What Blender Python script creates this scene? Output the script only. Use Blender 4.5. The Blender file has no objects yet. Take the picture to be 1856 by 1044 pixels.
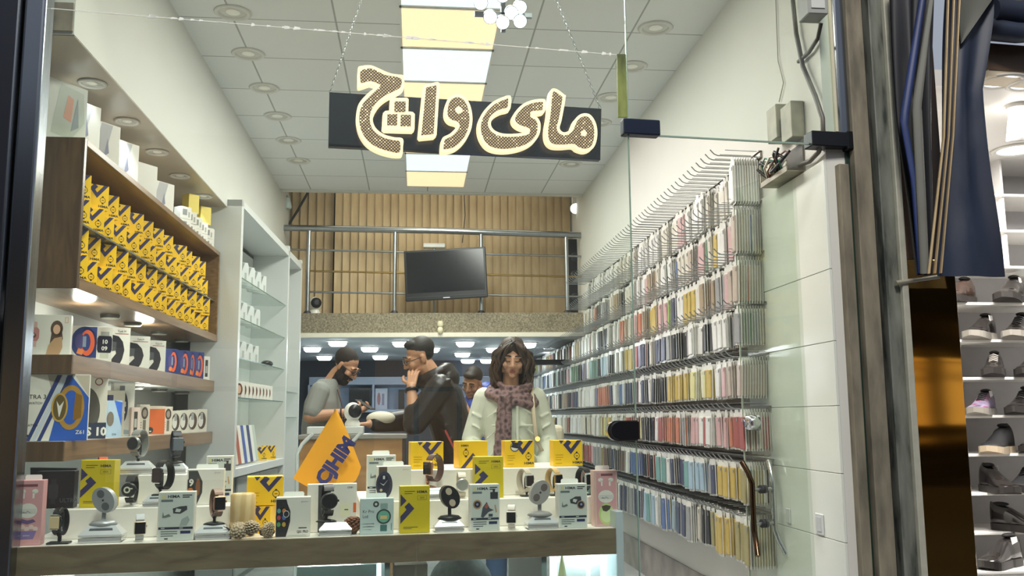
import bpy, bmesh, math, random
from mathutils import Vector, Matrix, noise
V = Vector
C = bpy.context.scene.collection
R = math.radians
rnd = random.Random(7)

# ---------------------------------------------------------------- camera
F = 1680.0; CX, CY = 928.0, 522.0; CZ = 1.2
_y = V(((752 - CX) / F, -(758 - CY) / F, 1.0)).normalized()
_x = V((1.0, 0.008, 0.0)); _x = (_x - _y * _x.dot(_y)).normalized()
def bl(v): return V((v.x, v.y, -v.z))
_x, _y = bl(_x), bl(_y)
_z = _x.cross(_y)
if _z.y < 0: _z = -_z
ROT = Matrix((_x, _y, _z))
CAM = V((0, 0, CZ))
cd = bpy.data.cameras.new('camera'); cam = bpy.data.objects.new('camera', cd); C.objects.link(cam)
cd.sensor_width = 36; cd.sensor_fit = 'HORIZONTAL'; cd.lens = F / 1856 * 36; cd.clip_start = 0.05; cd.clip_end = 200
cam.matrix_world = Matrix.Translation(CAM) @ ROT.to_4x4()
S = bpy.context.scene
S.camera = cam
S.view_settings.view_transform = 'Standard'; S.view_settings.look = 'None'
S.view_settings.gamma = 1; S.view_settings.use_curve_mapping = False
S.view_settings.exposure = 0.08

def ray(px, py): return (ROT @ V(((px - CX) / F, -(py - CY) / F, -1.0)))
def onp(px, py, p0, n):
    d = ray(px, py); n = V(n)
    return CAM + d * ((V(p0) - CAM).dot(n) / d.dot(n))
def at(px, py, Y): return onp(px, py, (0, Y, 0), (0, 1, 0))
def onx(px, py, X): return onp(px, py, (X, 0, 0), (1, 0, 0))
def onz(px, py, Z): return onp(px, py, (0, 0, Z), (0, 0, 1))
FA = math.atan(0.093)                       # the shop front is not quite square to the side walls
FO = V((0, 3.557, 0)); FU = V((math.cos(FA), math.sin(FA), 0)); FN = V((-math.sin(FA), math.cos(FA), 0))
def fac(px, py, off=0.0): return onp(px, py, FO + FN * off, FN)
def fpt(u, off, z): return FO + FU * u + FN * off + V((0, 0, z))
def fu(p): return (p - FO).dot(FU)

# ---------------------------------------------------------------- world and key lights
w = bpy.data.worlds.new('dusk_sky'); S.world = w; w.use_nodes = True
bg = w.node_tree.nodes['Background']; bg.inputs[0].default_value = (0.40, 0.44, 0.52, 1); bg.inputs[1].default_value = 0.8
def area(name, loc, size, power, col, rot=(0, 0, 0), sy=None, spread=None):
    l = bpy.data.lights.new(name, 'AREA'); l.energy = power; l.color = col; l.size = size
    if sy: l.shape = 'RECTANGLE'; l.size_y = sy
    if spread: l.spread = R(spread)
    o = bpy.data.objects.new(name, l); C.objects.link(o); o.location = loc; o.rotation_euler = rot
    return o
def point(name, loc, power, col, rad=0.04):
    l = bpy.data.lights.new(name, 'POINT'); l.energy = power; l.color = col; l.shadow_soft_size = rad
    o = bpy.data.objects.new(name, l); C.objects.link(o); o.location = loc
    return o
def spot(name, loc, power, col, ang=110, rad=0.05, tgt=None):
    l = bpy.data.lights.new(name, 'SPOT'); l.energy = power; l.color = col; l.shadow_soft_size = rad; l.spot_size = R(ang); l.spot_blend = 0.6
    o = bpy.data.objects.new(name, l); C.objects.link(o); o.location = loc
    if tgt is not None: o.rotation_euler = (V(tgt) - V(loc)).to_track_quat('-Z', 'Y').to_euler()
    return o
WARM, COOL, NEUT = (1.0, 0.9, 0.76), (0.86, 0.93, 1.0), (1.0, 0.96, 0.9)

# ---------------------------------------------------------------- materials
MATS = {}
def lin(h):
    h = h.lstrip('#'); o = []
    for i in (0, 2, 4):
        c = int(h[i:i + 2], 16) / 255; o.append(c / 12.92 if c <= 0.04045 else ((c + 0.055) / 1.055) ** 2.4)
    return (*o, 1.0)
def M(hexc, rough=0.5, metal=0.0, emit=0.0, noise_amt=0.06, scale=18.0, bump=0.0, coat=0.0, name=None):
    key = (hexc, rough, metal, emit, noise_amt, scale, bump, coat)
    if key in MATS: return MATS[key]
    m = bpy.data.materials.new(name or 'surface_' + hexc); m.use_nodes = True
    nt = m.node_tree; b = nt.nodes['Principled BSDF']
    c = lin(hexc)
    b.inputs['Base Color'].default_value = c; b.inputs['Roughness'].default_value = rough; b.inputs['Metallic'].default_value = metal
    if coat: b.inputs['Coat Weight'].default_value = coat
    if emit:
        b.inputs['Emission Color'].default_value = c; b.inputs['Emission Strength'].default_value = emit
    if noise_amt and not emit:
        tc = nt.nodes.new('ShaderNodeTexCoord'); n = nt.nodes.new('ShaderNodeTexNoise'); n.inputs['Scale'].default_value = scale
        nt.links.new(tc.outputs['Object'], n.inputs['Vector'])
        mx = nt.nodes.new('ShaderNodeMix'); mx.data_type = 'RGBA'
        mx.inputs[6].default_value = tuple(x * (1 - noise_amt) for x in c[:3]) + (1,)
        mx.inputs[7].default_value = tuple(min(1, x * (1 + noise_amt)) for x in c[:3]) + (1,)
        nt.links.new(n.outputs['Fac'], mx.inputs[0]); nt.links.new(mx.outputs[2], b.inputs['Base Color'])
        if bump:
            bp = nt.nodes.new('ShaderNodeBump'); bp.inputs['Strength'].default_value = bump; bp.inputs['Distance'].default_value = 0.01
            nt.links.new(n.outputs['Fac'], bp.inputs['Height']); nt.links.new(bp.outputs[0], b.inputs['Normal'])
    MATS[key] = m
    return m
def ramp_mat(name, kind, scale, cols, rough=0.5, metal=0.0, stretch=(1, 1, 1), bump=0.0, detail=6, distort=0.0):
    """a noise / wave / voronoi pattern run through a colour ramp"""
    if name in MATS: return MATS[name]
    m = bpy.data.materials.new(name); m.use_nodes = True; nt = m.node_tree; b = nt.nodes['Principled BSDF']
    tc = nt.nodes.new('ShaderNodeTexCoord'); mp = nt.nodes.new('ShaderNodeMapping'); mp.inputs['Scale'].default_value = stretch
    nt.links.new(tc.outputs['Object'], mp.inputs[0])
    if kind == 'noise':
        t = nt.nodes.new('ShaderNodeTexNoise'); t.inputs['Detail'].default_value = detail; out = 'Fac'; t.inputs['Distortion'].default_value = distort
    elif kind == 'wave':
        t = nt.nodes.new('ShaderNodeTexWave'); t.inputs['Distortion'].default_value = distort; t.inputs['Detail'].default_value = detail; out = 'Fac'
    else:
        t = nt.nodes.new('ShaderNodeTexVoronoi'); out = 'Distance'
    t.inputs['Scale'].default_value = scale
    nt.links.new(mp.outputs[0], t.inputs['Vector'])
    r = nt.nodes.new('ShaderNodeValToRGB'); nt.links.new(t.outputs[out], r.inputs[0])
    e = r.color_ramp.elements
    while len(e) < len(cols): e.new(0.5)
    for i, (p, h) in enumerate(cols): e[i].position = p; e[i].color = lin(h)
    nt.links.new(r.outputs[0], b.inputs['Base Color'])
    b.inputs['Roughness'].default_value = rough; b.inputs['Metallic'].default_value = metal
    if bump:
        bp = nt.nodes.new('ShaderNodeBump'); bp.inputs['Strength'].default_value = bump; bp.inputs['Distance'].default_value = 0.005
        nt.links.new(t.outputs[out], bp.inputs['Height']); nt.links.new(bp.outputs[0], b.inputs['Normal'])
    MATS[name] = m
    return m
def glass_mat(name, tint, gloss=0.05, rough=0.0, dirt=0.0):
    """a thin architectural pane: mostly clear, a little mirror, optional film of dust"""
    if name in MATS: return MATS[name]
    m = bpy.data.materials.new(name); m.use_nodes = True; nt = m.node_tree; nt.nodes.remove(nt.nodes['Principled BSDF'])
    out = nt.nodes['Material Output']
    t = nt.nodes.new('ShaderNodeBsdfTransparent'); t.inputs[0].default_value = lin(tint)
    g = nt.nodes.new('ShaderNodeBsdfGlossy'); g.inputs['Roughness'].default_value = rough
    lw = nt.nodes.new('ShaderNodeLayerWeight'); lw.inputs[0].default_value = 0.5
    pw = nt.nodes.new('ShaderNodeMath'); pw.operation = 'POWER'; pw.inputs[1].default_value = 5; nt.links.new(lw.outputs['Facing'], pw.inputs[0])
    fr = nt.nodes.new('ShaderNodeMath'); fr.operation = 'MULTIPLY_ADD'; fr.inputs[1].default_value = 0.7; fr.inputs[2].default_value = gloss * 0.6; nt.links.new(pw.outputs[0], fr.inputs[0])
    mx = nt.nodes.new('ShaderNodeMixShader')
    nt.links.new(fr.outputs[0], mx.inputs[0]); nt.links.new(t.outputs[0], mx.inputs[1]); nt.links.new(g.outputs[0], mx.inputs[2])
    last = mx
    if dirt:
        d = nt.nodes.new('ShaderNodeBsdfDiffuse'); d.inputs[0].default_value = (0.75, 0.8, 0.76, 1)
        n = nt.nodes.new('ShaderNodeTexNoise'); n.inputs['Scale'].default_value = 3; n.inputs['Detail'].default_value = 8
        ml = nt.nodes.new('ShaderNodeMath'); ml.operation = 'MULTIPLY'; ml.inputs[1].default_value = dirt
        nt.links.new(n.outputs['Fac'], ml.inputs[0])
        m2 = nt.nodes.new('ShaderNodeMixShader'); nt.links.new(ml.outputs[0], m2.inputs[0])
        nt.links.new(mx.outputs[0], m2.inputs[1]); nt.links.new(d.outputs[0], m2.inputs[2]); last = m2
    nt.links.new(last.outputs[0], out.inputs[0])
    MATS[name] = m
    return m

# ---------------------------------------------------------------- mesh helpers
I4 = Matrix.Identity(4)
def T(x, y=None, z=None): return Matrix.Translation(x if y is None else (x, y, z))
def RX(a): return Matrix.Rotation(R(a), 4, 'X')
def RY(a): return Matrix.Rotation(R(a), 4, 'Y')
def RZ(a): return Matrix.Rotation(R(a), 4, 'Z')
_boxcache = {}
def boxgeo(sx, sy, sz, bev, seg):
    k = (round(sx, 5), round(sy, 5), round(sz, 5), bev, seg)
    if k not in _boxcache:
        bm = bmesh.new(); bmesh.ops.create_cube(bm, size=1)
        for v in bm.verts: v.co = V((v.co.x * sx, v.co.y * sy, v.co.z * sz))
        if bev: bmesh.ops.bevel(bm, geom=bm.edges[:], offset=min(bev, 0.49 * min(sx, sy, sz)), segments=seg, profile=0.5, affect='EDGES')
        _boxcache[k] = ([v.co.copy() for v in bm.verts], [[v.index for v in f.verts] for f in bm.faces]); bm.free()
    return _boxcache[k]
_txt = {}
def textgeo(s, size, align='CENTER', bold=0.0):
    k = (s, align, bold)
    if k not in _txt:
        cu = bpy.data.curves.new('lettering', 'FONT'); cu.body = s; cu.align_x = align; cu.size = 1; cu.offset = bold; cu.resolution_u = 2
        o = bpy.data.objects.new('lettering', cu); C.objects.link(o)
        dg = bpy.context.evaluated_depsgraph_get(); me = o.evaluated_get(dg).to_mesh()
        _txt[k] = ([v.co.copy() for v in me.vertices], [list(p.vertices) for p in me.polygons])
        o.evaluated_get(dg).to_mesh_clear(); bpy.data.objects.remove(o); bpy.data.curves.remove(cu)
    vs, fs = _txt[k]
    return [V((v.x * size, 0, v.y * size)) for v in vs], fs
class MB:
    def __init__(s): s.v = []; s.f = []; s.m = []; s.mats = []; s.sm = []
    def mi(s, m):
        if m not in s.mats: s.mats.append(m)
        return s.mats.index(m)
    def add(s, vs, fs, m, X=I4, smooth=False):
        b = len(s.v); i = s.mi(m)
        s.v.extend(X @ V(v) for v in vs)
        for f in fs: s.f.append([b + j for j in f]); s.m.append(i); s.sm.append(smooth)
        return s
    def box(s, c, d, m, X=I4, bev=0.0, seg=1):
        vs, fs = boxgeo(d[0], d[1], d[2], bev, seg)
        return s.add(vs, fs, m, X @ T(V(c)))
    def span(s, a, b, m, X=I4, bev=0.0, seg=1):
        return s.box([(a[i] + b[i]) / 2 for i in range(3)], [abs(b[i] - a[i]) for i in range(3)], m, X, bev, seg)
    def poly(s, pts, m, X=I4): return s.add(pts, [list(range(len(pts)))], m, X)
    def prism(s, p2, y0, y1, m, X=I4, smooth=False, cap=True):
        """2-D outline in (x, z), counter-clockwise seen from -Y, drawn out from y0 (front) to y1"""
        n = len(p2)
        vs = [(x, y0, z) for x, z in p2] + [(x, y1, z) for x, z in p2]
        s.add(vs, [[i, i + n, (i + 1) % n + n, (i + 1) % n] for i in range(n)], m, X, smooth)
        if cap: s.add(vs, [list(range(n)), list(range(2 * n - 1, n - 1, -1))], m, X)
        return s
    def tube(s, pts, r, m, X=I4, n=8, closed=False, flat=1.0, up=None):
        pts = [V(p) for p in pts]; k = len(pts); vs = []; fs = []
        rr = r if isinstance(r, (list, tuple)) else [r] * k
        prev = None
        for i, p in enumerate(pts):
            a = pts[(i - 1) % k] if (closed or i > 0) else p; b = pts[(i + 1) % k] if (closed or i < k - 1) else p
            t = (b - a).normalized()
            if up is not None: nrm = V(up) - t * V(up).dot(t)
            elif prev is None: nrm = t.orthogonal()
            else: nrm = prev - t * prev.dot(t)
            nrm.normalize(); prev = nrm; bi = t.cross(nrm)
            for j in range(n):
                q = 2 * math.pi * j / n
                vs.append(p + (nrm * math.cos(q) + bi * math.sin(q) * flat) * rr[i])
        for i in range(k if closed else k - 1):
            for j in range(n):
                a0, a1 = i * n, ((i + 1) % k) * n
                fs.append([a0 + j, a0 + (j + 1) % n, a1 + (j + 1) % n, a1 + j])
        s.add(vs, fs, m, X, True)
        if not closed: s.add(vs, [list(range(n - 1, -1, -1)), list(range((k - 1) * n, k * n))], m, X)
        return s
    def lathe(s, prof, m, X=I4, n=24, smooth=True, sx=1.0, sy=1.0):
        vs = []; fs = []; k = len(prof)
        for r, z in prof:
            for j in range(n):
                q = 2 * math.pi * j / n; vs.append((r * math.cos(q) * sx, r * math.sin(q) * sy, z))
        for i in range(k - 1):
            for j in range(n): fs.append([i * n + j, i * n + (j + 1) % n, (i + 1) * n + (j + 1) % n, (i + 1) * n + j])
        s.add(vs, fs, m, X, smooth)
        return s.add(vs, [list(range(n - 1, -1, -1)), list(range((k - 1) * n, k * n))], m, X)
    def ell(s, c, r, m, X=I4, n=12):
        prof = [(max(1e-4, math.sin(math.pi * i / n)), -math.cos(math.pi * i / n)) for i in range(n + 1)]
        return s.lathe(prof, m, X @ T(V(c)) @ Matrix.Diagonal((r[0], r[1], r[2], 1)), n=n * 2)
    def disc(s, c, r, m, X=I4, n=24, r2=0.0, ry=None):
        ry = ry or r; k = (r2 / r) if r2 else 0
        out = [(c[0] + r * math.cos(2 * math.pi * j / n), c[1], c[2] + ry * math.sin(2 * math.pi * j / n)) for j in range(n)]
        if not r2: return s.poly(out, m, X)
        inn = [(c[0] + k * r * math.cos(2 * math.pi * j / n), c[1], c[2] + k * ry * math.sin(2 * math.pi * j / n)) for j in range(n)]
        return s.add(out + inn, [[j, (j + 1) % n, n + (j + 1) % n, n + j] for j in range(n)], m, X)
    def text(s, st, size, m, X=I4, align='CENTER', bold=0.0):
        vs, fs = textgeo(st, size, align, bold); return s.add(vs, fs, m, X)
    def loft(s, rings, m, X=I4, smooth=True, caps=True):
        n = len(rings[0]); vs = [p for r in rings for p in r]; fs = []
        for i in range(len(rings) - 1):
            for j in range(n): fs.append([i * n + j, i * n + (j + 1) % n, (i + 1) * n + (j + 1) % n, (i + 1) * n + j])
        s.add(vs, fs, m, X, smooth)
        if caps: s.add(vs, [list(range(n - 1, -1, -1)), list(range((len(rings) - 1) * n, len(rings) * n))], m, X)
        return s
    def mesh(s, name):
        me = bpy.data.meshes.new(name); me.from_pydata([tuple(v) for v in s.v], [], s.f)
        for m in s.mats: me.materials.append(m)
        me.polygons.foreach_set('material_index', s.m); me.polygons.foreach_set('use_smooth', s.sm)
        me.update(); return me
    def build(s, name, parent=None, X=None):
        o = bpy.data.objects.new(name, s.mesh(name)); C.objects.link(o)
        if parent is not None: o.parent = parent
        if X is not None: o.matrix_world = X
        return o
def tag(o, label, cat, group=None, kind=None):
    o['label'] = label; o['category'] = cat
    if group: o['group'] = group
    if kind: o['kind'] = kind
    return o
def thing(name, label, cat, X=I4, group=None):
    o = bpy.data.objects.new(name, None); C.objects.link(o); o.matrix_world = X; o.empty_display_size = 0.05
    return tag(o, label, cat, group)
def struct(name, mb, label=None, parent=None):
    o = mb.build(name, parent)
    if parent is None: o['kind'] = 'structure'; o['category'] = name.split('_')[0]; o['label'] = label
    elif label: o['label'] = label
    return o
def dup(root, X, label, group=None):
    r = root.copy(); C.objects.link(r); r.matrix_world = X; r['label'] = label
    if group: r['group'] = group
    for ch in root.children:
        c = ch.copy(); C.objects.link(c); c.parent = r; c.matrix_parent_inverse = ch.matrix_parent_inverse; c.matrix_basis = ch.matrix_basis
        for g in ch.children:
            d = g.copy(); C.objects.link(d); d.parent = c; d.matrix_basis = g.matrix_basis
    return r
ORD = ['first', 'second', 'third', 'fourth', 'fifth', 'sixth', 'seventh', 'eighth', 'ninth', 'tenth', 'eleventh', 'twelfth', 'thirteenth', 'fourteenth', 'fifteenth', 'sixteenth', 'seventeenth', 'eighteenth', 'nineteenth']
def nth(i):
    if i < 19: return ORD[i]
    t = ['twent', 'thirt', 'fort', 'fift'][(i + 1) // 10 - 2]; u = (i + 1) % 10
    return t + 'ieth' if u == 0 else t + 'y-' + ORD[u - 1]
# ---------------------------------------------------------------- room shell
XL, XR, ZC, ZO = -1.395, 1.765, CZ + 2.35, -0.15
YN, YB = 3.45, 14.3                       # near and far ends of the shop
YM0, YMS = 9.72, -0.055                   # balcony front: y = YM0 + YMS * x
def mez(px, py, off=0.0): return onp(px, py, (0, YM0 + off, 0), (-YMS, 1, 0))
WHITE = M('d6d5cd', 0.75, noise_amt=0.03, scale=3, name='wall_paint')
GREY = M('b9bbb6', 0.7, noise_amt=0.03, scale=4, name='niche_paint')
BRIGHT = M('eceae2', 0.4, noise_amt=0.02, name='white_laminate')
CHROME = M('d5d6d8', 0.18, 1.0, noise_amt=0.02, name='polished_steel')
STEEL = M('a9adb0', 0.32, 1.0, noise_amt=0.05, name='brushed_steel')
BLACK = M('17181b', 0.35, name='black_plastic')
DARK = M('2b2c30', 0.5, name='dark_plastic')
WOOD = ramp_mat('brown_laminate', 'noise', 3.0, [(0.3, '6f5741'), (0.5, '83684d'), (0.7, '937556')], rough=0.28, stretch=(6, 0.6, 12), distort=1.0)
WOODD = ramp_mat('dark_brown_laminate', 'noise', 3.0, [(0.3, '4c3c30'), (0.6, '65503d'), (0.8, '745d45')], rough=0.25, stretch=(8, 8, 1), distort=1.0)
struct('floor', MB().span((-2.2, 3.2, -0.2), (3.0, YB, 0), ramp_mat('stone_floor', 'noise', 2.5, [(0.3, '8d8f8f'), (0.7, 'b3b4b1')], rough=0.25)), 'pale polished stone floor of the shop')
def ceil_mat():
    m = bpy.data.materials.new('ceiling_tiles'); m.use_nodes = True; nt = m.node_tree; b = nt.nodes['Principled BSDF']
    tc = nt.nodes.new('ShaderNodeTexCoord'); br = nt.nodes.new('ShaderNodeTexBrick'); mp = nt.nodes.new('ShaderNodeMapping')
    mp.inputs['Location'].default_value = (-0.115, 0.05, 0)
    br.offset = 0; br.inputs['Scale'].default_value = 1; br.inputs['Mortar Size'].default_value = 0.006; br.inputs['Brick Width'].default_value = 0.6; br.inputs['Row Height'].default_value = 0.6
    br.inputs['Color1'].default_value = lin('e6e8e6'); br.inputs['Color2'].default_value = lin('e0e3e2'); br.inputs['Mortar'].default_value = lin('a3a5a0')
    nt.links.new(tc.outputs['Object'], mp.inputs[0]); nt.links.new(mp.outputs[0], br.inputs['Vector']); nt.links.new(br.outputs[0], b.inputs['Base Color'])
    b.inputs['Roughness'].default_value = 0.8
    return m
struct('ceiling', MB().span((XL, 3.3, ZC), (XR, 9.5, ZC + 0.1), ceil_mat()), 'white square-tiled false ceiling above the shop')
# left side: furred-out upper wall with a soffit, deep niche below it
PANEL_Y = 6.9                            # where the niche ends and the white shelf unit begins
SZ = onx(134, 62, XL).z                   # underside of the soffit
SY = onx(134, 62, XL).y
NX = -1.78
b = MB().span((NX - 0.1, SY, SZ), (XL, 11.2, ZC + 0.1), WHITE)
b.span((NX - 0.1, SY - 0.012, SZ + 0.01), (XL - 0.004, SY, SZ + 0.13), ramp_mat('bare_beam_end', 'noise', 9, [(0.3, '6a6152'), (0.7, '9c8f78')], rough=0.6))
struct('wall_left', b, 'white plastered upper left wall over the display niche')
struct('wall_niche', MB().span((NX - 0.1, 3.3, -0.1), (NX, PANEL_Y + 3.3, SZ), GREY), 'grey back wall of the display niche')
struct('wall_balcony', MB().span((NX, PANEL_Y + 2.9, -0.1), (XL - 0.02, 11.2, 3.95), WHITE), 'white wall beside the balcony opening')
struct('trim_9', MB().span((NX, SY + 0.01, SZ - 0.004), (XL - 0.002, PANEL_Y, SZ - 0.0005), M('b5a893', 0.35, noise_amt=0.12, scale=5)), 'brownish underside of the soffit over the niche')
# right wall, plain above and tiled next to the door
struct('wall_right', MB().span((XR, 3.74, -0.1), (XR + 0.1, YB, 3.95), WHITE), 'white right wall that carries the phone case hooks')
TILE = M('dfe3d9', 0.12, noise_amt=0.02, scale=2, name='glossy_wall_tile')
tb = MB(); zt = [0.0] + [onx(1400, y, XR).z for y in (945, 842, 739, 639, 526, 350)]
for z0, z1 in zip(zt, zt[1:]): tb.span((XR - 0.012, 3.74, z0 + 0.0012), (XR, 4.76, z1 - 0.0012), TILE, bev=0.0015)
struct('trim_1', tb, 'white glossy wall tiles beside the glass door')
struct('baseboard_right', MB().span((XR - 0.015, 4.76, 0), (XR, YB, 0.235), ramp_mat('grey_stone', 'noise', 7, [(0.3, '6b675f'), (0.7, '8d887d')], rough=0.4)), 'grey stone skirting under the phone case rows')
for i, (px, py) in enumerate(((1487, 950), (1470, 935))):
    p = onx(px - 40 * i, py, XR - 0.012); b = MB().span((-0.006, -0.04 + 0.015 * i, -0.045 + 0.01 * i), (0, 0.04 - 0.015 * i, 0.045 - 0.01 * i), M('c9ccca', 0.3), bev=0.003)
    if i == 0: b.box((-0.007, 0, 0), (0.004, 0.04, 0.06), M('bfc3c3', 0.3))
    o = b.build('wall_socket', X=T(p)); tag(o, ('larger' if i == 0 else 'smaller') + ' flat grey wall box low on the white tiles by the door', 'socket')
# balcony: slab, trim, blinds room behind it
SLABT = ramp_mat('pebbled_render', 'noise', 60, [(0.3, '6d6552'), (0.5, '8f8570'), (0.7, 'aaa08a')], rough=0.9, bump=0.6)
z0, z1 = mez(800, 603).z, mez(800, 567).z
def mspan(mb, xa, xb, ya, yb, za, zb, m):
    pts = [(x, YM0 + YMS * x + y, z) for z in (za, zb) for x, y in ((xa, ya), (xb, ya), (xb, yb), (xa, yb))]
    return mb.add(pts, [[3, 2, 1, 0], [4, 5, 6, 7], [0, 1, 5, 4], [1, 2, 6, 5], [2, 3, 7, 6], [3, 0, 4, 7]], m)
struct('wall_balcony_slab', mspan(MB(), NX, XR, 0, 1.2, z0, z1, SLABT), 'rough pebbled front edge of the balcony slab')
struct('trim_2', mspan(MB(), NX, XR, -0.02, 0.06, z0 - 0.045, z0, M('f0ead8', 0.5)), 'cream strip along the underside of the balcony edge')
struct('wall_loft', MB().span((NX, 11.15, z0), (XR + 0.1, 11.25, 3.95), M('3a3f4a', 0.8)), 'dark wall behind the balcony blinds')
struct('trim_3', MB().span((XL, 9.5, ZC - 0.02), (XR, 9.56, 3.95), WHITE), 'white edge strip where the ceiling ends over the balcony')
# room under the balcony
UC = M('a8b0b6', 0.6, noise_amt=0.04, scale=2)
struct('ceiling_rear', MB().span((-2.4, 10.1, z0 - 0.01), (XR + 0.1, YB, z0 + 0.05), UC), 'grey-blue low ceiling of the room under the balcony')
struct('wall_back', MB().span((-2.4, YB, -0.1), (XR + 0.1, YB + 0.1, z1), M('3b424e', 0.6)), 'dark blue-grey back wall under the balcony')
struct('wall_rear_left', MB().span((-2.5, 10.0, -0.1), (-2.4, YB, z1), M('6a717b', 0.7)), 'grey side wall of the rear room')
# loft ceiling and roof so that daylight stays out
struct('ceiling_loft', MB().span((-2.4, 9.5, 3.86), (XR + 0.1, 11.3, 3.96), M('8b8578', 0.8)), 'dim ceiling of the balcony loft')

# ---------------------------------------------------------------- ceiling lights
edges = [onz(807, y, ZC).y for y in (338, 308)]
PITCH = 0.6; y1 = edges[0]
px0 = onz(727, 100, ZC).x; px1 = onz(893, 100, ZC).x
for i in range(9):
    ya, yb = y1 - PITCH * (i + 1) + 0.008, y1 - PITCH * i - 0.008
    if yb < 3.7: break
    warm = (i % 2 == 0)
    t = thing('ceiling_panel_light', ('warm' if warm else 'cool') + ' white square light panel, ' + nth(i) + ' from the balcony', 'light', T((px0 + px1) / 2, (ya + yb) / 2, ZC), 'ceiling light panels')
    area('panel_lamp', ((px0 + px1) / 2, (ya + yb) / 2, ZC - 0.012), 0.54, 19, WARM if warm else COOL)
    h = (yb - ya) / 2; wd = (px1 - px0) / 2
    b = MB()
    for sx, sy, lx, ly in ((0, -1, wd, 0.006), (0, 1, wd, 0.006), (-1, 0, 0.006, h), (1, 0, 0.006, h)): b.box((sx * (wd - 0.006), sy * (h - 0.006), -0.004), (lx * 2, ly * 2, 0.008), BRIGHT)
    b.build('frame', t)
    MB().box((0, 0, -0.003), (wd * 2 - 0.02, h * 2 - 0.02, 0.005), M('ffdcb2' if warm else 'dff0ff', 0.5, emit=1.02 if warm else 1.05)).build('diffuser', t)
t = None
def downlight(label, X, group, r=0.085, emit=None, lampcol='f4f6ff', drop=0.006):
    t = thing('downlight', label, 'light', X, group)
    MB().lathe([(r, 0), (r + 0.003, -0.004), (r * 0.92, -0.012), (r * 0.78, -0.008), (r * 0.74, 0.0)], M('d6d4cc', 0.4), n=28).build('trim_ring', t)
    if emit: MB().lathe([(r * 0.78, -0.001), (r * 0.78, -drop * 0.6), (r * 0.6, -drop)], M(lampcol, 0.5, emit=emit), n=24).build('lens', t)
    else:
        MB().lathe([(r * 0.74, -0.001), (r * 0.6, -0.0005)], M('c3c1b8', 0.25), n=24).build('reflector', t)
        MB().ell((0, 0, -0.002), (r * 0.42, r * 0.42, 0.007), M('f1efe6', 0.2)).build('bulb', t)
    return t
first = None
for sx, pts in (('left', [(422, 22), (450, 97), (479, 159), (503, 210), (523, 254), (541, 291)]), ('right', [(1188, 50), (1145, 120), (1107, 176), (1085, 222), (1060, 262), (1035, 297)])):
    for i, (px, py) in enumerate(pts):
        p = onz(px, py, ZC); lab = 'unlit round ceiling downlight, ' + nth(i) + ' from the street in the ' + sx + ' row'
        if first is None: first = downlight(lab, T(p), 'ceiling downlights', 0.105)
        else: dup(first, T(p), lab, 'ceiling downlights')
sf = None
for i, (px, py) in enumerate([(167, 150), (230, 219), (285, 275), (326, 318), (368, 355)]):
    p = onz(px, py, SZ - 0.005)
    lab = 'small round spotlight under the wall soffit, ' + nth(i) + ' from the street'
    if sf is None: sf = downlight(lab, T(p), 'soffit spotlights', 0.062)
    else: dup(sf, T(p), lab, 'soffit spotlights')
    spot('soffit_lamp', p + V((-0.03, 0, -0.02)), 16 if i in (1, 2) else 7, COOL, 95, 0.03, p + V((-0.06, 0, -1)))
rl = None
for i, (px, py) in enumerate(sorted([(566, 629), (612, 618), (588, 645), (670, 629), (728, 619), (689, 644), (782, 630), (843, 619), (838, 639), (846, 653), (877, 656), (896, 630), (956, 621), (1000, 630), (760, 645)])):
    p = onz(px, py, z0 - 0.01)
    p.y = min(p.y, YB - 0.3); 
    lab = 'glowing white downlight under the balcony, ' + nth(i) + ' of fifteen from the left'
    if rl is None: rl = downlight(lab, T(p), 'balcony underside downlights', 0.13, 9, drop=0.06)
    else: dup(rl, T(p), lab, 'balcony underside downlights')
for px, x in ((0, -0.7), (1, 0.9)):
    area('rear_room_lamp', (x, 11.3, z0 - 0.05), 0.5, 45, COOL)
# ---------------------------------------------------------------- balcony furniture
FX = Matrix((( FU.x, FN.x, 0, FO.x), (FU.y, FN.y, 0, FO.y), (0, 0, 1, 0), (0, 0, 0, 1)))     # facade frame: (u, inward, z)
def fl(px, py, off=0.0):
    p = fac(px, py, off); return (fu(p), p.z)
MA = math.degrees(math.atan(YMS))
BL = ramp_mat('fabric_slats', 'noise', 12, [(0.3, 'c2a882'), (0.7, 'd4bd98')], rough=0.85, stretch=(1, 1, 0.3))
BLS = M('8f7650', 0.9, name='slat_shadow_cord')
def blind(label, pa, pb):
    xa, xb = mez(pa, 460, 0.5).x, mez(pb, 460, 0.5).x
    t = thing('vertical_blind', label, 'blind', T((xa + xb) / 2, YM0 + 0.5 + YMS * (xa + xb) / 2, z1), 'vertical blinds behind the railing')
    n = max(2, round((xb - xa) / 0.088)); st = (xb - xa) / n; b = MB(); h = 3.8 - z1
    for i in range(n): b.box((0, 0, 0), (st * 1.12, 0.002, h), BL, T(-(xb - xa) / 2 + st * (i + 0.5), 0, h / 2) @ RZ(22 + rnd.uniform(-4, 4)))
    b.build('slats', t)
    MB().box((0, 0, h + 0.005), (xb - xa, 0.04, 0.03), BRIGHT).build('head_rail', t)
blind('narrow tan vertical blind by the white wall, parted from the wide one', 514, 603)
area('loft_fill', (0.2, 9.72, 3.78), 2.4, 5, WARM, (R(35), 0, 0), 0.12)  # hidden fill added behind the ceiling edge to brighten the blinds
blind('wide tan vertical blind behind the television and railing', 608, 1036)
t = thing('balcony_railing', 'steel railing of a thick handrail and thin bars along the balcony edge', 'railing', T(0, YM0, z1))
def mz(px, py, off=0.06): return mez(px, py, off) - V((0, YM0, z1))
MB().tube([mz(511, 413), mz(790, 418), mz(1068, 427)], 0.034, STEEL, n=14).build('handrail', t)
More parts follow.
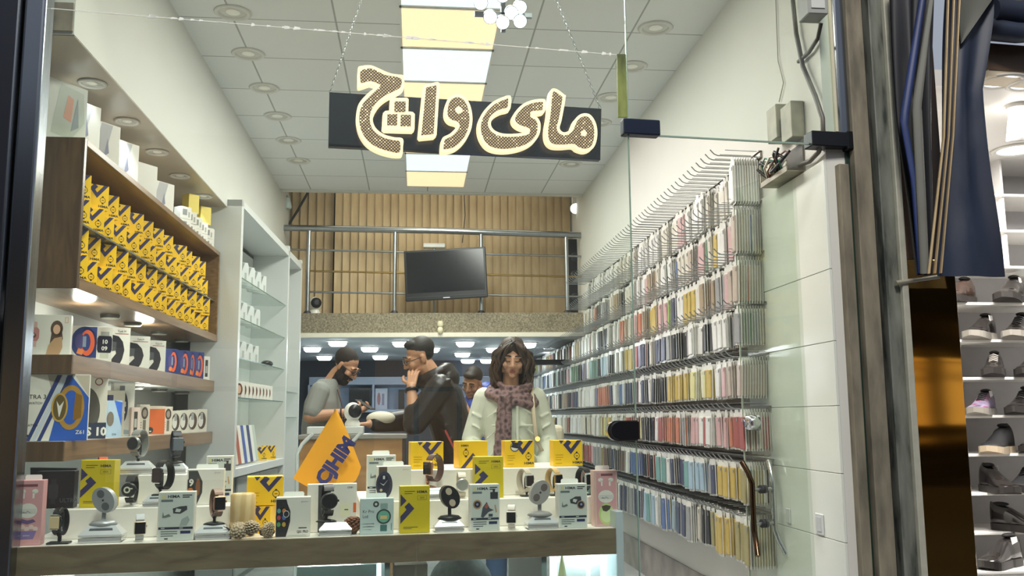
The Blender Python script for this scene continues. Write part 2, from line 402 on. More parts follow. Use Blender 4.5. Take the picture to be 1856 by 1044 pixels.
for i, (pt, pb) in enumerate(((560, 558), (716, 717), (872, 873), (1026, 1029))):
    q = mz(pt, 430); z = V((q.x, q.y, 0))
    MB().tube([V((q.x, q.y, 0.0)), V((q.x, q.y, mz(pt, 416 + (pt - 560) * .02).z))], 0.022, STEEL, n=12).lathe([(0.04, 0.0), (0.04, 0.012), (0.026, 0.03)], DARK, T(z), n=16).build('post', t)
BRASS = M('b79a63', 0.3, 1.0, name='dull_brass')
for (xa, ya), (xb, yb), m in (((524, 452), (1064, 465), STEEL), ((554, 491), (1064, 502), BRASS), ((556, 529), (1064, 538), STEEL)):
    MB().tube([mz(xa, ya), mz(xb, yb)], 0.011, m, n=8).build('bar', t)
# television hung on the railing
c = (mez(733, 455, -0.08) + mez(882, 541, -0.08) + mez(881, 447, -0.08) + mez(735, 546, -0.08)) / 4
tw = (mez(881, 447, -0.08) - mez(733, 455, -0.08)).length; th = (mez(735, 546, -0.08) - mez(733, 455, -0.08)).length
TX = T(c) @ RZ(MA - 4) @ RY(-2.6)
t = thing('television', 'black flat television hung crooked on the balcony railing', 'television', TX)
MB().box((0, 0, 0), (tw, 0.05, th), BLACK, bev=0.006).box((0, 0.04, 0), (tw * 0.7, 0.05, th * 0.7), DARK, bev=0.01).build('housing', t)
MB().box((0, -0.026, 0.03), (tw - 0.05, 0.004, th - 0.1), M('14161a', 0.16, noise_amt=0.3, scale=3)).build('screen', t)
MB().box((0, -0.027, -th / 2 + 0.035), (tw * 0.98, 0.003, 0.006), M('3a3c40', 0.3)).box((0.0, -0.028, -th / 2 + 0.016), (0.07, 0.003, 0.009), M('c9ccd0', 0.3)).build('lower_trim', t)
MB().box((0, 0.085, 0), (0.2, 0.05, 0.3), STEEL).build('bracket', t)
p = mez(787, 446, 0.3); t = thing('white_router', 'small white box showing above the television', 'box', T(p - V((0, 0, 0.0))))
MB().box((0, 0, 0), (0.24, 0.1, 0.05), BRIGHT, bev=0.01, seg=2).build('body', t); MB().tube([(0, 0, -0.02), (0, 0.02, p.z * 0 - (p.z - z1))], 0.012, STEEL).build('stand', t)
def cam_ball(name, label, X, s=1.0):
    t = thing(name, label, 'camera', X)
    MB().lathe([(0.032 * s, 0), (0.034 * s, 0.012 * s), (0.024 * s, 0.03 * s)], BRIGHT, n=20).build('base', t)
    MB().ell((0, 0, 0.062 * s), (0.038 * s, 0.038 * s, 0.042 * s), BRIGHT, n=12).build('body', t)
    f = MB().lathe([(0.03 * s, 0), (0.027 * s, 0.008 * s), (0.012 * s, 0.012 * s)], BLACK, T(0.012 * s, -0.032 * s, 0.066 * s) @ RZ(20) @ RX(90), n=20).build('lens_face', t)
    return t
cam_ball('security_camera', 'small white security camera on the balcony edge at the left post', T(mez(570, 566, 0.2).x, mez(566, 566, 0.2).y, z1 + 0.0006), 1.9)
p = mez(519, 372, 0.2); t = thing('wall_lamp', 'small pale glass wall lamp in the upper left balcony corner', 'lamp', T(p.x, p.y, p.z - 0.02))
MB().lathe([(0.035, 0.1), (0.05, 0.05), (0.06, 0), (0.05, -0.02)], M('cfe3e4', 0.2), n=18).build('shade', t); MB().box((-0.04, 0, 0.11), (0.1, 0.05, 0.03), STEEL).build('bracket', t)
p = mez(1043, 378, 0.3); t = thing('floodlight', 'bright round spotlight on a white bracket by the dark gap of the balcony', 'lamp', T(p))
MB().lathe([(0.03, 0.07), (0.06, 0.02), (0.06, 0)], BRIGHT, RX(-70), n=18).build('housing', t); MB().disc((0, -0.001, 0), 0.056, M('ffffff', 0.4, emit=3), RX(20)).build('lens', t)
MB().box((0.02, 0.05, 0.1), (0.1, 0.06, 0.14), BRIGHT, bev=0.005).tube([(0, 0.03, 0), (0, 0.05, 0.1)], 0.012, STEEL).build('bracket', t)
p = mez(1041, 556, 0.3)
t = thing('loudspeaker_cabinet', 'dark speaker cabinet standing in the gap beside the wide blind', 'speaker', T(p.x + 0.02, p.y, z1))
MB().span((-0.075, 0, 0), (0.075, 0.2, 0.85), M('1c1d22', 0.5), bev=0.005).build('body', t)
for z in (0.2, 0.45, 0.65): MB().lathe([(0.055, 0), (0.045, 0.012), (0.015, 0.004)], M('33343a', 0.4), T(0, -0.001, z) @ RX(90), n=18).build('driver', t)
t = MB().tube([mez(514, 421, 0.4), mez(538, 384, 0.4), mez(558, 349, 0.4)], 0.014, BLACK).build('cable_duct'); tag(t, 'black slanting cable running up to the ceiling at the balcony corner', 'cable')
o = MB().tube([V((mez(841, 349, 0.42).x, mez(841, 349, 0.42).y, 3.86)), mez(841, 349, 0.42), mez(843, 390, 0.42), mez(838, 440, 0.42)], 0.005, BLACK, n=6).build('hanging_wire'); tag(o, 'thin dark wire hanging down the blind above the television', 'wire')
p = mez(798, 592, -0.03); t = thing('light_bulb', 'cream bulb in a socket fixed to the balcony edge', 'bulb', T(p))
MB().lathe([(0.03, 0.05), (0.034, 0.02), (0.028, 0.0)], M('e8dfbe', 0.4), n=16).build('socket', t); MB().ell((0, 0, -0.035), (0.03, 0.03, 0.045), M('f3e9c6', 0.25)).build('globe', t)
MB().span((-0.02, -0.002, 0.0), (0.02, 0.045, 0.06), M('ddd2b0', 0.5)).build('bracket', t)

# ---------------------------------------------------------------- shop front: glass, frame, door
GL = glass_mat('window_glass', 'f7fbf8', 0.055, dirt=0.03)
GE = M('8fa89a', 0.15, noise_amt=0.1, name='green_glass_edge')
ZT = CZ + 3.6
u0 = fl(58, 520)[0]; u1 = fl(1140, 300)[0]; uj = fl(1536, 400)[0]; zdoor = fl(1330, 252)[1]
sl = [fl(270, 30), fl(1125, 100)]
def zs(u): return sl[0][1] + (sl[1][1] - sl[0][1]) * (u - sl[0][0]) / (sl[1][0] - sl[0][0])
b = MB().prism([(u0, -0.05), (u1, -0.05), (u1, zs(u1) - 0.002), (u0, zs(u0) - 0.002)], 0, 0.008, GL)
o = b.build('window_1', X=FX); o['kind'] = 'structure'; o['category'] = 'window'; o['label'] = 'large fixed shop window pane in front of the watch counter'
MB().prism([(u1, -0.05), (u1 + 0.004, -0.05), (u1 + 0.004, zs(u1) + 1), (u1, zs(u1) + 1)], -0.001, 0.009, GE).build('glass_edge', o).matrix_world = FX
o = MB().prism([(u0, zs(u0) + 0.002), (u1, zs(u1) + 0.002), (u1, ZT), (u0, ZT)], 0, 0.008, GL).build('window_2', X=FX); o['kind'] = 'structure'; o['category'] = 'window'; o['label'] = 'upper window pane above the taped joint'
o = MB().prism([(u1 + 0.005, zdoor), (uj, zdoor), (uj, ZT), (u1 + 0.005, ZT)], 0, 0.008, GL).build('window_3', X=FX); o['kind'] = 'structure'; o['category'] = 'window'; o['label'] = 'glass transom pane over the open door'
MB().prism([(u1 + 0.005, zdoor - 0.006), (uj, zdoor - 0.006), (uj, zdoor), (u1 + 0.005, zdoor)], -0.001, 0.009, GE).build('glass_edge', o).matrix_world = FX
# residue of tape along the joint
b = MB(); TAPE = M('f2f4ee', 0.8, name='tape_residue')
for i in range(46):
    u = rnd.uniform(u0 + 0.3, u1); wd = rnd.uniform(0.006, 0.035); hh = rnd.choice((0.002, 0.004, 0.007))
    b.prism([(u, zs(u) - hh), (u + wd, zs(u + wd) - hh * 0.5), (u + wd * 0.9, zs(u) + hh * 0.6), (u + wd * 0.2, zs(u) + hh)], -0.004, -0.001, TAPE)
b.prism([(u0, zs(u0) - 0.0016), (u1, zs(u1) - 0.0016), (u1, zs(u1) + 0.0006), (u0, zs(u0) + 0.0006)], -0.003, -0.0005, TAPE)
o = b.build('tape_strip', X=FX); tag(o, 'ragged pale strip of old tape along the window joint', 'tape')
b = MB().prism([fl(1119, 214), fl(1136, 214), fl(1133, 100), fl(1117, 100)], -0.012, -0.004, ramp_mat('mossy_tape', 'noise', 14, [(0.3, '3f4a22'), (0.5, '75803f'), (0.7, '9aa35a')], rough=0.6, stretch=(1, 1, 0.3)))
tag(b.build('tape_strip', X=FX), 'green stained upright strip of tape on the glass joint', 'tape')
def fbox(name, label, cat, pa, pb, offa, offb, mat, bev=0.004):
    (ua, za), (ub, zb) = fl(*pa, offa), fl(*pb, offa)
    o = MB().span((ua, offa, za), (ub, offb, zb), mat, bev=bev, seg=2).build(name, X=FX)
    return tag(o, label, cat)
fbox('glass_clamp', 'dark square glass clamp at the upper corner of the door opening', 'clamp', (1131, 242), (1197, 217), -0.022, 0.03, M('31394a', 0.2, 0.6), 0.006)
t = thing('door_pivot', 'black metal pivot arm at the top of the door jamb', 'hinge', FX)
(ua, za), (ub, zb) = fl(1473, 263, -0.03), fl(1548, 240, -0.03)
MB().span((ua, -0.03, za), (ub, 0.045, zb), M('24262a', 0.35, 0.5), bev=0.004).build('arm', t)
MB().span((ub - 0.035, -0.034, za - 0.012), (ub + 0.005, 0.05, zb + 0.006), M('1b1c1f', 0.35, 0.5), bev=0.006).build('bracket', t)
# open door leaf, swung into the shop along the tiled wall
PV = fpt(fl(1532, 300)[0], 0.01, 0); DW = 0.8
fe = None
best = min(range(60, 100), key=lambda a: abs(((CAM + 0 * CAM).x) + (lambda q: (lambda d: CX + F * d.x / -d.z)(ROT.transposed() @ (q - CAM)))(PV + V((-math.cos(R(a)), math.sin(R(a)), 0)) * DW + V((0, 0, CZ))) - 1349))
DA = 180 - best
DX = T(PV) @ RZ(DA)                       # local +X runs from the pivot to the free edge
o = MB().span((0.02, -0.005, 0.02), (DW, 0.005, zdoor - 0.01), glass_mat('door_glass', 'f8fbf8', 0.04, dirt=0.05)).build('door_1', X=DX)
o['kind'] = 'structure'; o['category'] = 'door'; o['label'] = 'frameless glass door swung open against the tiled wall'
def dpart(name, mb, label=None):
    q = mb.build(name, o); q.matrix_parent_inverse = Matrix(); 
    if label: q['label'] = label
    return q
dpart('glass_edge', MB().span((DW, -0.005, 0.02), (DW + 0.003, 0.005, zdoor - 0.01), M('cfd6c8', 0.2)))
for sgn, col, nm in ((1, M('5a4636', 0.18, 1.0), 'bronze pull bar'), (-1, CHROME, 'steel pull bar')):
    y = sgn * 0.06; xh = DW - 0.13
    hb = MB().tube([(xh + 0.05, y * 1.3, 0.98), (xh + 0.02, y * 1.1, 0.93), (xh, y, 0.88), (xh, y, 0.66), (xh - 0.02, y * 1.1, 0.61), (xh - 0.05, y * 1.35, 0.55)], 0.013, col, n=12)
    for z in (0.85, 0.69): hb.tube([(xh, 0, z), (xh, y, z)], 0.008, STEEL, n=8).lathe([(0.02, 0), (0.02, 0.012)], DARK, T(xh, 0.004 * sgn, z) @ RX(-90 * sgn), n=14)
    dpart('door_handle', hb, nm)
zl = 1.165
dpart('door_lock', MB().lathe([(0.034, -0.03), (0.038, -0.006), (0.038, 0.02), (0.03, 0.036), (0.01, 0.038)], CHROME, T(DW - 0.075, 0, zl) @ RX(-90), n=22).box((DW - 0.075, -0.02, zl), (0.07, 0.022, 0.075), STEEL, bev=0.01), 'round steel lock')
dpart('hinge_clamp', MB().span((0.02, -0.02, zdoor - 0.09), (0.2, 0.02, zdoor - 0.02), STEEL, bev=0.004), 'steel hinge clamp')
(ua, za), (ub, zb) = fl(1108, 797, -0.02), fl(1157, 764, -0.02)
hh = (zb - za) / 2; b = MB()
def lockshape(k, dx=0): return [(ub - 0.0, za - hh * (k - 1)), (ub, zb + hh * (k - 1))] + [(ua + hh - dx - hh * k * math.cos(q * math.pi / 12) * 0 - hh * k * math.sin(q * math.pi / 12), (za + zb) / 2 + hh * k * math.cos(q * math.pi / 12)) for q in range(13)]
b.prism(lockshape(1.0), -0.026, 0.03, M('15161a', 0.3)).prism(lockshape(1.12, 0.008), -0.012, 0.016, CHROME)
tag(b.build('strike_lock', X=FX), 'black rounded lock plate with a steel rim on the fixed pane edge', 'lock')
# frames of the shop front
FRD = M('23262f', 0.35, 0.3, noise_amt=0.2, scale=6, name='dark_frame'); FRS = M('8d9298', 0.22, 1.0, noise_amt=0.1, scale=5, name='frame_steel')
ul = fl(60, 520)[0]
b = MB().span((ul - 0.5, -0.10, ZO), (ul - 0.085, 0.06, ZT), FRD).span((ul - 0.075, -0.06, ZO), (ul, 0.05, ZT), FRS, bev=0.012, seg=3).span((ul - 0.11, -0.09, ZO), (ul - 0.078, 0.04, ZT), FRS, bev=0.008, seg=2)
o = b.build('trim_4', X=FX); o['kind'] = 'structure'; o['category'] = 'frame'; o['label'] = 'dark and polished steel window post at the left of the shop front'
STONE = ramp_mat('weathered_stone', 'noise', 9, [(0.3, '625d50'), (0.5, '7d7666'), (0.7, '8f8875')], rough=0.7, stretch=(2, 2, 0.5), bump=0.3)
GREYM = ramp_mat('worn_grey_metal', 'noise', 6, [(0.35, '3f4440'), (0.5, '75786f'), (0.7, '8f9288')], rough=0.5, metal=0.3, stretch=(3, 3, 0.6))
JU = [fl(x, 500)[0] for x in (1528, 1546, 1553, 1583, 1593, 1617, 1628)]
b = MB().span((JU[0], -0.02, ZO), (JU[1], 0.2, zdoor - 0.09), STONE, bev=0.003).span((JU[1], 0.0, ZO), (JU[2], 0.1, ZT), M('20352c', 0.4)).span((JU[2], -0.04, ZO), (JU[3], 0.3, ZT), STONE, bev=0.004)
o = b.build('trim_5', X=FX); o['kind'] = 'structure'; o['category'] = 'frame'; o['label'] = 'weathered stone door jamb at the right of the entrance'
b = MB().span((JU[3], 0.0, ZO), (JU[4], 0.25, ZT), M('121212', 0.6)).span((JU[4], -0.05, ZO), (JU[5], 0.2, ZT), GREYM, bev=0.004).span((JU[5], -0.07, ZO), (JU[6], 0.2, ZT), M('b9b8a8', 0.5, 0.2, noise_amt=0.2), bev=0.003)
o = b.build('trim_6', X=FX); o['kind'] = 'structure'; o['category'] = 'frame'; o['label'] = 'worn grey shutter channel beside the stone jamb'
(ua, _), (ub, _) = fl(1513, 120), fl(1543, 120)
b = MB().span((ua, -0.015, zdoor - 0.01), (ub, 0.05, ZT), FRS, bev=0.01, seg=2).span((ua - 0.012, 0.0, zdoor + 0.06), (ua, 0.05, ZT), M('d8d2ba', 0.6))
o = b.build('trim_7', X=FX); o['kind'] = 'structure'; o['category'] = 'frame'; o['label'] = 'polished steel upright above the door pivot'
t = thing('junction_box', 'small grey box fixed high at the top of the wall by the jamb', 'box', T(onx(1489, 38, XR - 0.02)))
MB().span((-0.09, -0.07, 0), (0.0, 0.03, 0.3), M('9a9c98', 0.4), bev=0.004).build('body', t); MB().box((-0.046, -0.072, 0.1), (0.06, 0.004, 0.15), M('c6c8c4', 0.4)).build('cover', t)
# open electrical box on the wall with its wiring
P0 = onx(1413, 262, XR); t = thing('electrical_box', 'open grey electrical box of bare wires mounted on the right wall', 'electrical box', T(P0))
PLATE = ramp_mat('worn_metal_plate', 'noise', 10, [(0.3, '7d7868'), (0.7, 'a29c89')], rough=0.5, metal=0.2)
def ob(x, y): q = onx(x, y, XR - 0.03) - P0; return (q.y, q.z)
for nm, r in (('back_plate', ((1446, 182), (1430, 262))), ('cover_plate', ((1420, 188), (1406, 262)))):
    (ya, za), (yb, zb) = ob(*r[0]), ob(*r[1]); MB().span((-0.07 if nm == 'cover_plate' else -0.065, ya, za), (-0.002, yb, zb), PLATE, bev=0.003).build(nm, t)
(ya, za), (yb, zb) = ob(1446, 258), ob(1400, 340)
b = MB(); 
b.span((-0.01, ya, zb), (0, yb, za), M('5b5850', 0.6)); b.span((-0.09, yb - 0.004, zb), (0, yb + 0.004, za), PLATE); b.span((-0.09, ya, zb - 0.004), (0, yb, zb), PLATE); b.span((-0.09, ya, zb), (-0.086, yb, zb + 0.02), PLATE)
b.build('housing', t)
for i, (hx, r) in enumerate((('1d1e20', 0.007), ('232427', 0.006), ('2c6d55', 0.004), ('d9d5c4', 0.006), ('6a2f2a', 0.004), ('2b2b2e', 0.007))):
    pts = [V((-0.085 - 0.03 * math.sin(k * 1.3 + i), ya + (yb - ya) * (0.1 + 0.8 * k / 6), zb + (za - zb) * (0.5 + 0.35 * math.sin(k * 1.1 + i * 1.7)))) for k in range(7)]
    MB().tube(pts, r, M(hx, 0.4), n=6).build('wire', t)
MB().box((-0.075, (ya + yb) / 2 + 0.05, zb + 0.06), (0.04, 0.06, 0.05), M('cfc9b0', 0.5), bev=0.006).build('terminal_block', t)
pts = [onx(x, y, XR - 0.025) for x, y in ((1437, 0), (1443, 60), (1455, 120), (1478, 175), (1491, 215), (1492, 250), (1484, 275), (1468, 292), (1449, 299))]
tag(MB().tube(pts, 0.011, M('5b574f', 0.5), n=8).build('power_cable'), 'thick grey power cable curving down the wall to the open electrical box', 'cable')
pts = [onx(x, y, XR - 0.02) for x, y in ((1488, 42), (1482, 70), (1466, 95), (1447, 112))]
tag(MB().tube(pts, 0.009, M('5b574f', 0.5), n=8).build('power_cable'), 'short loose cable end below the small box at the top', 'cable')
pts = [onx(x, y, XR - 0.008) for x, y in ((1406, 0), (1408, 60), (1410, 110), (1420, 150), (1412, 185))]
tag(MB().tube(pts, 0.003, M('b9b6a8', 0.5), n=6).build('thin_wire'), 'thin pale wire down the wall above the open electrical box', 'wire')

# ---------------------------------------------------------------- hanging lit sign
SO = 0.16
t = thing('hanging_sign', 'black hanging signboard with glowing cream Persian letters', 'sign', FX)
MB().prism([fl(595, 265, SO), fl(1088, 290, SO), fl(1090, 197, SO), fl(597, 167, SO)], SO, SO + 0.03, M('10151c', 0.22, noise_amt=0.2, scale=3)).build('board', t)
RIM = M('ffe2b8', 0.5, emit=1.0, name='lit_acrylic_rim')
def led_mat():
    m = bpy.data.materials.new('led_dots'); m.use_nodes = True; nt = m.node_tree; bs = nt.nodes['Principled BSDF']
    tc = nt.nodes.new('ShaderNodeTexCoord'); mp = nt.nodes.new('ShaderNodeMapping'); mp.inputs['Scale'].default_value = (1, 0, 1); mp.inputs['Rotation'].default_value = (0, R(45), 0)
    vo = nt.nodes.new('ShaderNodeTexVoronoi'); vo.inputs['Scale'].default_value = 108; vo.inputs['Randomness'].default_value = 0
    nt.links.new(tc.outputs['Object'], mp.inputs[0]); nt.links.new(mp.outputs[0], vo.inputs['Vector'])
    lt = nt.nodes.new('ShaderNodeMath'); lt.operation = 'LESS_THAN'; lt.inputs[1].default_value = 0.33; nt.links.new(vo.outputs['Distance'], lt.inputs[0])
    sp = nt.nodes.new('ShaderNodeSeparateColor'); nt.links.new(vo.outputs['Color'], sp.inputs[0])
    gt = nt.nodes.new('ShaderNodeMapRange'); gt.inputs[1].default_value = 0.86; gt.inputs[2].default_value = 1.0; gt.inputs[3].default_value = 0.75; gt.inputs[4].default_value = 2.6; nt.links.new(sp.outputs[0], gt.inputs[0])
    ml = nt.nodes.new('ShaderNodeMath'); ml.operation = 'MULTIPLY'; nt.links.new(lt.outputs[0], ml.inputs[0]); nt.links.new(gt.outputs[0], ml.inputs[1])
    bs.inputs['Base Color'].default_value = lin('5a3e2c'); bs.inputs['Roughness'].default_value = 0.5
    bs.inputs['Emission Color'].default_value = lin('ffdca6'); nt.links.new(ml.outputs[0], bs.inputs['Emission Strength'])
    return m
LED = led_mat()
def smooth_poly(p, n=5):
    out = []; k = len(p)
    for i in range(k):
        a, b_, c_, d = (V((*p[(i + j - 1) % k], 0)) for j in range(4))
        for q in range(n):
            s = q / n
            out.append((0.5 * ((2 * b_) + (c_ - a) * s + (2 * a - 5 * b_ + 4 * c_ - d) * s * s + (3 * b_ - a - 3 * c_ + d) * s ** 3)))
    return out
def inset(P, d):
    k = len(P); ar = sum(P[i].x * P[(i + 1) % k].y - P[(i + 1) % k].x * P[i].y for i in range(k)); sg = 1 if ar > 0 else -1; out = []
    for i in range(k):
        tn = (P[(i + 1) % k] - P[i - 1]).normalized(); nn = V((-tn.y, tn.x, 0)) * sg; q = P[i] + nn * d
        if min((q - (P[j] + (P[(j + 1) % k] - P[j]) * max(0, min(1, (q - P[j]).dot(P[(j + 1) % k] - P[j]) / max(1e-9, (P[(j + 1) % k] - P[j]).length_squared))))).length for j in range(k)) > d * 0.93: out.append(q)
    return out
def px_of(q): return (560 + q.x / 3.0933, 80 + q.y / 3.0933)
def ccw(pts):
    ar = sum(pts[i][0] * pts[(i + 1) % len(pts)][1] - pts[(i + 1) % len(pts)][0] * pts[i][1] for i in range(len(pts)))
    return pts if ar > 0 else pts[::-1]
def letter(name, outl, holes=(), sharp=False, dots=None):
    Z0 = SO - 0.048
    P = [V((*a, 0)).lerp(V((*c, 0)), q / 12) for a, c in zip(outl, outl[1:] + outl[:1]) for q in range(12)] if sharp else smooth_poly(outl)
    L = MB().prism(ccw([fl(*px_of(q), Z0) for q in P]), Z0, SO - 0.005, RIM).build(name, t)
    b = MB()
    for D in ([[V((*q, 0)) for q in d] for d in dots] if dots else [inset(P, 17)]):
        b.poly([(u, Z0 - 0.0015, z) for u, z in ccw([fl(*px_of(q), Z0 - 0.0015) for q in D])], LED)
    for h in holes: b.poly([(u, Z0 - 0.003, z) for u, z in ccw([fl(*px_of(V((*q, 0))), Z0 - 0.003) for q in h])], RIM)
    b.build('led_face', L)
letter('letter_che', [(275, 132), (300, 121), (345, 118), (390, 135), (430, 153), (470, 166), (524, 173), (533, 190), (531, 245), (490, 278), (440, 302), (398, 335), (368, 380), (358, 425), (375, 470), (420, 505), (475, 521), (526, 530), (527, 580), (524, 618), (500, 625), (450, 620), (380, 598), (320, 560), (280, 500), (264, 430), (268, 370), (285, 325), (330, 275), (372, 240), (340, 224), (300, 236), (273, 238), (272, 190)], dots=[[(q.x, q.y) for q in smooth_poly([(290, 152), (345, 136), (385, 152), (430, 173), (514, 191), (514, 238), (480, 262), (430, 286), (385, 320), (350, 370), (341, 425), (360, 480), (412, 521), (470, 538), (509, 547), (507, 606), (455, 601), (390, 581), (335, 547), (297, 492), (282, 430), (286, 377), (303, 334), (346, 287), (398, 236), (390, 222), (345, 207), (300, 217), (290, 214)], 4)]])
letter('letter_dots', [(462, 301), (550, 300), (559, 309), (557, 377), (583, 380), (594, 392), (592, 476), (580, 487), (422, 482), (410, 471), (415, 386), (428, 374), (452, 372), (455, 308)], sharp=True, dots=[[(480, 320), (543, 322), (541, 381), (478, 381)], [(440, 392), (496, 392), (494, 457), (438, 455)], [(515, 395), (573, 397), (571, 462), (513, 460)]])
letter('letter_alef', [(652, 226), (722, 211), (734, 220), (716, 508), (702, 521), (622, 529), (612, 517), (640, 240)], sharp=True)
letter('letter_vav', [(785, 300), (830, 280), (875, 297), (905, 345), (917, 420), (905, 490), (870, 550), (820, 592), (765, 606), (740, 603), (738, 575), (748, 526), (790, 502), (822, 470), (826, 450), (785, 435), (761, 400), (764, 345)], holes=[[(818, 362), (838, 346), (860, 362), (862, 380), (838, 392), (824, 380)]])
letter('letter_ye', [(1085, 297), (1122, 287), (1134, 302), (1130, 358), (1115, 372), (1075, 383), (1037, 408), (1020, 445), (1035, 478), (1075, 498), (1130, 503), (1195, 497), (1226, 486), (1180, 470), (1150, 448), (1139, 420), (1150, 388), (1190, 343), (1245, 315), (1310, 307), (1328, 320), (1326, 368), (1310, 386), (1252, 393), (1282, 412), (1299, 450), (1290, 510), (1250, 560), (1180, 592), (1085, 604), (1005, 585), (960, 530), (947, 460), (968, 392), (1025, 328)])
letter('letter_mim_alef', [(1350, 270), (1381, 249), (1432, 283), (1439, 300), (1418, 420), (1406, 472), (1430, 494), (1464, 478), (1490, 422), (1530, 390), (1578, 396), (1611, 450), (1616, 520), (1596, 580), (1552, 603), (1505, 592), (1480, 576), (1420, 580), (1362, 574), (1330, 540), (1324, 480), (1338, 390)], holes=[[(1524, 492), (1546, 478), (1560, 500), (1548, 518), (1526, 512)]])
for pa, pb in (((598, 168), (655, 0)), ((1088, 197), (1000, -20))):
    a = V((*fl(*pa, SO + 0.015), 0)); b_ = V((*fl(*pb, SO + 0.015), 0)); n = 34; b = MB()
    for i in range(n):
        c = a.lerp(b_, (i + 0.5) / n); L = (b_ - a).length / n * 0.62; d = (b_ - a).normalized()
        ring = []
        for q in range(8):
            x, y = math.cos(q * math.pi / 4) * L, math.sin(q * math.pi / 4) * L * 0.45
            o2 = V((0, y, 0)) if i % 2 else V((-d.y * y, 0, d.x * y))
            ring.append(V((c.x + d.x * x, SO + 0.015, c.y + d.y * x)) + o2)
        b.tube(ring, 0.0016, STEEL, n=5, closed=True)
    b.build('chain', t)
# reflection of round lamps in the glass, built as a hung lamp cluster
p = fpt(fl(915, 22, 0.3)[0], 0.3, fl(915, 22, 0.3)[1])
t = thing('lamp_reflection', 'cluster of bright round discs standing in for lamps reflected at the top of the window', 'lamp', T(p))
for dx, dy in ((-58, -22), (-5, -40), (37, -12), (37, 22), (-5, 25), (-35, 12), (16, 2)):
    q = fpt(fl(915 + dx * 0.75, 22 + dy * 0.75, 0.3)[0], 0.3, fl(915 + dx * 0.75, 22 + dy * 0.75, 0.3)[1]) - p
    L = MB().lathe([(0.012, 0.06), (0.03, 0.03), (0.032, 0)], STEEL, T(q) @ RX(-55), n=14).build('lamp_head', t)
    MB().disc((0, 0, 0), 0.029, M('f3f7ff', 0.4, emit=3.5), T(q + V((0, -0.001, -0.001))) @ RX(35), n=18).build('lens', L)
MB().tube([(0, 0.09, 0), (0, 0.09, ZC - p.z)], 0.012, STEEL).box((0, 0.075, 0.02), (0.26, 0.02, 0.02), STEEL).box((0, 0.075, 0.0), (0.02, 0.02, 0.12), STEEL).build('hanger', t)
# ---------------------------------------------------------------- cardboard boxes with printed fronts
YEL = M('f7c81e', 0.38, noise_amt=0.03, name='yellow_card'); YELD = M('d2bd14', 0.38, noise_amt=0.03, name='yellow_green_card'); NAVY = M('3a3760', 0.4, name='navy_print'); INK = M('2c2b33', 0.45, name='dark_print')
CARD = M('e6e3da', 0.4, noise_amt=0.02, name='white_card'); PALE = M('cfd6d0', 0.4, noise_amt=0.02, name='pale_green_card')
class Face:
    """draws on the front of a box: u, v run 0..1 over its width and height"""
    def __init__(s, mb, w, h, d, X=I4): s.mb, s.w, s.h, s.d, s.X = mb, w, h, d, X
    def P(s, u, v, l): return ((u - 0.5) * s.w, -s.d / 2 - 0.0004 * l, v * s.h)
    def poly(s, pts, m, l=1): s.mb.poly([s.P(u, v, l) for u, v in pts], m, s.X); return s
    def rect(s, u0, v0, u1, v1, m, l=1): return s.poly([(u0, v0), (u1, v0), (u1, v1), (u0, v1)], m, l)
    def ell(s, u, v, ru, rv, m, l=1, n=24, hole=0.0):
        c = s.P(u, v, l); s.mb.disc(c, ru * s.w, m, s.X, n, r2=hole * ru * s.w, ry=rv * s.h); return s
    def circ(s, u, v, ru, m, l=1, hole=0.0): return s.ell(u, v, ru, ru * s.w / s.h, m, l, hole=hole)
    def text(s, u, v, size, st, m, l=2, align='CENTER', bold=0.0, sx=1.0):
        c = s.P(u, v, l); s.mb.text(st, size * s.h, m, s.X @ T(V(c)) @ Matrix.Diagonal((sx, 1, 1, 1)), align, bold); return s
    def lines(s, u0, u1, v, n, m, dv=0.035, th=0.012, l=1):
        for i in range(n): s.rect(u0, v - i * dv, u1 - (0.25 * (u1 - u0) if i == n - 1 else 0), v - i * dv + th, m, l)
        return s
def logo(f, u, v, hgt, m=INK, l=2):
    f.text(u, v, hgt, 'HIMA', m, l, bold=0.03, sx=1.25)
def d_yellow_wide(f):
    f.poly([(0.2, 0.999), (0.27, 0.86), (0.37, 0.999)], NAVY)
    f.poly([(0.34, 0.83), (0.6, 0.46), (0.97, 0.999), (0.82, 0.999), (0.6, 0.68), (0.53, 0.79)], NAVY)
    f.poly([(0.34, 0.83), (0.53, 0.79), (0.62, 0.92), (0.54, 0.999), (0.45, 0.999), (0.455, 0.96)], NAVY, 1.2)
    f.circ(0.8, 0.4, 0.1, INK, hole=0.82); f.rect(0.76, 0.385, 0.84, 0.41, INK); f.rect(0.77, 0.5, 0.83, 0.56, INK); f.rect(0.77, 0.24, 0.83, 0.3, INK)
    logo(f, 0.82, 0.1, 0.13); f.lines(0.08, 0.34, 0.42, 3, M('c19a12', 0.5), 0.09, 0.03); f.rect(0.08, 0.1, 0.3, 0.13, M('c19a12', 0.5))
def d_yellow_photo(f):
    d_yellow_wide(f); f.rect(0.03, 0.5, 0.3, 0.98, INK, 3); f.circ(0.16, 0.8, 0.1, M('b98a4a', 0.4), 4, hole=0.6); f.rect(0.1, 0.56, 0.22, 0.68, CARD, 4)
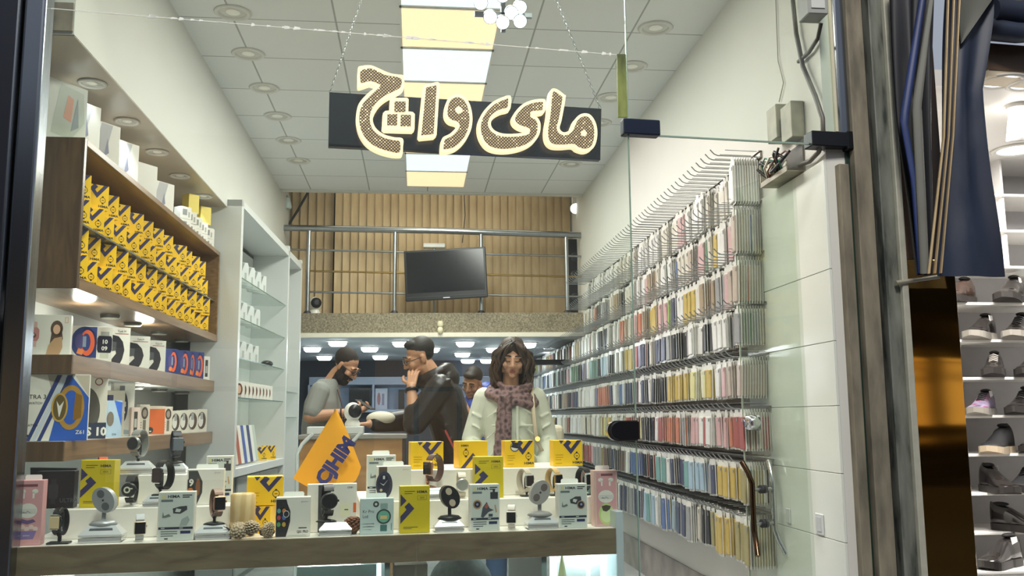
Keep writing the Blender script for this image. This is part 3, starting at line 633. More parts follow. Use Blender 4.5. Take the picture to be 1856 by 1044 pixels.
def d_yellow_tall(f):
    f.poly([(0.02, 0.83), (0.22, 0.69), (0.02, 0.56)], NAVY); f.poly([(0.02, 0.2), (0.48, 0.52), (0.3, 0.65), (0.15, 0.56), (0.22, 0.5), (0.02, 0.36)], NAVY)
    logo(f, 0.74, 0.85, 0.075); f.rect(0.58, 0.7, 0.9, 0.8, M('a8960e', 0.5)); f.rect(0.6, 0.71, 0.88, 0.79, YELD, 2); f.rect(0.66, 0.73, 0.82, 0.77, M('a8960e', 0.5), 3)
    f.lines(0.15, 0.5, 0.88, 2, INK, 0.045, 0.012); f.rect(0.12, 0.12, 0.6, 0.132, INK); f.rect(0.12, 0.09, 0.4, 0.1, INK)
def d_hima(f, watch='both', text=True):
    f.rect(0.04, 0.02, 0.96, 0.98, PALE); f.rect(0.1, 0.86, 0.2, 0.95, M('d8cf9a', 0.5), 2); logo(f, 0.42, 0.88, 0.08)
    f.rect(0.08, 0.8, 0.4, 0.845, M('68737a', 0.5), 2); f.lines(0.66, 0.92, 0.92, 2, INK, 0.04, 0.02, 2)
    f.rect(0.03, 0.235, 0.97, 0.28, M('2c3147', 0.4), 3); f.rect(0.1, 0.25, 0.2, 0.265, PALE, 4); f.rect(0.6, 0.25, 0.7, 0.265, PALE, 4)
    f.lines(0.1, 0.55, 0.18, 3, M('5d6672', 0.5), 0.045, 0.018, 2); f.rect(0.63, 0.14, 0.91, 0.2, M('2b2f5c', 0.4), 2); f.rect(0.2, 0.03, 0.3, 0.055, INK, 2)
    if watch == 'both':
        f.poly([(0.42, 0.56), (0.62, 0.53), (0.8, 0.63), (0.78, 0.71), (0.6, 0.71), (0.4, 0.64)], M('3f4146', 0.4), 2); f.poly([(0.5, 0.6), (0.6, 0.57), (0.66, 0.64), (0.52, 0.66)], PALE, 3)
        f.circ(0.78, 0.52, 0.14, M('a98b76', 0.4), 3); f.circ(0.78, 0.52, 0.105, M('2b2c38', 0.3), 4); f.circ(0.79, 0.53, 0.04, M('8f93b8', 0.4), 5)
        f.poly([(0.12, 0.48), (0.14, 0.6), (0.17, 0.51), (0.3, 0.55), (0.33, 0.5), (0.2, 0.47)], M('777c78', 0.5), 2)
    elif watch == 'strap':
        f.poly([(0.42, 0.56), (0.62, 0.55), (0.8, 0.63), (0.79, 0.71), (0.6, 0.7), (0.4, 0.66)], M('3f4146', 0.4), 2); f.poly([(0.47, 0.59), (0.6, 0.58), (0.64, 0.64), (0.5, 0.66)], PALE, 3)
        f.poly([(0.12, 0.47), (0.14, 0.6), (0.17, 0.51), (0.3, 0.55), (0.36, 0.5), (0.2, 0.47)], M('777c78', 0.5), 2); f.poly([(0.6, 0.3), (0.66, 0.44), (0.82, 0.5), (0.88, 0.42), (0.8, 0.3)], M('a4b0ae', 0.5), 2)
    else:
        f.rect(0.68, 0.68, 0.94, 0.83, M('33363c', 0.4), 2); f.rect(0.76, 0.83, 0.84, 0.88, M('33363c', 0.4), 2)
        f.circ(0.24, 0.57, 0.15, M('b0906f', 0.4), 3); f.circ(0.24, 0.57, 0.105, M('2b2c38', 0.3), 4); f.circ(0.24, 0.57, 0.04, M('8f93b8', 0.4), 5)
        f.poly([(0.36, 0.3), (0.42, 0.5), (0.56, 0.62), (0.66, 0.48), (0.8, 0.44), (0.62, 0.4), (0.44, 0.28)], M('4a4c58', 0.5), 2); f.poly([(0.48, 0.52), (0.58, 0.6), (0.62, 0.52), (0.54, 0.47)], M('a85a4a', 0.5), 3)
        f.rect(0.62, 0.3, 0.76, 0.36, M('3d4450', 0.5), 2); f.poly([(0.86, 0.38), (0.91, 0.4), (0.86, 0.56), (0.82, 0.54)], M('c09a72', 0.5), 2)
def carton(name, label, w, h, d, X, design=None, base=CARD, group=None, tab=False, hang=None, cat='box'):
    b = MB().box((0, 0, h / 2), (w, d, h), base, bev=0.0012)
    if design: design(Face(b, w, h, d))
    o = b.build(name, X=X); tag(o, label, cat, group)
    if tab:
        q = MB().prism([(-w * 0.3, h - 0.002), (w * 0.3, h - 0.002), (w * 0.3, h + 0.012), (w * 0.26, h + 0.017), (-w * 0.26, h + 0.017), (-w * 0.3, h + 0.012)], d * 0.42, d * 0.45, M('eef0ec', 0.25)).build('hang_tab', o)
    return o
# ---------------------------------------------------------------- wooden display cabinet in the niche
XC = -1.43
cy0, cy1 = onx(147, 380, XC).y, PANEL_Y - 0.004
cz0, cz1 = 1.757, 2.418; czm = 2.055
def cab(mb, *a, **k): return mb.span(*a, **k)
t = thing('display_cabinet', 'brown wooden wall cabinet full of yellow watch boxes', 'cabinet', T(XC, cy0, cz0))
W_ = XC - NX - 0.004; L_ = cy1 - cy0; H_ = cz1 - cz0
MB().span((-W_, 0, 0), (0, 0.03, H_), WOODD, bev=0.002).build('end_panel', t)
MB().span((-W_, L_ - 0.03, 0), (0, L_, H_), WOOD, bev=0.002).build('end_panel', t)
MB().span((-W_, 0.03, H_ - 0.03), (0, L_ - 0.03, H_), WOOD, bev=0.002).build('top_board', t)
MB().span((-W_, 0.03, 0), (0, L_ - 0.03, 0.05), WOOD, bev=0.002).build('bottom_board', t)
MB().span((-W_, 0.03, 0.05), (-W_ + 0.012, L_ - 0.03, H_ - 0.03), WOODD).build('back_panel', t)
MB().span((-W_ + 0.012, 0.03, czm - cz0 - 0.004), (-0.025, L_ - 0.03, czm - cz0 + 0.004), M('6d6f66', 0.1, noise_amt=0.05)).build('shelf', t)
yb_ = [None, None]
LAY = ['topmost', 'second', 'third', 'lowest']
def ybox(label, photo):
    i = 1 if photo else 0
    if yb_[i] is None:
        yb_[i] = carton('smartwatch_box', label, 0.142, 0.118, 0.08, I4, d_yellow_photo if photo else d_yellow_wide, YEL, 'yellow boxes in the wooden cabinet'); return yb_[i]
    return dup(yb_[i], I4, label, 'yellow boxes in the wooden cabinet')
specs = ((0, czm + 0.005 + 0.1186, 13, (8,)), (1, czm + 0.0048, 14, ()), (2, cz0 + 0.051 + 0.1186, 14, ()), (3, cz0 + 0.0506, 15, ()))
for lay, z, n, gaps in specs:
    y = cy0 + 0.15 + (0.02 if lay % 2 == 0 else 0); k = 0
    step = (cy1 - 0.14 - y) / (n - 0.5)
    for i in range(n):
        if i in gaps: y += step * 0.6; continue
        photo = (lay, i) in ((1, 8), (2, 0), (2, 1), (2, 5), (3, 1))
        o = ybox('yellow watch box, ' + nth(k) + ' from the street in the ' + LAY[lay] + ' layer of the wooden cabinet', photo)
        o.matrix_world = T(XC - 0.105 + rnd.uniform(-0.012, 0.012), y, z) @ RZ(42 + rnd.uniform(-5, 5)); y += step; k += 1
# shelves below
s1z, s2z = 1.478, 1.117
def ledge(z, x, label, px0):
    y0 = onx(px0, 700, x).y
    t = thing('wall_shelf', label, 'shelf', T(x, y0, z))
    MB().span((NX - x + 0.004, 0.012, -0.08), (-0.012, PANEL_Y - y0 - 0.004, 0), GREY).build('board', t)
    MB().span((-0.012, 0.012, -0.082), (0, PANEL_Y - y0 - 0.004, 0), WOOD, bev=0.002).build('front_edge', t)
    MB().span((NX - x + 0.004, 0, -0.082), (0, 0.012, 0), WOODD, bev=0.002).build('end_panel', t)
    return y0
XS = -1.44
ys1 = ledge(s1z, XS, 'upper long brown-edged wall shelf under the wooden cabinet', 128)
ys2 = ledge(s2z, XS, 'lower long brown-edged wall shelf just above the counter', 122)
dl = None
for row, z, xs in (('cabinet', cz0, [(200, 568), (241, 580), (289, 597), (330, 606)]), ('upper shelf', s1z - 0.08, [(245, 696), (289, 700), (330, 704)])):
    for i, (px, py) in enumerate(xs):
        p = onx(px, py, -1.62); p.z = z
        lab = 'round puck light under the ' + row + ', ' + nth(i) + ' from the street'
        if dl is None:
            dl = thing('puck_light', lab, 'light', T(p), 'puck lights under the shelves')
            MB().lathe([(0.05, 0), (0.05, -0.012), (0.046, -0.016)], M('55534e', 0.4), n=24).build('housing', dl); MB().lathe([(0.044, -0.016), (0.044, -0.019)], M('e8e2d2', 0.3), n=22).build('lens', dl)
        else: dup(dl, T(p), lab, 'puck lights under the shelves')
for y in (4.6, 5.6): point('niche_lamp', (-1.58, y, cz0 - 0.05), 2.2, NEUT, 0.05); point('niche_lamp', (-1.58, y, s1z - 0.13), 2.2, NEUT, 0.05)
# goods on the shelves: px range, top and base rows in the photo -> a box standing on the shelf
def shelfbox(px0, px1, pt, pb, z, x, label, design, base=CARD, yaw=40, dep=0.05, name='smartwatch_box', group=None):
    q = onx((px0 + px1) / 2, pb, x); q.z = z + 0.0006; dist = (q - CAM).length; k = 0.85 * q.y / F
    vd = math.degrees(math.atan2(-q.x, q.y)); w = 0.95 * (px1 - px0) * q.y / F / max(0.35, math.cos(R(yaw) - R(vd)))
    h = (pb - pt) * q.y / F
    return carton(name, label, w, h, dep, T(q) @ RZ(yaw), design, base, group)
BLUE = M('2f5fc0', 0.4, name='blue_print'); ORG = M('e8673f', 0.4, name='orange_print'); ROSE = M('c98a86', 0.4, name='rose_print'); TAN = M('c8a078', 0.5, name='tan_print'); GOLD = M('b48a3e', 0.35, name='gold_print'); HAIRP = M('5a4232', 0.5, name='brown_print')
def d_girl(f):
    f.poly([(0.14, 0.34), (0.3, 0.34), (0.34, 0.42), (0.34, 0.62), (0.3, 0.68), (0.14, 0.68), (0.1, 0.62), (0.1, 0.42)], ROSE); f.rect(0.15, 0.2, 0.29, 0.34, M('dcb6ae', 0.4)); f.rect(0.15, 0.68, 0.29, 0.82, M('dcb6ae', 0.4)); f.circ(0.22, 0.48, 0.06, M('7a4a48', 0.4), 2); f.circ(0.22, 0.5, 0.025, CARD, 3)
    f.ell(0.7, 0.66, 0.13, 0.2, HAIRP); f.poly([(0.56, 0.2), (0.6, 0.6), (0.8, 0.7), (0.84, 0.4), (0.8, 0.3)], HAIRP); f.ell(0.7, 0.64, 0.075, 0.12, M('e2b596', 0.5), 2); f.poly([(0.5, 0.02), (0.54, 0.24), (0.66, 0.42), (0.82, 0.46), (0.84, 0.2), (0.78, 0.02)], TAN, 2)
    f.rect(0.86, 0.8, 0.94, 0.95, M('e3b9a4', 0.5)); f.rect(0.88, 0.82, 0.92, 0.93, CARD, 2)
def d_bluewatch(f):
    f.poly([(0.5, 0.02), (0.99, 0.02), (0.99, 0.98), (0.5, 0.98)], NAVYB); f.ell(0.55, 0.5, 0.45, 0.48, NAVYB); f.ell(0.66, 0.48, 0.26, 0.4, ORG, 2); f.ell(0.62, 0.5, 0.15, 0.27, NAVYB, 3); f.ell(0.4, 0.52, 0.17, 0.24, M('56508a', 0.35), 4); f.rect(0.5, 0.35, 0.62, 0.68, M('8f98ad', 0.35), 5); f.poly([(0.3, 0.15), (0.5, 0.1), (0.56, 0.25), (0.36, 0.32)], M('ef8a4a', 0.4), 4)
NAVYB = M('34427f', 0.4, name='deep_blue_print')
def d_clock(f):
    f.rect(0.3, 0.7, 0.8, 0.86, M('a9aaa4', 0.4)); f.rect(0.3, 0.1, 0.8, 0.28, M('c9cabb', 0.4)); f.poly([(0.12, 0.34), (0.2, 0.26), (0.9, 0.26), (0.98, 0.34), (0.98, 0.66), (0.9, 0.74), (0.2, 0.74), (0.12, 0.66)], M('2c2b3c', 0.3), 2); f.text(0.55, 0.52, 0.16, '10', CARD, 3, bold=0.03); f.text(0.55, 0.33, 0.16, '09', CARD, 3, bold=0.03)
def d_tank(f):
    f.text(0.55, 0.87, 0.08, 'Tank M', INK, 2, sx=0.9); f.rect(0.2, 0.82, 0.9, 0.84, M('a85a50', 0.5)); f.poly([(0.02, 0.05), (0.5, 0.02), (0.62, 0.15), (0.72, 0.4), (0.62, 0.62), (0.4, 0.76), (0.02, 0.8), (0.02, 0.6), (0.2, 0.5), (0.3, 0.3), (0.02, 0.1)], INK); f.poly([(0.05, 0.35), (0.28, 0.38), (0.3, 0.6), (0.06, 0.62)], M('55595c', 0.4), 2)
def d_ultra(f):
    f.poly([(0.45, 0.0), (1.0, 0.0), (1.0, 0.65), (0.72, 0.99), (0.66, 0.99)], BLUE); f.poly([(0.78, 0.99), (1, 0.99), (1, 0.66)], M('c9bfae', 0.5)); f.poly([(0.38, 0.99), (0.62, 0.99), (0.46, 0.72)], M('b6afa0', 0.5))
    for a in (0.12, 0.2, 0.28): f.poly([(a, 0.0), (a + 0.055, 0.0), (a + 0.47, 0.99), (a + 0.4, 0.99)], NAVYB if a != 0.2 else M('c9d3e0', 0.4), 2)
    f.text(0.2, 0.63, 0.09, 'ULTRA 3', INK, 3); f.text(0.14, 0.55, 0.05, 'SMART WATCH', INK, 3); f.text(0.1, 0.22, 0.05, 'SMARTWATCH', INK, 3); f.circ(0.14, 0.08, 0.02, INK, 3)
    f.ell(0.74, 0.5, 0.2, 0.34, GOLD, 3); f.ell(0.74, 0.5, 0.13, 0.26, BLUE, 4); f.poly([(0.78, 0.3), (0.9, 0.35), (0.9, 0.68), (0.8, 0.72)], M('8e6626', 0.35), 5); f.ell(0.58, 0.5, 0.12, 0.22, M('c79f4e', 0.3), 5); f.ell(0.58, 0.5, 0.095, 0.19, M('6a5a34', 0.25), 6); f.poly([(0.575, 0.36), (0.585, 0.36), (0.64, 0.6), (0.58, 0.52), (0.53, 0.6)], CARD, 7)
    f.text(0.9, 0.1, 0.08, 'Z61', CARD, 3, bold=0.02)
def d_ten(f):
    f.ell(0.1, 0.42, 0.62, 0.36, M('5a5650', 0.4)); f.rect(0, 0, 1, 0.24, M('333a52', 0.4), 2); f.text(0.6, 0.05, 0.17, 'S 10', CARD, 3, bold=0.04); f.circ(0.62, 0.86, 0.17, M('8c4a42', 0.5), 2, hole=0.75)
def d_bluebox(f):
    f.rect(0, 0, 1, 1, M('9fb4c8', 0.4)); f.poly([(0.55, 1), (1, 0.95), (1, 0.3)], BLUE, 2); f.ell(0.36, 0.5, 0.2, 0.2, M('6e665a', 0.4), 3); f.text(0.6, 0.06, 0.07, 'Z58', INK, 3)
def d_black8(f):
    f.ell(0.4, 0.52, 0.3, 0.3, M('2d3046', 0.35)); f.rect(0.28, 0.78, 0.52, 0.9, M('77787c', 0.4)); f.text(0.42, 0.52, 0.14, '08', CARD, 3, bold=0.03); f.text(0.42, 0.4, 0.12, '36', CARD, 3, bold=0.03); f.rect(0.3, 0.12, 0.5, 0.25, M('2d3046', 0.35)); f.poly([(0.1, 0.04), (0.5, 0.12), (0.9, 0.1), (0.9, 0.03)], M('9fb0b8', 0.4))
def d_smallwatch(f):
    f.ell(0.5, 0.72, 0.34, 0.2, M('4a3d36', 0.4)); f.ell(0.5, 0.72, 0.2, 0.12, M('97897c', 0.4), 2); f.rect(0.35, 0.1, 0.65, 0.5, M('6f675c', 0.4)); f.lines(0.1, 0.25, 0.4, 4, M('8a857a', 0.5), 0.08, 0.03)
def d_orange(f): f.rect(0.02, 0.02, 0.98, 0.9, ORG2); f.circ(0.12, 0.16, 0.18, M('33302e', 0.5), 2); f.rect(0.06, 0.1, 0.18, 0.14, CARD, 3)
ORG2 = M('d9672c', 0.45, name='burnt_orange_print')
def d_halfring(f): f.ell(0.45, 0.5, 0.42, 0.38, M('58483f', 0.4)); f.ell(0.35, 0.48, 0.25, 0.26, CARD, 2); f.rect(0.3, 0.55, 0.55, 0.85, M('a9aca8', 0.4), 3); f.circ(0.3, 0.15, 0.08, M('9a9a92', 0.5), hole=0.6)
def d_thin(f): f.rect(0.3, 0.15, 0.7, 0.85, M('3c3a3a', 0.4)); f.rect(0.36, 0.3, 0.64, 0.6, M('b7b3ab', 0.4), 2)
S1 = [((46, 124, 566, 636), 'large white box with a pink watch and a woman pictured on the upper shelf', d_girl, CARD, 12),
      ((124, 172, 585, 641), 'white box with an orange-strapped watch on dark blue, beside the large white box', d_bluewatch, CARD, 22),
      ((170, 199, 587, 648), 'white box showing a silver watch that reads ten past ten', d_clock, CARD, 30),
      ((197, 230, 590, 655), 'first white box with a black rugged watch, next to the clock box', d_tank, CARD, 36),
      ((229, 266, 606, 662), 'second white box with a black rugged watch, in the middle of the upper shelf', d_tank, CARD, 38),
      ((266, 295, 615, 669), 'third white box with a black rugged watch, before the row of blue boxes', d_tank, CARD, 40)]
S1 += [((a, c, 632 + i * 2, 676 + i * 3), 'small blue box with a pink-orange watch, ' + nth(i) + ' of four on the upper shelf', d_bluewatch, NAVYB, 42) for i, (a, c) in enumerate(((295, 317), (317, 338), (336, 349), (344, 365)))]
S1 += [((364, 376, 644, 686), 'thin white box beside the small blue boxes', d_thin, CARD, 44), ((374, 387, 646, 690), 'white box with a dark watch at the far end of the upper shelf', d_thin, CARD, 44)]
for (a, c, pt, pb), lab, dz, base, yaw in S1: shelfbox(a, c, pt, pb, s1z, XS - 0.06 if a > 50 else at(85, 600, ys1 + 0.06).x, lab, dz, base, yaw)
S2 = [((40, 152, 682, 795), 'big white and blue box with a gold watch on the lower shelf', d_ultra, CARD, 14, 0.0),
      ((147, 187, 677, 790), 'tall grey box printed S 10 next to the big blue box', d_ten, M('d8d2c6', 0.4), 30, 0.0),
      ((185, 215, 724, 787), 'pale blue box with a small watch leaning in front of the white ones', d_bluebox, M('9fb4c8', 0.4), 34, 0.0),
      ((201, 237, 690, 786), 'white box with a dark watch face behind the pale blue box', d_black8, CARD, 34, -0.06),
      ((234, 249, 732, 781), 'small white box with a pink band at its top on the lower shelf', d_thin, M('dcc4b8', 0.4), 38, 0.0),
      ((249, 266, 728, 781), 'clear box with a dark round watch, left of the orange box', d_smallwatch, M('cfc4b4', 0.4), 38, 0.0),
      ((266, 294, 730, 779), 'burnt orange box among white ones on the lower shelf', d_orange, M('d8c8b4', 0.4), 40, 0.0),
      ((293, 308, 730, 777), 'clear box with a dark round watch, right of the orange box', d_smallwatch, M('cfc4b4', 0.4), 40, 0.0)]
S2 += [((a, c, 737, 776), 'small cream box with a dark strap, ' + nth(i) + ' of four ending the lower shelf', d_halfring, M('dcd6c8', 0.4), 42, 0.0) for i, (a, c) in enumerate(((307, 323), (322, 338), (337, 355), (354, 371)))]
for (a, c, pt, pb), lab, dz, base, yaw, dx in S2: shelfbox(a, c, pt, pb, s2z, XS - 0.06 + dx if a > 50 else at(96, 730, ys2 + 0.07).x, lab, dz, base, yaw)
def d_blueback(f): f.rect(0.0, 0.3, 0.25, 1, NAVY); f.rect(0.3, 0.6, 0.7, 0.9, NAVY); f.circ(0.85, 0.4, 0.1, M('8a7a66', 0.5), hole=0.7)
for i, (a, c, pt, lab) in enumerate(((160, 216, 562, 'grey and navy box standing at the back of the upper shelf'),)):
    q = onx((a + c) / 2, 600, -1.66); carton('smartwatch_box', lab, 0.14, 0.17, 0.05, T(q.x, q.y, s1z) @ RZ(45), d_blueback, M('b7ad9c', 0.5))
q = onx(190, 690, -1.62); carton('smartwatch_box', 'grey and navy box standing at the back of the lower shelf', 0.2, 0.24, 0.05, T(q.x, q.y, s2z) @ RZ(35), d_blueback, M('c4bba9', 0.5))
# on top of the wooden cabinet
def d_frost(f): f.poly([(0.05, 0.0), (0.4, 0.98), (0.75, 0.98), (0.6, 0.5), (0.5, 0.0)], M('b9b9bb', 0.3)); f.poly([(0.5, 0.3), (0.6, 0.7), (0.66, 0.4)], M('8d8fa3', 0.3), 2)
def d_green(f): f.poly([(0.1, 0.1), (0.6, 0.05), (0.95, 0.4), (0.9, 0.9), (0.3, 0.95)], M('b4bcae', 0.3)); f.poly([(0.4, 0.4), (0.6, 0.35), (0.65, 0.75), (0.5, 0.8)], M('c78a68', 0.4), 2); f.poly([(0.6, 0.2), (0.8, 0.3), (0.75, 0.8)], M('7f8a8c', 0.4), 3)
x = XC - 0.12
for i, (px, w, h, dz, base, lab) in enumerate(((92, 0.2, 0.27, d_green, M('c9cdc2', 0.4), 'green-grey watch box at the street end on top of the wooden cabinet'),
    (148, 0.19, 0.25, d_frost, CARD, 'tall white box with a grey wave, second from the street on top of the cabinet'), (188, 0.19, 0.25, d_frost, CARD, 'tall white box with a grey wave, third from the street on top of the cabinet'),
    (226, 0.19, 0.25, d_frost, CARD, 'tall white box with a grey wave, fourth from the street on top of the cabinet'), (262, 0.2, 0.23, None, CARD, 'plain white box brightly lit on top of the cabinet'), (296, 0.2, 0.22, d_frost, CARD, 'last of the large white boxes on top of the cabinet'))):
    q = onx(px, 250, x); carton('smartwatch_box', lab, w, h, 0.07, T(x - 0.02, max(q.y, cy0 + 0.1), cz1 + 0.0006) @ RZ(58), dz, base)
k = 0
def d_tiny(f): f.rect(0.2, 0.3, 0.6, 0.8, M('8d8f8c', 0.4)); f.rect(0.7, 0.15, 0.85, 0.6, M('b0aea6', 0.4))
sb = None
for lev in range(3):
    n = (7, 6, 2)[lev]
    for i in range(n):
        q = onx((322 if lev < 2 else 336) + (11 if lev < 2 else 24) * i, 400, x); z = cz1 + 0.081 * lev
        lab = ('small yellow box topping the stacks, ' + nth(i) + ' of two' if lev == 2 else 'small white box, ' + nth(i) + ' from the street in the ' + ('bottom' if lev == 0 else 'upper') + ' layer') + ' on the cabinet top'
        if lev < 2 and sb: o = dup(sb, I4, lab)
        else: o = carton('smartwatch_box', lab, 0.085, 0.08 if lev < 2 else 0.13, 0.07, I4, d_tiny if lev < 2 else None, CARD if lev < 2 else M('e6cf62', 0.4), 'small boxes on the cabinet top')
        if lev < 2 and not sb: sb = o
        o.matrix_world = T(x + 0.03, min(q.y, cy1 - 0.06), z) @ RZ(50 + rnd.uniform(-6, 6))
# ---------------------------------------------------------------- white shelf unit with glass shelves
ua = onx(441, 362, -1.285); UY0, UY1 = PANEL_Y, PANEL_Y + 2.3
def up(px, py): return onp(px, py, (-1.285, UY0, 0), (-1, 0.055, 0) and V((math.cos(R(3.0)), -math.sin(R(3.0)), 0)))
UXM = T(-1.285, UY0, 0) @ RZ(-3.0)         # local y runs along the unit front, -x into it
topz = up(441, 363).z; 
ldiv = (up(523, 500) - V((-1.285, UY0, 0))).y; lend = (up(553, 512) - V((-1.285, UY0, 0))).y; lend = min(lend, 2.55)
botz = up(480, 838).z
D_ = -0.33
t = thing('shelf_unit', 'tall white open shelf unit with glass shelves beside the niche', 'shelf', UXM)
UW = M('d9dcda', 0.35, noise_amt=0.02, name='unit_white')
def ub(nm, a, c, m=UW): return MB().span(a, c, m, bev=0.002).build(nm, t)
ub('side_panel', (D_, 0, botz - 0.06), (0, 0.06, topz)); ub('divider', (D_, ldiv, 0.0), (0, ldiv + 0.05, topz)); ub('side_panel', (D_, lend, 0.0), (0, lend + 0.04, topz - 0.02))
MB().add([(D_, 0, topz - 0.05), (0, 0, topz - 0.05), (0, lend, topz - 0.12), (D_, lend, topz - 0.12), (D_, 0, topz), (0, 0, topz), (0, lend + 0.04, topz - 0.06), (D_, lend + 0.04, topz - 0.06)], [[3, 2, 1, 0], [4, 5, 6, 7], [0, 1, 5, 4], [1, 2, 6, 5], [2, 3, 7, 6], [3, 0, 4, 7]], UW).build('top_board', t)
ub('back_panel', (D_ - 0.01, 0, botz - 0.06), (D_, lend + 0.04, topz - 0.13)); ub('bottom_board', (D_, 0.06, botz - 0.06), (0.0, ldiv, botz))
SHG = glass_mat('shelf_glass', 'f1f6f4', 0.06)
szs = []
for i, (py) in enumerate((548, 609, 668, 727)):
    z = up(514, py).z; szs.append(z)
    g = MB().span((D_ + 0.002, 0.062, z - 0.008), (-0.02, ldiv - 0.002, z), SHG).build('glass_shelf', t)
    MB().span((-0.0205, 0.062, z - 0.008), (-0.0195, ldiv - 0.002, z), M('5f7f72', 0.15)).build('glass_edge', g)
for z in (up(540, 712).z, up(540, 756).z):
    MB().span((D_ + 0.002, ldiv + 0.052, z - 0.008), (-0.01, lend - 0.002, z), SHG).build('glass_shelf', t)
hk = [MB() for _ in range(7)]
for i, m_ in enumerate(hk):
    z = 1.75 + 0.09 * i; m_.tube([(D_ + 0.01, ldiv + 0.3, z), (-0.12, ldiv + 0.3, z), (-0.1, ldiv + 0.3, z + 0.02)], 0.004, STEEL, n=6).build('hook', t)
def unitbox(name, label, yy, z, w, h, d, design, base, yaw=50, xx=-0.2, group=None, tilt=0):
    return carton(name, label, w, h, d, UXM @ T(xx, yy, z) @ RZ(yaw) @ RY(tilt), design, base, group)
def d_stripe(f): f.poly([(0.1, 0.02), (0.3, 0.02), (0.75, 0.98), (0.5, 0.98)], M('8d9291', 0.4)); f.rect(0.75, 0.1, 0.9, 0.5, M('aeb2ae', 0.4))
def d_face(f): f.ell(0.5, 0.5, 0.3, 0.4, M('6b4436', 0.4)); f.ell(0.5, 0.52, 0.17, 0.26, M('e0b79c', 0.4), 2); f.rect(0.3, 0.04, 0.7, 0.2, M('b8b2aa', 0.4), 2)
pr_ = {}
def rep(key, mk, X, label):
    if key in pr_: return dup(pr_[key], X, label)
    pr_[key] = mk(label); pr_[key].matrix_world = X; return pr_[key]
SHN = ['top', 'second', 'third', 'fourth']
for s in range(3):
    for i in range(7 - s):
        rep('grey' + str(s), lambda l: carton('smartwatch_box', l, 0.12, 0.16 - 0.01 * s, 0.03, I4, d_stripe, M('d7dbd8', 0.4), 'grey boxes on the glass shelves'), UXM @ T(-0.1 - 0.02 * (i % 2), 0.42 + 0.115 * i, szs[s] + 0.0006) @ RZ(48 + rnd.uniform(-4, 4)), 'pale grey watch box, ' + nth(i) + ' from the street on the ' + SHN[s] + ' glass shelf')
for i in range(9):
    rep('face', lambda l: carton('smartwatch_box', l, 0.1, 0.125, 0.04, I4, d_face, CARD, 'portrait boxes on the lowest glass shelf'), UXM @ T(-0.09, 0.42 + 0.13 * i, szs[3] + 0.0006) @ RZ(42), 'white face-printed box, ' + nth(i) + ' from the street on the lowest glass shelf')
q = T(-0.1, 1.5, szs[2] + 0.0006)
o = MB().ell((0, 0, 0.03), (0.05, 0.1, 0.03), BLACK).build('glasses_case', X=UXM @ q); tag(o, 'black oval case lying on the third glass shelf', 'case')
BK = (('c9c4b8', 'cream'), ('a85f50', 'red-edged'), ('e2ded2', 'white'), ('4a5fa0', 'blue'), ('d7d9d4', 'pale grey'), ('3e466f', 'navy'), ('dfe0da', 'chalk white'), ('b9c4b8', 'pale green'))
for i, (hx, nm) in enumerate(BK):
    b = MB().box((0, 0, 0.15), (0.19, 0.03, 0.3), M(hx, 0.4), bev=0.002); Face(b, 0.19, 0.3, 0.03).ell(0.5, 0.5, 0.3, 0.25, M('8f908c', 0.4)).rect(0.1, 0.05, 0.4, 0.1, NAVY)
    o = b.build('tablet_case', X=UXM @ T(-0.13, 0.34 + 0.1 * i, botz + 0.012) @ RZ(52) @ RX(-14) ); tag(o, nm + ' flat case leaning in the bottom bay of the white shelf unit', 'case', 'flat cases in the shelf unit')
carton('smartwatch_box', 'pair-sized yellow box on the bottom board of the white shelf unit', 0.13, 0.115, 0.09, UXM @ T(-0.14, ldiv - 0.42, botz + 0.0006) @ RZ(25), d_yellow_wide, YEL)
carton('smartwatch_box', 'yellow box next to the white divider on the bottom board of the shelf unit', 0.11, 0.12, 0.09, UXM @ T(-0.1, ldiv - 0.2, botz + 0.0006) @ RZ(25), d_yellow_wide, YEL)
carton('smartwatch_box', 'slim yellow box at the street end of the bottom board of the shelf unit', 0.05, 0.14, 0.05, UXM @ T(-0.06, 0.14, botz + 0.0006) @ RZ(25), d_yellow_tall, YEL)
def d_buds(f): f.rect(0.06, 0.06, 0.94, 0.94, M('c3cfca', 0.3)); f.ell(0.45, 0.45, 0.2, 0.1, INK, 2); f.ell(0.6, 0.36, 0.12, 0.08, INK, 2)
carton('earphone_box', 'square pale box with black earphones in the narrow bay of the shelf unit', 0.19, 0.18, 0.05, UXM @ T(-0.15, (ldiv + lend) / 2 + 0.06, up(540, 712).z + 0.0006) @ RZ(12), d_buds, M('c9cfca', 0.4))
b = MB()
for i in range(6): b.box((0, 0, 0), (0.03, 0.003, 0.14), M('c9beb2', 0.5), T(0.008 * i, -0.004 * i, 0) @ RX(12 * math.sin(i)) @ RY(8 * i - 20))
o = b.build('card_packet', X=UXM @ T(-0.15, ldiv + 0.26, up(535, 565).z)); tag(o, 'fan of pale packets hung on a hook in the narrow bay of the shelf unit', 'packet')
MG = M('8c9090', 0.5, noise_amt=0.03, name='grey_board')
t = thing('base_cabinet', 'grey floor cabinet under the white shelf unit', 'cabinet', UXM)
MB().span((D_, 0.3, 0), (-0.06, ldiv - 0.01, botz - 0.065), MG, bev=0.003).build('carcass', t)
for i in range(2): MB().span((-0.058, 0.32 + i * 0.75, 0.05), (-0.04, 1.05 + i * 0.75, botz - 0.08), M('a4a8a6', 0.4), bev=0.003).build('door', t)
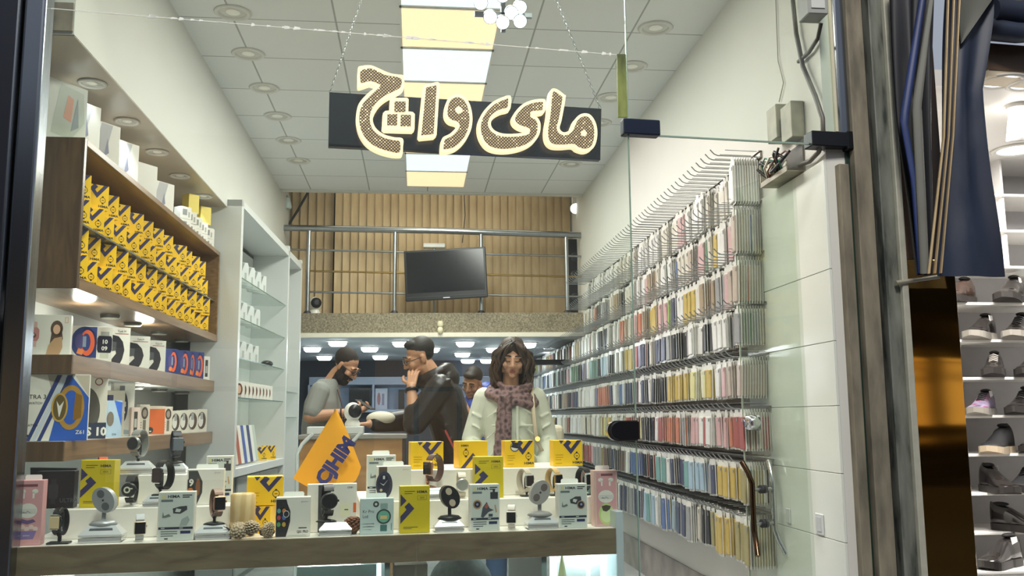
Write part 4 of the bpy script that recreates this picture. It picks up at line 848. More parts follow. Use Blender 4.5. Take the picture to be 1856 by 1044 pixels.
# ---------------------------------------------------------------- window display counter
CT, T2, T3, FB = 0.769, 0.878, 0.99, 0.672
def U(px, py=900, off=0.0): return fl(px, py, off)[0]
K = 3.6 / F
def PL(px, off, z, yaw=0.0, py=900): return T(fpt(U(px, py, off), off, z + 0.0006)) @ RZ(math.degrees(FA) + yaw)
uL, uR = U(20, 1000), U(1132, 980)
WL = M('ebe8e0', 0.3, noise_amt=0.02, name='white_gloss_board')
t = thing('display_counter', 'stepped white display counter with a brown fascia and lit showcase behind the window', 'counter', FX)
FASC = ramp_mat('bronze_laminate', 'noise', 2.0, [(0.3, '6a5b47'), (0.5, '7d6d56'), (0.7, '8a7a61')], rough=0.3, stretch=(3, 3, 14), distort=0.6)
um = U(757, 990)
MB().span((uL, 0.012, FB), (um - 0.001, 0.03, CT), FASC).span((um + 0.001, 0.012, FB), (uR - 0.03, 0.03, CT), FASC).build('fascia', t)
MB().span((uL, 0.03, CT - 0.02), (uR - 0.03, 0.75, CT), WL).build('top_board', t)
MB().span((uR - 0.03, 0.01, 0), (uR, 0.75, 0.835), M('c9d3da', 0.25, noise_amt=0.03), bev=0.003).build('end_panel', t)
MB().span((uL, 0.02, 0), (uL + 0.03, 0.75, CT - 0.02), WL, bev=0.002).build('end_panel', t)
for a, c, f in ((U(84), U(409), 0.2), (U(656), uR - 0.035, 0.2)): MB().span((a, f, CT), (c, 0.75, T2), WL, bev=0.003).build('riser', t)
for a, c in ((U(214), U(345)), (U(738), U(1092))): MB().span((a, 0.34, T2), (c, 0.75, T3), WL, bev=0.003).build('riser', t)
MB().span((uL + 0.03, 0.03, 0), (uR - 0.03, 0.74, 0.1), M('8f9395', 0.4)).build('plinth', t)
MB().span((uL + 0.03, 0.014, 0.1), (uR - 0.03, 0.02, FB - 0.002), SHG).build('glass_front', t)
MB().span((uL + 0.03, 0.05, 0.4), (uR - 0.03, 0.7, 0.408), SHG).build('glass_shelf', t)
ug = U(698, 1030)
for uu in (ug, U(985, 1030)): MB().span((uu, 0.03, 0.1), (uu + 0.02, 0.7, FB), M('a9b4b8', 0.3)).build('partition', t)
for px in (200, 600, 1060): area('showcase_lamp', fpt(U(px, 1030), 0.35, FB - 0.01), 0.25, 18, COOL)
for (a, c, hh, m, lab, off) in ((540, 680, 0.24, M('cfe0e2', 0.3), 'pale blue storage box inside the showcase under the counter', 0.2), (714, 772, 0.245, M('f3d9c4', 0.4), 'pinkish carton inside the showcase under the counter', 0.12), (1000, 1058, 0.25, M('eef3f8', 0.3), 'white carton inside the brightly lit end of the showcase', 0.3), (1060, 1106, 0.245, M('eef3f8', 0.3), 'white carton against the end panel inside the showcase', 0.3)):
    carton('storage_box', lab, (c - a) * K * 0.99, hh, 0.12, PL((a + c) / 2, off, 0.409, py=1035), None, m)
o = MB().ell((0, 0, 0.126), (0.13, 0.12, 0.125), ramp_mat('grey_plush', 'noise', 30, [(0.3, '9a9c9c'), (0.7, 'b8baba')], rough=0.95), n=14).build('cushion', X=PL(835, 0.25, 0.41, py=1035)); tag(o, 'round grey plush cushion inside the showcase', 'cushion')
o = MB().lathe([(0.045, 0), (0.03, 0.1), (0.004, 0.25)], M('e8dc9a', 0.4), n=4, smooth=False).build('table_pyramid', X=PL(1019, 0.1, 0.409, py=1035)); tag(o, 'small pale yellow pyramid ornament inside the showcase', 'ornament')
# lamps over the display, at the top of the window
for px in (250, 560, 870, 1060): spot('display_lamp', fpt(U(px), 0.22, 3.1), 34, WARM if px > 500 else NEUT, 75, 0.06, fpt(U(px), 0.3, 0.8))

# boxes standing on the counter
FRONT, MID, BACK = 0.09, 0.27, 0.41
def cbox(x0, x1, y0, y1, off, z, label, design, base=CARD, d=0.05, yaw=0, tab=False, name='smartwatch_box', group=None):
    k = (fpt(U((x0 + x1) / 2, 900, off), off, z) - CAM).dot(-(ROT @ V((0, 0, 1)))) / F
    return carton(name, label, (x1 - x0) * k, (y1 - y0) * k, d, PL((x0 + x1) / 2, off + d / 2 - 0.025, z, yaw), design, base, group, tab)
PINK = M('d9a2a6', 0.4, name='pink_card'); 
def d_pinkbuds(f, col='8a78b0', ch=False):
    f.rect(0.1, 0.04, 0.93, 0.96, M('d8a0a4', 0.3)); f.rect(0.3, 0.9, 0.8, 0.94, M('7c4a50', 0.5), 2)
    for s in (-1, 1): f.ell(0.5 + 0.22 * s, 0.83, 0.11, 0.035, CARD, 2); f.rect(0.5 + 0.17 * s - 0.035, 0.72, 0.5 + 0.17 * s + 0.035, 0.82, CARD, 2)
    f.ell(0.5, 0.53, 0.33, 0.115, CARD, 2); f.rect(0.2, 0.49, 0.8, 0.56, M('d6d4d0', 0.3), 3); f.poly([(0.3, 0.5), (0.36, 0.52), (0.42, 0.49), (0.5, 0.52), (0.6, 0.49), (0.6, 0.5), (0.5, 0.53), (0.42, 0.5)], M('8a8a8a', 0.5), 4)
    if ch:
        f.ell(0.5, 0.22, 0.32, 0.19, M('c3d689', 0.4), 2); f.ell(0.5, 0.2, 0.24, 0.13, M('dbe8b0', 0.4), 3); f.poly([(0.3, 0.36), (0.36, 0.28), (0.5, 0.26), (0.64, 0.3), (0.7, 0.36), (0.5, 0.38)], M('4b4238', 0.5), 4)
    else:
        f.poly([(0.2, 0.36), (0.5, 0.32), (0.8, 0.36), (0.7, 0.4), (0.5, 0.38), (0.3, 0.41)], M('6e5a86', 0.4), 2)
        for i in range(5): f.ell(0.2 + 0.15 * i, 0.25 + 0.03 * (i % 2), 0.09, 0.035, M('e6cfc8', 0.4), 3)
        f.poly([(0.16, 0.22), (0.84, 0.22), (0.74, 0.1), (0.26, 0.1)], M('8a78b0', 0.4), 4); f.text(0.5, 0.14, 0.04, 'anime', CARD, 5)
cbox(32, 80, 870, 985, FRONT, CT, 'pink earphone box with a purple cup, behind the left window post', d_pinkbuds, PINK, tab=True, name='earphone_box')
cbox(291, 354, 895, 981, FRONT, CT, 'pale green-white watch box with a pictured grey strap at the front of the counter', lambda f: d_hima(f, 'strap'))
def d_qs(f):
    f.poly([(0.01, 0.01), (0.3, 0.01), (0.38, 0.25), (0.42, 0.4), (0.42, 0.65), (0.34, 0.82), (0.3, 0.95), (0.01, 0.95)], M('2a2b2e', 0.3)); f.ell(0.2, 0.5, 0.2, 0.25, M('202126', 0.2), 2)
    for i, c in enumerate(('5aa0a0', 'd07a3a', 'b84a52', '4a6fb0', '5a9a5a', 'c9a040')): f.ell(0.09 + 0.15 * (i % 2), 0.66 - 0.17 * (i // 2), 0.055, 0.06, M(c, 0.4), 3)
    f.ell(0.3, 0.58, 0.09, 0.09, M('c9ccd0', 0.3), 4); f.ell(0.3, 0.58, 0.07, 0.07, M('2a2b2e', 0.3), 5); f.text(0.78, 0.1, 0.085, 'QS1 PRO', INK, 2, sx=0.85, bold=0.02); f.rect(0.66, 0.21, 0.9, 0.235, INK); f.text(0.82, 0.87, 0.06, 'glorimi', M('9a9ca0', 0.5), 2)
    f.rect(0.35, 0.03, 0.9, 0.04, M('9a9ca0', 0.5))
cbox(502, 563, 908, 978, FRONT, CT, 'white watch box printed QS1 PRO with a colourful watch face', d_qs, tab=True)
def d_kr(f):
    f.rect(0.02, 0.02, 0.98, 0.98, M('c2d3d2', 0.35)); f.text(0.07, 0.6, 0.12, 'Kr Pro', INK, 2, 'LEFT'); f.text(0.07, 0.46, 0.12, 'Ltd', INK, 2, 'LEFT'); f.circ(0.47, 0.84, 0.09, M('3b4044', 0.4), 2); f.circ(0.47, 0.84, 0.04, PALE, 3)
    f.rect(0.6, 0.7, 0.82, 0.86, M('8fa9a6', 0.4), 2); f.rect(0.6, 0.08, 0.8, 0.26, M('3f6f6c', 0.4), 2); f.circ(0.7, 0.49, 0.22, M('3d4443', 0.3), 3); f.circ(0.7, 0.49, 0.175, M('6fb09a', 0.3), 4); f.rect(0.6, 0.42, 0.8, 0.52, M('d8c48a', 0.4), 5); f.rect(0.92, 0.1, 0.95, 0.3, M('7f9a98', 0.4), 2); f.lines(0.08, 0.42, 0.28, 3, M('9fb6b4', 0.5), 0.08, 0.03)
cbox(653, 713, 908, 971, FRONT, CT, 'pale blue-green watch box printed Kr Pro Ltd at the front of the counter', d_kr, M('c6d6d5', 0.35), tab=True)
cbox(724, 778, 887, 970, FRONT, CT, 'tall yellow watch box in the middle of the front row of the counter', d_yellow_tall, YELD)
cbox(850, 904, 884, 966, FRONT, CT, 'white watch box with earphones and a round watch pictured, front row', lambda f: d_hima(f, 'buds'))
cbox(1008, 1062, 880, 958, FRONT, CT, 'white watch box with two watches pictured, front row near the counter end', lambda f: d_hima(f, 'both'), tab=True)
cbox(1073, 1117, 856, 955, FRONT + 0.02, CT, 'pink earphone box with a green egg shape at the end of the counter', lambda f: d_pinkbuds(f, ch=True), M('dcb8b0', 0.4), name='earphone_box', tab=True)
# second and third tiers
def d_black(f):
    f.rect(0.03, 0.02, 0.97, 0.97, M('1d1e21', 0.3)); f.poly([(0.32, 0.3), (0.36, 0.26), (0.54, 0.26), (0.58, 0.3), (0.58, 0.62), (0.54, 0.66), (0.36, 0.66), (0.32, 0.62)], M('33363b', 0.3), 2); f.rect(0.38, 0.66, 0.52, 0.8, M('2c2e33', 0.3), 2); f.rect(0.38, 0.12, 0.52, 0.26, M('2c2e33', 0.3), 2)
    f.text(0.87, 0.16, 0.15, 'ULTRA', M('4a4c52', 0.4), 3, 'CENTER', 0.02)
cbox(72, 135, 852, 918, MID, T2, 'matt black watch box standing at the left end of the second tier', d_black, M('1f2023', 0.35), d=0.06)
o = MB().prism([(-0.075, 0), (0.075, 0), (0.08, 0.14), (-0.085, 0.145)], 0, 0.02, M('1b1c1f', 0.4)).box((0.0, -0.001, 0.122), (0.05, 0.002, 0.012), CARD).build('smartwatch_box', X=PL(95, 0.37, T2)); tag(o, 'black card hanger behind the matt black box', 'box')
cbox(150, 210, 834, 918, MID, T2, 'tall yellow watch box on the second tier near the left end', d_yellow_tall, YELD, d=0.06, yaw=-8)
def d_nine(f):
    f.poly([(0.04, 0.0), (0.28, 0.0), (0.36, 0.2), (0.42, 0.35), (0.42, 0.65), (0.34, 0.82), (0.28, 0.96), (0.04, 0.96)], M('3b3c3e', 0.3)); f.rect(0.02, 0.3, 0.2, 0.72, M('26272b', 0.3), 2); f.text(0.12, 0.54, 0.26, '9', CARD, 3, bold=0.04); f.circ(0.1, 0.4, 0.08, M('d07a3a', 0.4), 3); f.ell(0.3, 0.5, 0.06, 0.24, M('8a5a3a', 0.4), 3)
    f.text(0.82, 0.88, 0.06, 'glorimi', M('b0a0a8', 0.5), 2); f.rect(0.6, 0.05, 0.9, 0.06, M('b0b0b0', 0.5))
cbox(341, 405, 852, 915, MID, T2, 'white watch box with a dark watch and the figure nine, second tier', d_nine, tab=True)
cbox(374, 420, 826, 908, MID + 0.1, T2, 'white watch box peeking out behind the box with the figure nine', lambda f: d_hima(f, 'buds'))
cbox(452, 500, 908, 955, 0.24, CT, 'yellow watch box carrying another one, beside the pale wooden drum', d_yellow_wide, YEL, d=0.09, yaw=-18)
o = cbox(448, 512, 857, 908, 0.24, CT + 0.103, 'yellow watch box stacked crosswise on another behind the QS1 box', d_yellow_wide, YEL, d=0.1, yaw=4)
def d_cmf(f):
    f.rect(0.22, 0.0, 0.4, 0.98, M('4a4b4e', 0.4)); f.text(0.86, 0.9, 0.06, 'CMF', INK, 2); f.rect(0.66, 0.32, 0.86, 0.6, M('e8e6c8', 0.4), 2); f.rect(0.75, 0.45, 0.83, 0.47, INK, 3); f.rect(0.93, 0.4, 0.99, 0.6, ORG2, 2); f.rect(0.42, 0.93, 0.55, 0.945, M('8a8c8e', 0.5))
cbox(558, 646, 871, 956, 0.2, CT, 'large white watch box with an orange tab behind the round black watch', d_cmf)
cbox(664, 716, 826, 903, MID + 0.08, T2, 'white watch box behind the round-watch box on the second tier', lambda f: d_hima(f, 'strap'), tab=True)
def d_round(f):
    f.rect(0.06, 0.75, 0.3, 0.98, M('5a4e44', 0.4)); f.ell(0.22, 0.45, 0.24, 0.4, M('3a3c52', 0.35), 2); f.ell(0.2, 0.45, 0.17, 0.31, M('26283a', 0.3), 3); f.poly([(0.08, 0.52), (0.2, 0.46), (0.34, 0.62), (0.2, 0.43)], M('c9ccd8', 0.3), 4); f.circ(0.13, 0.3, 0.04, M('c9b89a', 0.4), 4); f.rect(0.18, 0.62, 0.24, 0.72, M('c9ccd8', 0.3), 4)
    f.text(0.84, 0.88, 0.06, 'glorimi', M('b0a8a0', 0.5), 2)
cbox(682, 744, 845, 905, MID, T2, 'white watch box with a large round dark watch pictured, second tier', d_round, tab=True)
cbox(858, 911, 825, 898, MID, T2, 'tall yellow watch box on the second tier behind the earphone-picture box', d_yellow_tall, YELD)
for x0, x1, y0, y1, lab, dz, yw in ((742, 801, 803, 851, 'yellow watch box at the inner end of the top tier, behind the rose watch', d_yellow_wide, 2), (826, 880, 802, 850, 'yellow watch box turned backwards on the top tier behind the tall yellow one', None, 8), (912, 966, 801, 848, 'yellow watch box with a cartoonish badge on the top tier', 'badge', 0), (1000, 1054, 801, 847, 'yellow watch box at the end of the top tier nearest the door', d_yellow_wide, -3)):
    def d_back(f):
        f.poly([(0.05, 0.0), (0.2, 0.0), (0.48, 0.36), (0.56, 0.27), (0.46, 0.16), (0.58, 0.05), (0.72, 0.24), (0.48, 0.56)], NAVY); f.circ(0.24, 0.56, 0.1, INK, hole=0.82); f.rect(0.2, 0.55, 0.28, 0.57, INK); f.rect(0.2, 0.66, 0.28, 0.72, INK); f.rect(0.2, 0.4, 0.28, 0.46, INK); logo(f, 0.2, 0.8, 0.1)
    def d_badge(f):
        d_yellow_wide(f); f.circ(0.33, 0.76, 0.15, CARD, 4); f.circ(0.33, 0.76, 0.15, INK, 5, hole=0.85); f.poly([(0.2, 0.76), (0.28, 0.92), (0.42, 0.92), (0.47, 0.7), (0.34, 0.72)], INK, 5)
    cbox(x0, x1, y0, y1, BACK, T3, lab.replace('cartoonish', 'round black-and-white'), d_back if dz is None else d_badge if dz == 'badge' else dz, YEL, d=0.085, yaw=yw)

# watches, stands and pedestals
SILV = M('c9cbce', 0.22, 0.9, noise_amt=0.03, name='silver_case'); GOLDC = M('c9a45e', 0.25, 0.9, name='gold_case'); ROSEC = M('c99a86', 0.28, 0.8, name='rose_case'); BLK = M('1a1b1e', 0.38, name='black_rubber'); SCR = M('101216', 0.08, noise_amt=0.1, name='watch_glass')
def watch(label, X, s=1.0, kind='rect', case=BLK, strap=BLK, scr=SCR, dial=None, tail=False):
    """a watch with its strap closed in an upright loop; the face looks towards -Y"""
    t = thing('smartwatch', label, 'watch', X @ Matrix.Scale(s, 4))
    zc = 0.046
    b = MB()
    if kind == 'rect': b.box((0, -0.03, zc), (0.04, 0.012, 0.046), case, bev=0.008, seg=3).box((0.021, -0.03, zc + 0.006), (0.004, 0.006, 0.008), case, bev=0.001)
    else: b.lathe([(0.02, -0.006), (0.0235, -0.004), (0.0235, 0.004), (0.02, 0.006)], case, T(0, -0.03, zc) @ RX(90), n=28).box((0.025, -0.03, zc), (0.005, 0.005, 0.006), case)
    b.build('case', t)
    b = MB()
    if kind == 'rect': b.box((0, -0.0365, zc), (0.034, 0.002, 0.04), scr, bev=0.0009)
    else: b.disc((0, -0.0368, zc), 0.0195, scr)
    if dial: b.disc((-0.004, -0.0376, zc), 0.011, dial, r2=0.006); b.box((0.008, -0.0376, zc + 0.004), (0.012, 0.0006, 0.004), dial)
    b.build('screen', t)
    pts = []
    a0, a1 = -62, 242
    n = 26
    for i in range(n + 1):
        a = R(-90 + 38 + (360 - 76) * i / n)
        pts.append(V((0, 0.031 * math.sin(a) if not tail else 0.031 * math.sin(a), zc + 0.042 * -math.cos(a + math.pi / 2) * 1.0)))
    pts = [V((0, -0.03 * math.cos(q), zc + 0.042 * math.sin(q))) for q in [R(38 + (360 - 76) * i / n) for i in range(n + 1)]]
    w = 0.0138; b = MB(); vs = []
    for p in pts:
        r = V((0, p.y, p.z - zc)).normalized()
        for x, d in ((-w, 0), (w, 0), (w, 0.0034), (-w, 0.0034)): vs.append(p + r * d + V((x, 0, 0)))
    fs = [[4 * i + j, 4 * i + (j + 1) % 4, 4 * i + 4 + (j + 1) % 4, 4 * i + 4 + j] for i in range(n) for j in range(4)]
    b.add(vs, fs, strap); b.add(vs[:4], [[0, 1, 2, 3]], strap); b.add(vs[-4:], [[3, 2, 1, 0]], strap)
    b.build('strap', t)
    MB().box((0, 0.034, zc - 0.005), (0.02, 0.004, 0.012), case, bev=0.001).build('buckle', t)
    return t
def stand(label, X, s, col, h, base='leaf'):
    t = thing('watch_stand', label, 'stand', X @ Matrix.Scale(s, 4))
    b = MB()
    if base == 'leaf': b.lathe([(0.036, 0), (0.04, 0.002), (0.03, 0.007), (0.008, 0.011)], col, n=28, sy=0.7)
    else: b.span((-0.03, -0.022, 0), (0.03, 0.022, 0.005), col, bev=0.002)
    b.build('foot', t)
    MB().span((-0.005, 0.0, 0.006), (0.005, 0.006, h), col, bev=0.001).build('post', t)
    MB().tube([(0, -0.022 * math.cos(q), h + 0.03 + 0.034 * math.sin(q)) for q in [R(50 + 26 * i) for i in range(11)]], 0.008, col, n=8, flat=1.0).build('cradle', t)
    return t
def oval(label, X, s, col, hole, tilt, turn=0):
    t = thing('watch_stand', label, 'stand', X @ Matrix.Scale(s, 4))
    MB().lathe([(0.038, 0), (0.042, 0.003), (0.032, 0.012), (0.008, 0.016)], col, n=28, sy=0.7).build('foot', t)
    MB().span((-0.006, 0.0, 0.012), (0.006, 0.006, 0.05), col, bev=0.001).build('post', t)
    c = T(0, 0, 0.075) @ RZ(turn) @ RY(tilt)
    b = MB(); n = 36; ol = [(0.031 * math.cos(2 * math.pi * i / n), 0.041 * math.sin(2 * math.pi * i / n)) for i in range(n)]
    b.prism(ol, -0.012, 0.016, col, c); b.build('cradle', t)
    b = MB()
    for z in (-0.02, 0.02): b.disc((0.004 * (1 if z > 0 else -1), -0.0125, z), 0.011, hole, c, ry=0.0125)
    b.box((0, -0.0128, 0), (0.005, 0.001, 0.005), DARK, c); b.build('opening', t)
    return t
def pedestal(label, X, w=0.15):
    t = thing('display_plinth', label, 'plinth', X)
    h = w * 0.4; d = w * 0.62
    b = MB()
    def rect(sx, sy, z): return [V((x * sx / 2, y * sy / 2, z)) for x, y in ((-1, -1), (1, -1), (1, 1), (-1, 1))]
    b.loft([rect(w * 0.9, d * 0.9, 0), rect(w, d, h * 0.1), rect(w, d, h * 0.3)], M('dfe0e2', 0.1, 0.6, noise_amt=0.02), smooth=False); b.build('foot', t)
    b = MB().loft([rect(w, d, h * 0.36), rect(w * 1.02, d, h * 0.48), rect(w * 0.66, d * 0.6, h * 0.98), rect(w * 0.64, d * 0.56, h)], M('e2e3e4', 0.16, 0.35, noise_amt=0.02), smooth=False); b.build('body', t)
    MB().add([(-w * 0.3, -d * 0.46, h * 0.56), (w * 0.3, -d * 0.46, h * 0.56), (w * 0.26, -d * 0.355, h * 0.86), (-w * 0.26, -d * 0.355, h * 0.86)], [[0, 1, 2, 3]], M('5a5c60', 0.25, 0.5)).build('label_plate', t)
    return h
# front row
PH = pedestal('faceted silver plinth under the silver oval stand, front row', PL(190, FRONT + 0.02, CT), 0.145)
oval('silver oval watch stand with two openings on a faceted plinth', PL(190, FRONT + 0.02, CT + PH), 1.18, M('b3b6ba', 0.35, 0.4), M('5c5f63', 0.4), -35, -10)
stand('thin black stand holding the pale-screened watch at the left of the front row', PL(112, FRONT, CT), 1.25, BLK, 0.03, 'flat'); watch('black watch with a lit cream screen at the left of the front row', PL(112, FRONT, CT + 0.028, -16), 1.05, 'rect', BLK, BLK, M('e6cfa4', 0.3))
watch('small silver watch standing between the oval stand and the pale box', PL(256, FRONT, CT + 0.002, 12), 1.02, 'rect', M('d8c4a8', 0.3, 0.5), M('b9bcc0', 0.4), SCR)
PH2 = pedestal('faceted silver plinth under the rose gold watch, front row', PL(390, FRONT + 0.01, CT), 0.125)
stand('black leaf-footed stand of the rose gold watch, front row', PL(390, FRONT + 0.01, CT + PH2), 1.0, BLK, 0.03); watch('rose gold square watch with a black inner band on a faceted plinth', PL(393, FRONT + 0.01, CT + PH2 + 0.026, 24), 1.12, 'rect', ROSEC, M('9a7a6a', 0.4), SCR)
PH3 = pedestal('faceted silver plinth under the round black watch, front row', PL(609, FRONT, CT), 0.118)
stand('black leaf-footed stand of the round black watch, front row', PL(592, FRONT + 0.01, CT + PH3), 1.0, BLK, 0.026); watch('large round black watch before the large white box', PL(594, FRONT + 0.01, CT + PH3 + 0.02, 10), 1.3, 'round', BLK, BLK, M('1b1c20', 0.3))
PH4 = pedestal('faceted silver plinth under the black oval stand, front row', PL(813, FRONT, CT), 0.112)
oval('black oval watch stand with two openings, right of the tall yellow box', PL(815, FRONT, CT + PH4), 1.12, BLK, M('c9b8a2', 0.4), -30, 8)
watch('small white-cased watch with a dark band between two white boxes, front row', PL(927, FRONT, CT + 0.002, -14), 1.0, 'rect', M('e3ddd4', 0.3), M('d9d2c8', 0.4), SCR)
PH5 = pedestal('faceted silver plinth under the grey oval watch mount, front row', PL(980, FRONT, CT), 0.12)
oval('grey oval watch mount seen from behind, near the end of the front row', PL(978, FRONT, CT + PH5), 1.2, M('a7a4a2', 0.4), M('6f6460', 0.4), 28, 0)
# second tier
stand('low white stand of the black round watch on the second tier', PL(238, MID, T2), 0.9, M('e3e3e0', 0.3), 0.02, 'flat'); watch('black round watch with a half white dial on the second tier', PL(238, MID - 0.01, T2 + 0.012, -6), 1.12, 'round', BLK, BLK, M('2a2b2e', 0.2), M('d8d8c4', 0.4))
PH6 = pedestal('faceted silver plinth under the black fitness band, second tier', PL(287, 0.24, T2), 0.1)
stand('black stand of the fitness band on the second tier', PL(290, 0.24, T2 + PH6), 0.95, BLK, 0.028, 'flat'); watch('black fitness band seen from the side on the second tier', PL(296, 0.24, T2 + PH6 + 0.02, -32), 1.2, 'rect', BLK, BLK, SCR)
watch('round silver watch with a grey dial and pale band on the second tier', PL(836, MID, T2 + 0.002, 0), 1.1, 'round', SILV, M('cbbfae', 0.4), M('8f918c', 0.3))
PH7 = pedestal('faceted silver plinth under the rose watch on the second tier', PL(786, 0.26, T2), 0.11)
stand('rose-coloured stand of the rose watch on the second tier', PL(775, 0.27, T2 + PH7), 0.9, ROSEC, 0.026); watch('rose gold watch turned sideways before the inner yellow box', PL(787, 0.27, T2 + PH7 + 0.022, -50), 1.2, 'rect', ROSEC, M('5a4240', 0.4), SCR)
for px, cs, st, lab in ((951, SILV, M('c7bba8', 0.4), 'silver square watch, first of three on the second tier by the door'), (1003, GOLDC, M('cfae74', 0.4), 'gold square watch, second of three on the second tier by the door'), (1058, M('cfd2d4', 0.25, 0.8), M('cdb99a', 0.4), 'steel square watch, third of three on the second tier by the door')):
    stand(lab.replace('square watch', 'watch stand').replace('gold', 'dark').replace('silver', 'dark').replace('steel', 'dark'), PL(px + 4, MID, T2), 0.9, BLK, 0.024, 'flat'); watch(lab, PL(px, MID - 0.01, T2 + 0.016, 28), 1.05, 'rect', cs, BLK if px > 1050 else st, SCR)
# third tier, inner left
stand('blue acrylic stand of the orange watch on the back tier', PL(181, 0.42, T2 + 0.0), 1.0, M('7f9fd0', 0.2), 0.06, 'flat'); watch('black and orange rugged watch above the yellow box on the back tier', PL(183, 0.42, T2 + 0.075, 22), 1.15, 'rect', BLK, M('c9562c', 0.45), SCR)
PH8 = pedestal('faceted silver plinth under the grey-strapped watch, third tier', PL(246, BACK, T3), 0.125)
stand('black leaf-footed stand of the grey-strapped watch, third tier', PL(247, BACK, T3 + PH8 - 0.012), 1.05, BLK, 0.03); watch('grey-strapped black watch on the tallest stand of the third tier', PL(248, BACK, T3 + PH8 + 0.014, -24), 1.2, 'round', M('8a8c88', 0.3, 0.6), M('8f918c', 0.4), M('22252a', 0.25))
PH9 = pedestal('faceted silver plinth under the blue-grey watch, third tier', PL(313, BACK, T3), 0.1)
stand('black flat-footed stand of the blue-grey watch, third tier', PL(312, BACK, T3 + PH9), 1.0, BLK, 0.03); watch('dark watch with a blue-grey tilted face, third tier', PL(315, BACK, T3 + PH9 + 0.022, 20), 1.15, 'rect', M('3a3f4a', 0.35), M('252a38', 0.45), M('68727c', 0.25))
# natural decoration
def cone(label, X, s, col, name='pine_cone'):
    b = MB(); 
    for k in range(70):
        h = k / 70; r = 0.03 * math.sin(math.pi * min(0.97, 0.12 + h * 0.86)) ** 0.7; a = k * 2.4
        b.ell((0.011, 0, 0), (0.013, 0.008, 0.004), col, T(0, 0, 0.006 + h * 0.058) @ Matrix.Rotation(a, 4, 'Z') @ T(r - 0.01, 0, 0) @ RY(-35 + 30 * h), n=4)
    b.lathe([(0.012, 0), (0.024, 0.02), (0.02, 0.045), (0.004, 0.066)], M('5a4430', 0.8), n=10)
    o = b.build(name, X=X @ Matrix.Scale(s, 4)); return tag(o, label, 'pine cone')
PC = M('b7a58a', 0.85, noise_amt=0.2, scale=60, name='bleached_scales'); PB = M('8a5a3e', 0.7, noise_amt=0.2, scale=60, name='brown_scales')
for i, (px, off, s, rx) in enumerate(((436, 0.07, 0.8, 60), (456, 0.06, 0.78, 20), (476, 0.075, 0.75, 75), (495, 0.07, 0.7, -50))):
    cone('bleached pine cone, ' + nth(i) + ' of four lying at the front of the counter', PL(px, off, CT + 0.018, 40 * i) @ RX(rx) @ T(0, 0, -0.006), s, PC)
cone('reddish-brown pine cone beside the large white box', PL(641, 0.1, CT), 0.95, PB)
b = MB()
for i in range(14): b.tube([(0, 0, 0.03), (0.028 * math.cos(i * 2.4), 0.028 * math.sin(i * 2.4), 0.03 + 0.02 * math.cos(i))], [0.003, 0.001], M('3f2f22', 0.8), n=5)
b.tube([(0, 0, 0), (0, 0, 0.03)], 0.003, M('3f2f22', 0.8), n=5)
tag(b.build('dried_flower', X=PL(420, 0.07, CT)), 'dark dried star-shaped seed head beside the bleached cones', 'flower')
o = MB().lathe([(0.044, 0), (0.046, 0.004), (0.046, 0.05), (0.044, 0.053), (0.046, 0.056), (0.046, 0.15), (0.04, 0.156)], ramp_mat('pale_wood', 'wave', 8, [(0.2, 'd2b27a'), (0.8, 'e6cd9a')], rough=0.55, distort=3), n=32).build('wooden_drum', X=PL(441, 0.15, CT)); tag(o, 'pale wooden drum beside the stacked yellow boxes', 'drum')
# orange pennant
def fp(px, py, off): u, z = fl(px, py, off); return V((u, off, z))
t = thing('pennant', 'orange pennant with navy block letters standing behind the large white box', 'flag', FX)
OF = 0.44; FO_ = M('eda521', 0.6, noise_amt=0.03, scale=9, name='orange_cloth')
top, rt1, rt2, rt3, bt, lf = [fp(x, y, OF) for x, y in ((609, 740), (629, 780), (656, 850), (645, 872), (560, 889), (531, 867))]
b = MB(); n = 9; vs = []
for i in range(n + 1):
    s = i / n
    a = top.lerp(lf, s); c = (top.lerp(rt1, s / 0.3) if s < 0.3 else rt1.lerp(rt2, (s - 0.3) / 0.5) if s < 0.8 else rt2.lerp(rt3, (s - 0.8) / 0.2))
    for j in range(n + 1):
        q = j / n; p = a.lerp(c, q); p.y += -0.035 * math.sin(q * math.pi) * s + 0.02 * q; p.z -= 0.045 * math.sin(q * math.pi) * max(0, s - 0.82) / 0.18; vs.append(p)
m_ = n + 1; g = [[i * m_ + j, (i + 1) * m_ + j, (i + 1) * m_ + j + 1, i * m_ + j + 1] for i in range(n) for j in range(n)]
b.add(vs, g, FO_, I4, True); b.add([v + V((0, 0.003, 0)) for v in vs], [f[::-1] for f in g], FO_, I4, True); b.build('cloth', t)
p0 = fp(582, 868, OF); d = fp(634, 793, OF) - p0; ang = math.degrees(math.atan2(d.z, d.x)); b = MB()
b.text('CJHIM', d.length * 0.385, M('3b3a78', 0.5), T(p0 + V((0.012, -0.05, 0))) @ RY(-ang) @ T(-0.02, 0, -0.02), 'LEFT', 0.055); b.build('lettering', t)
MB().tube([fp(607, 742, OF + 0.012), fp(602, 938, OF + 0.012)], 0.004, STEEL, n=8).build('pole', t)
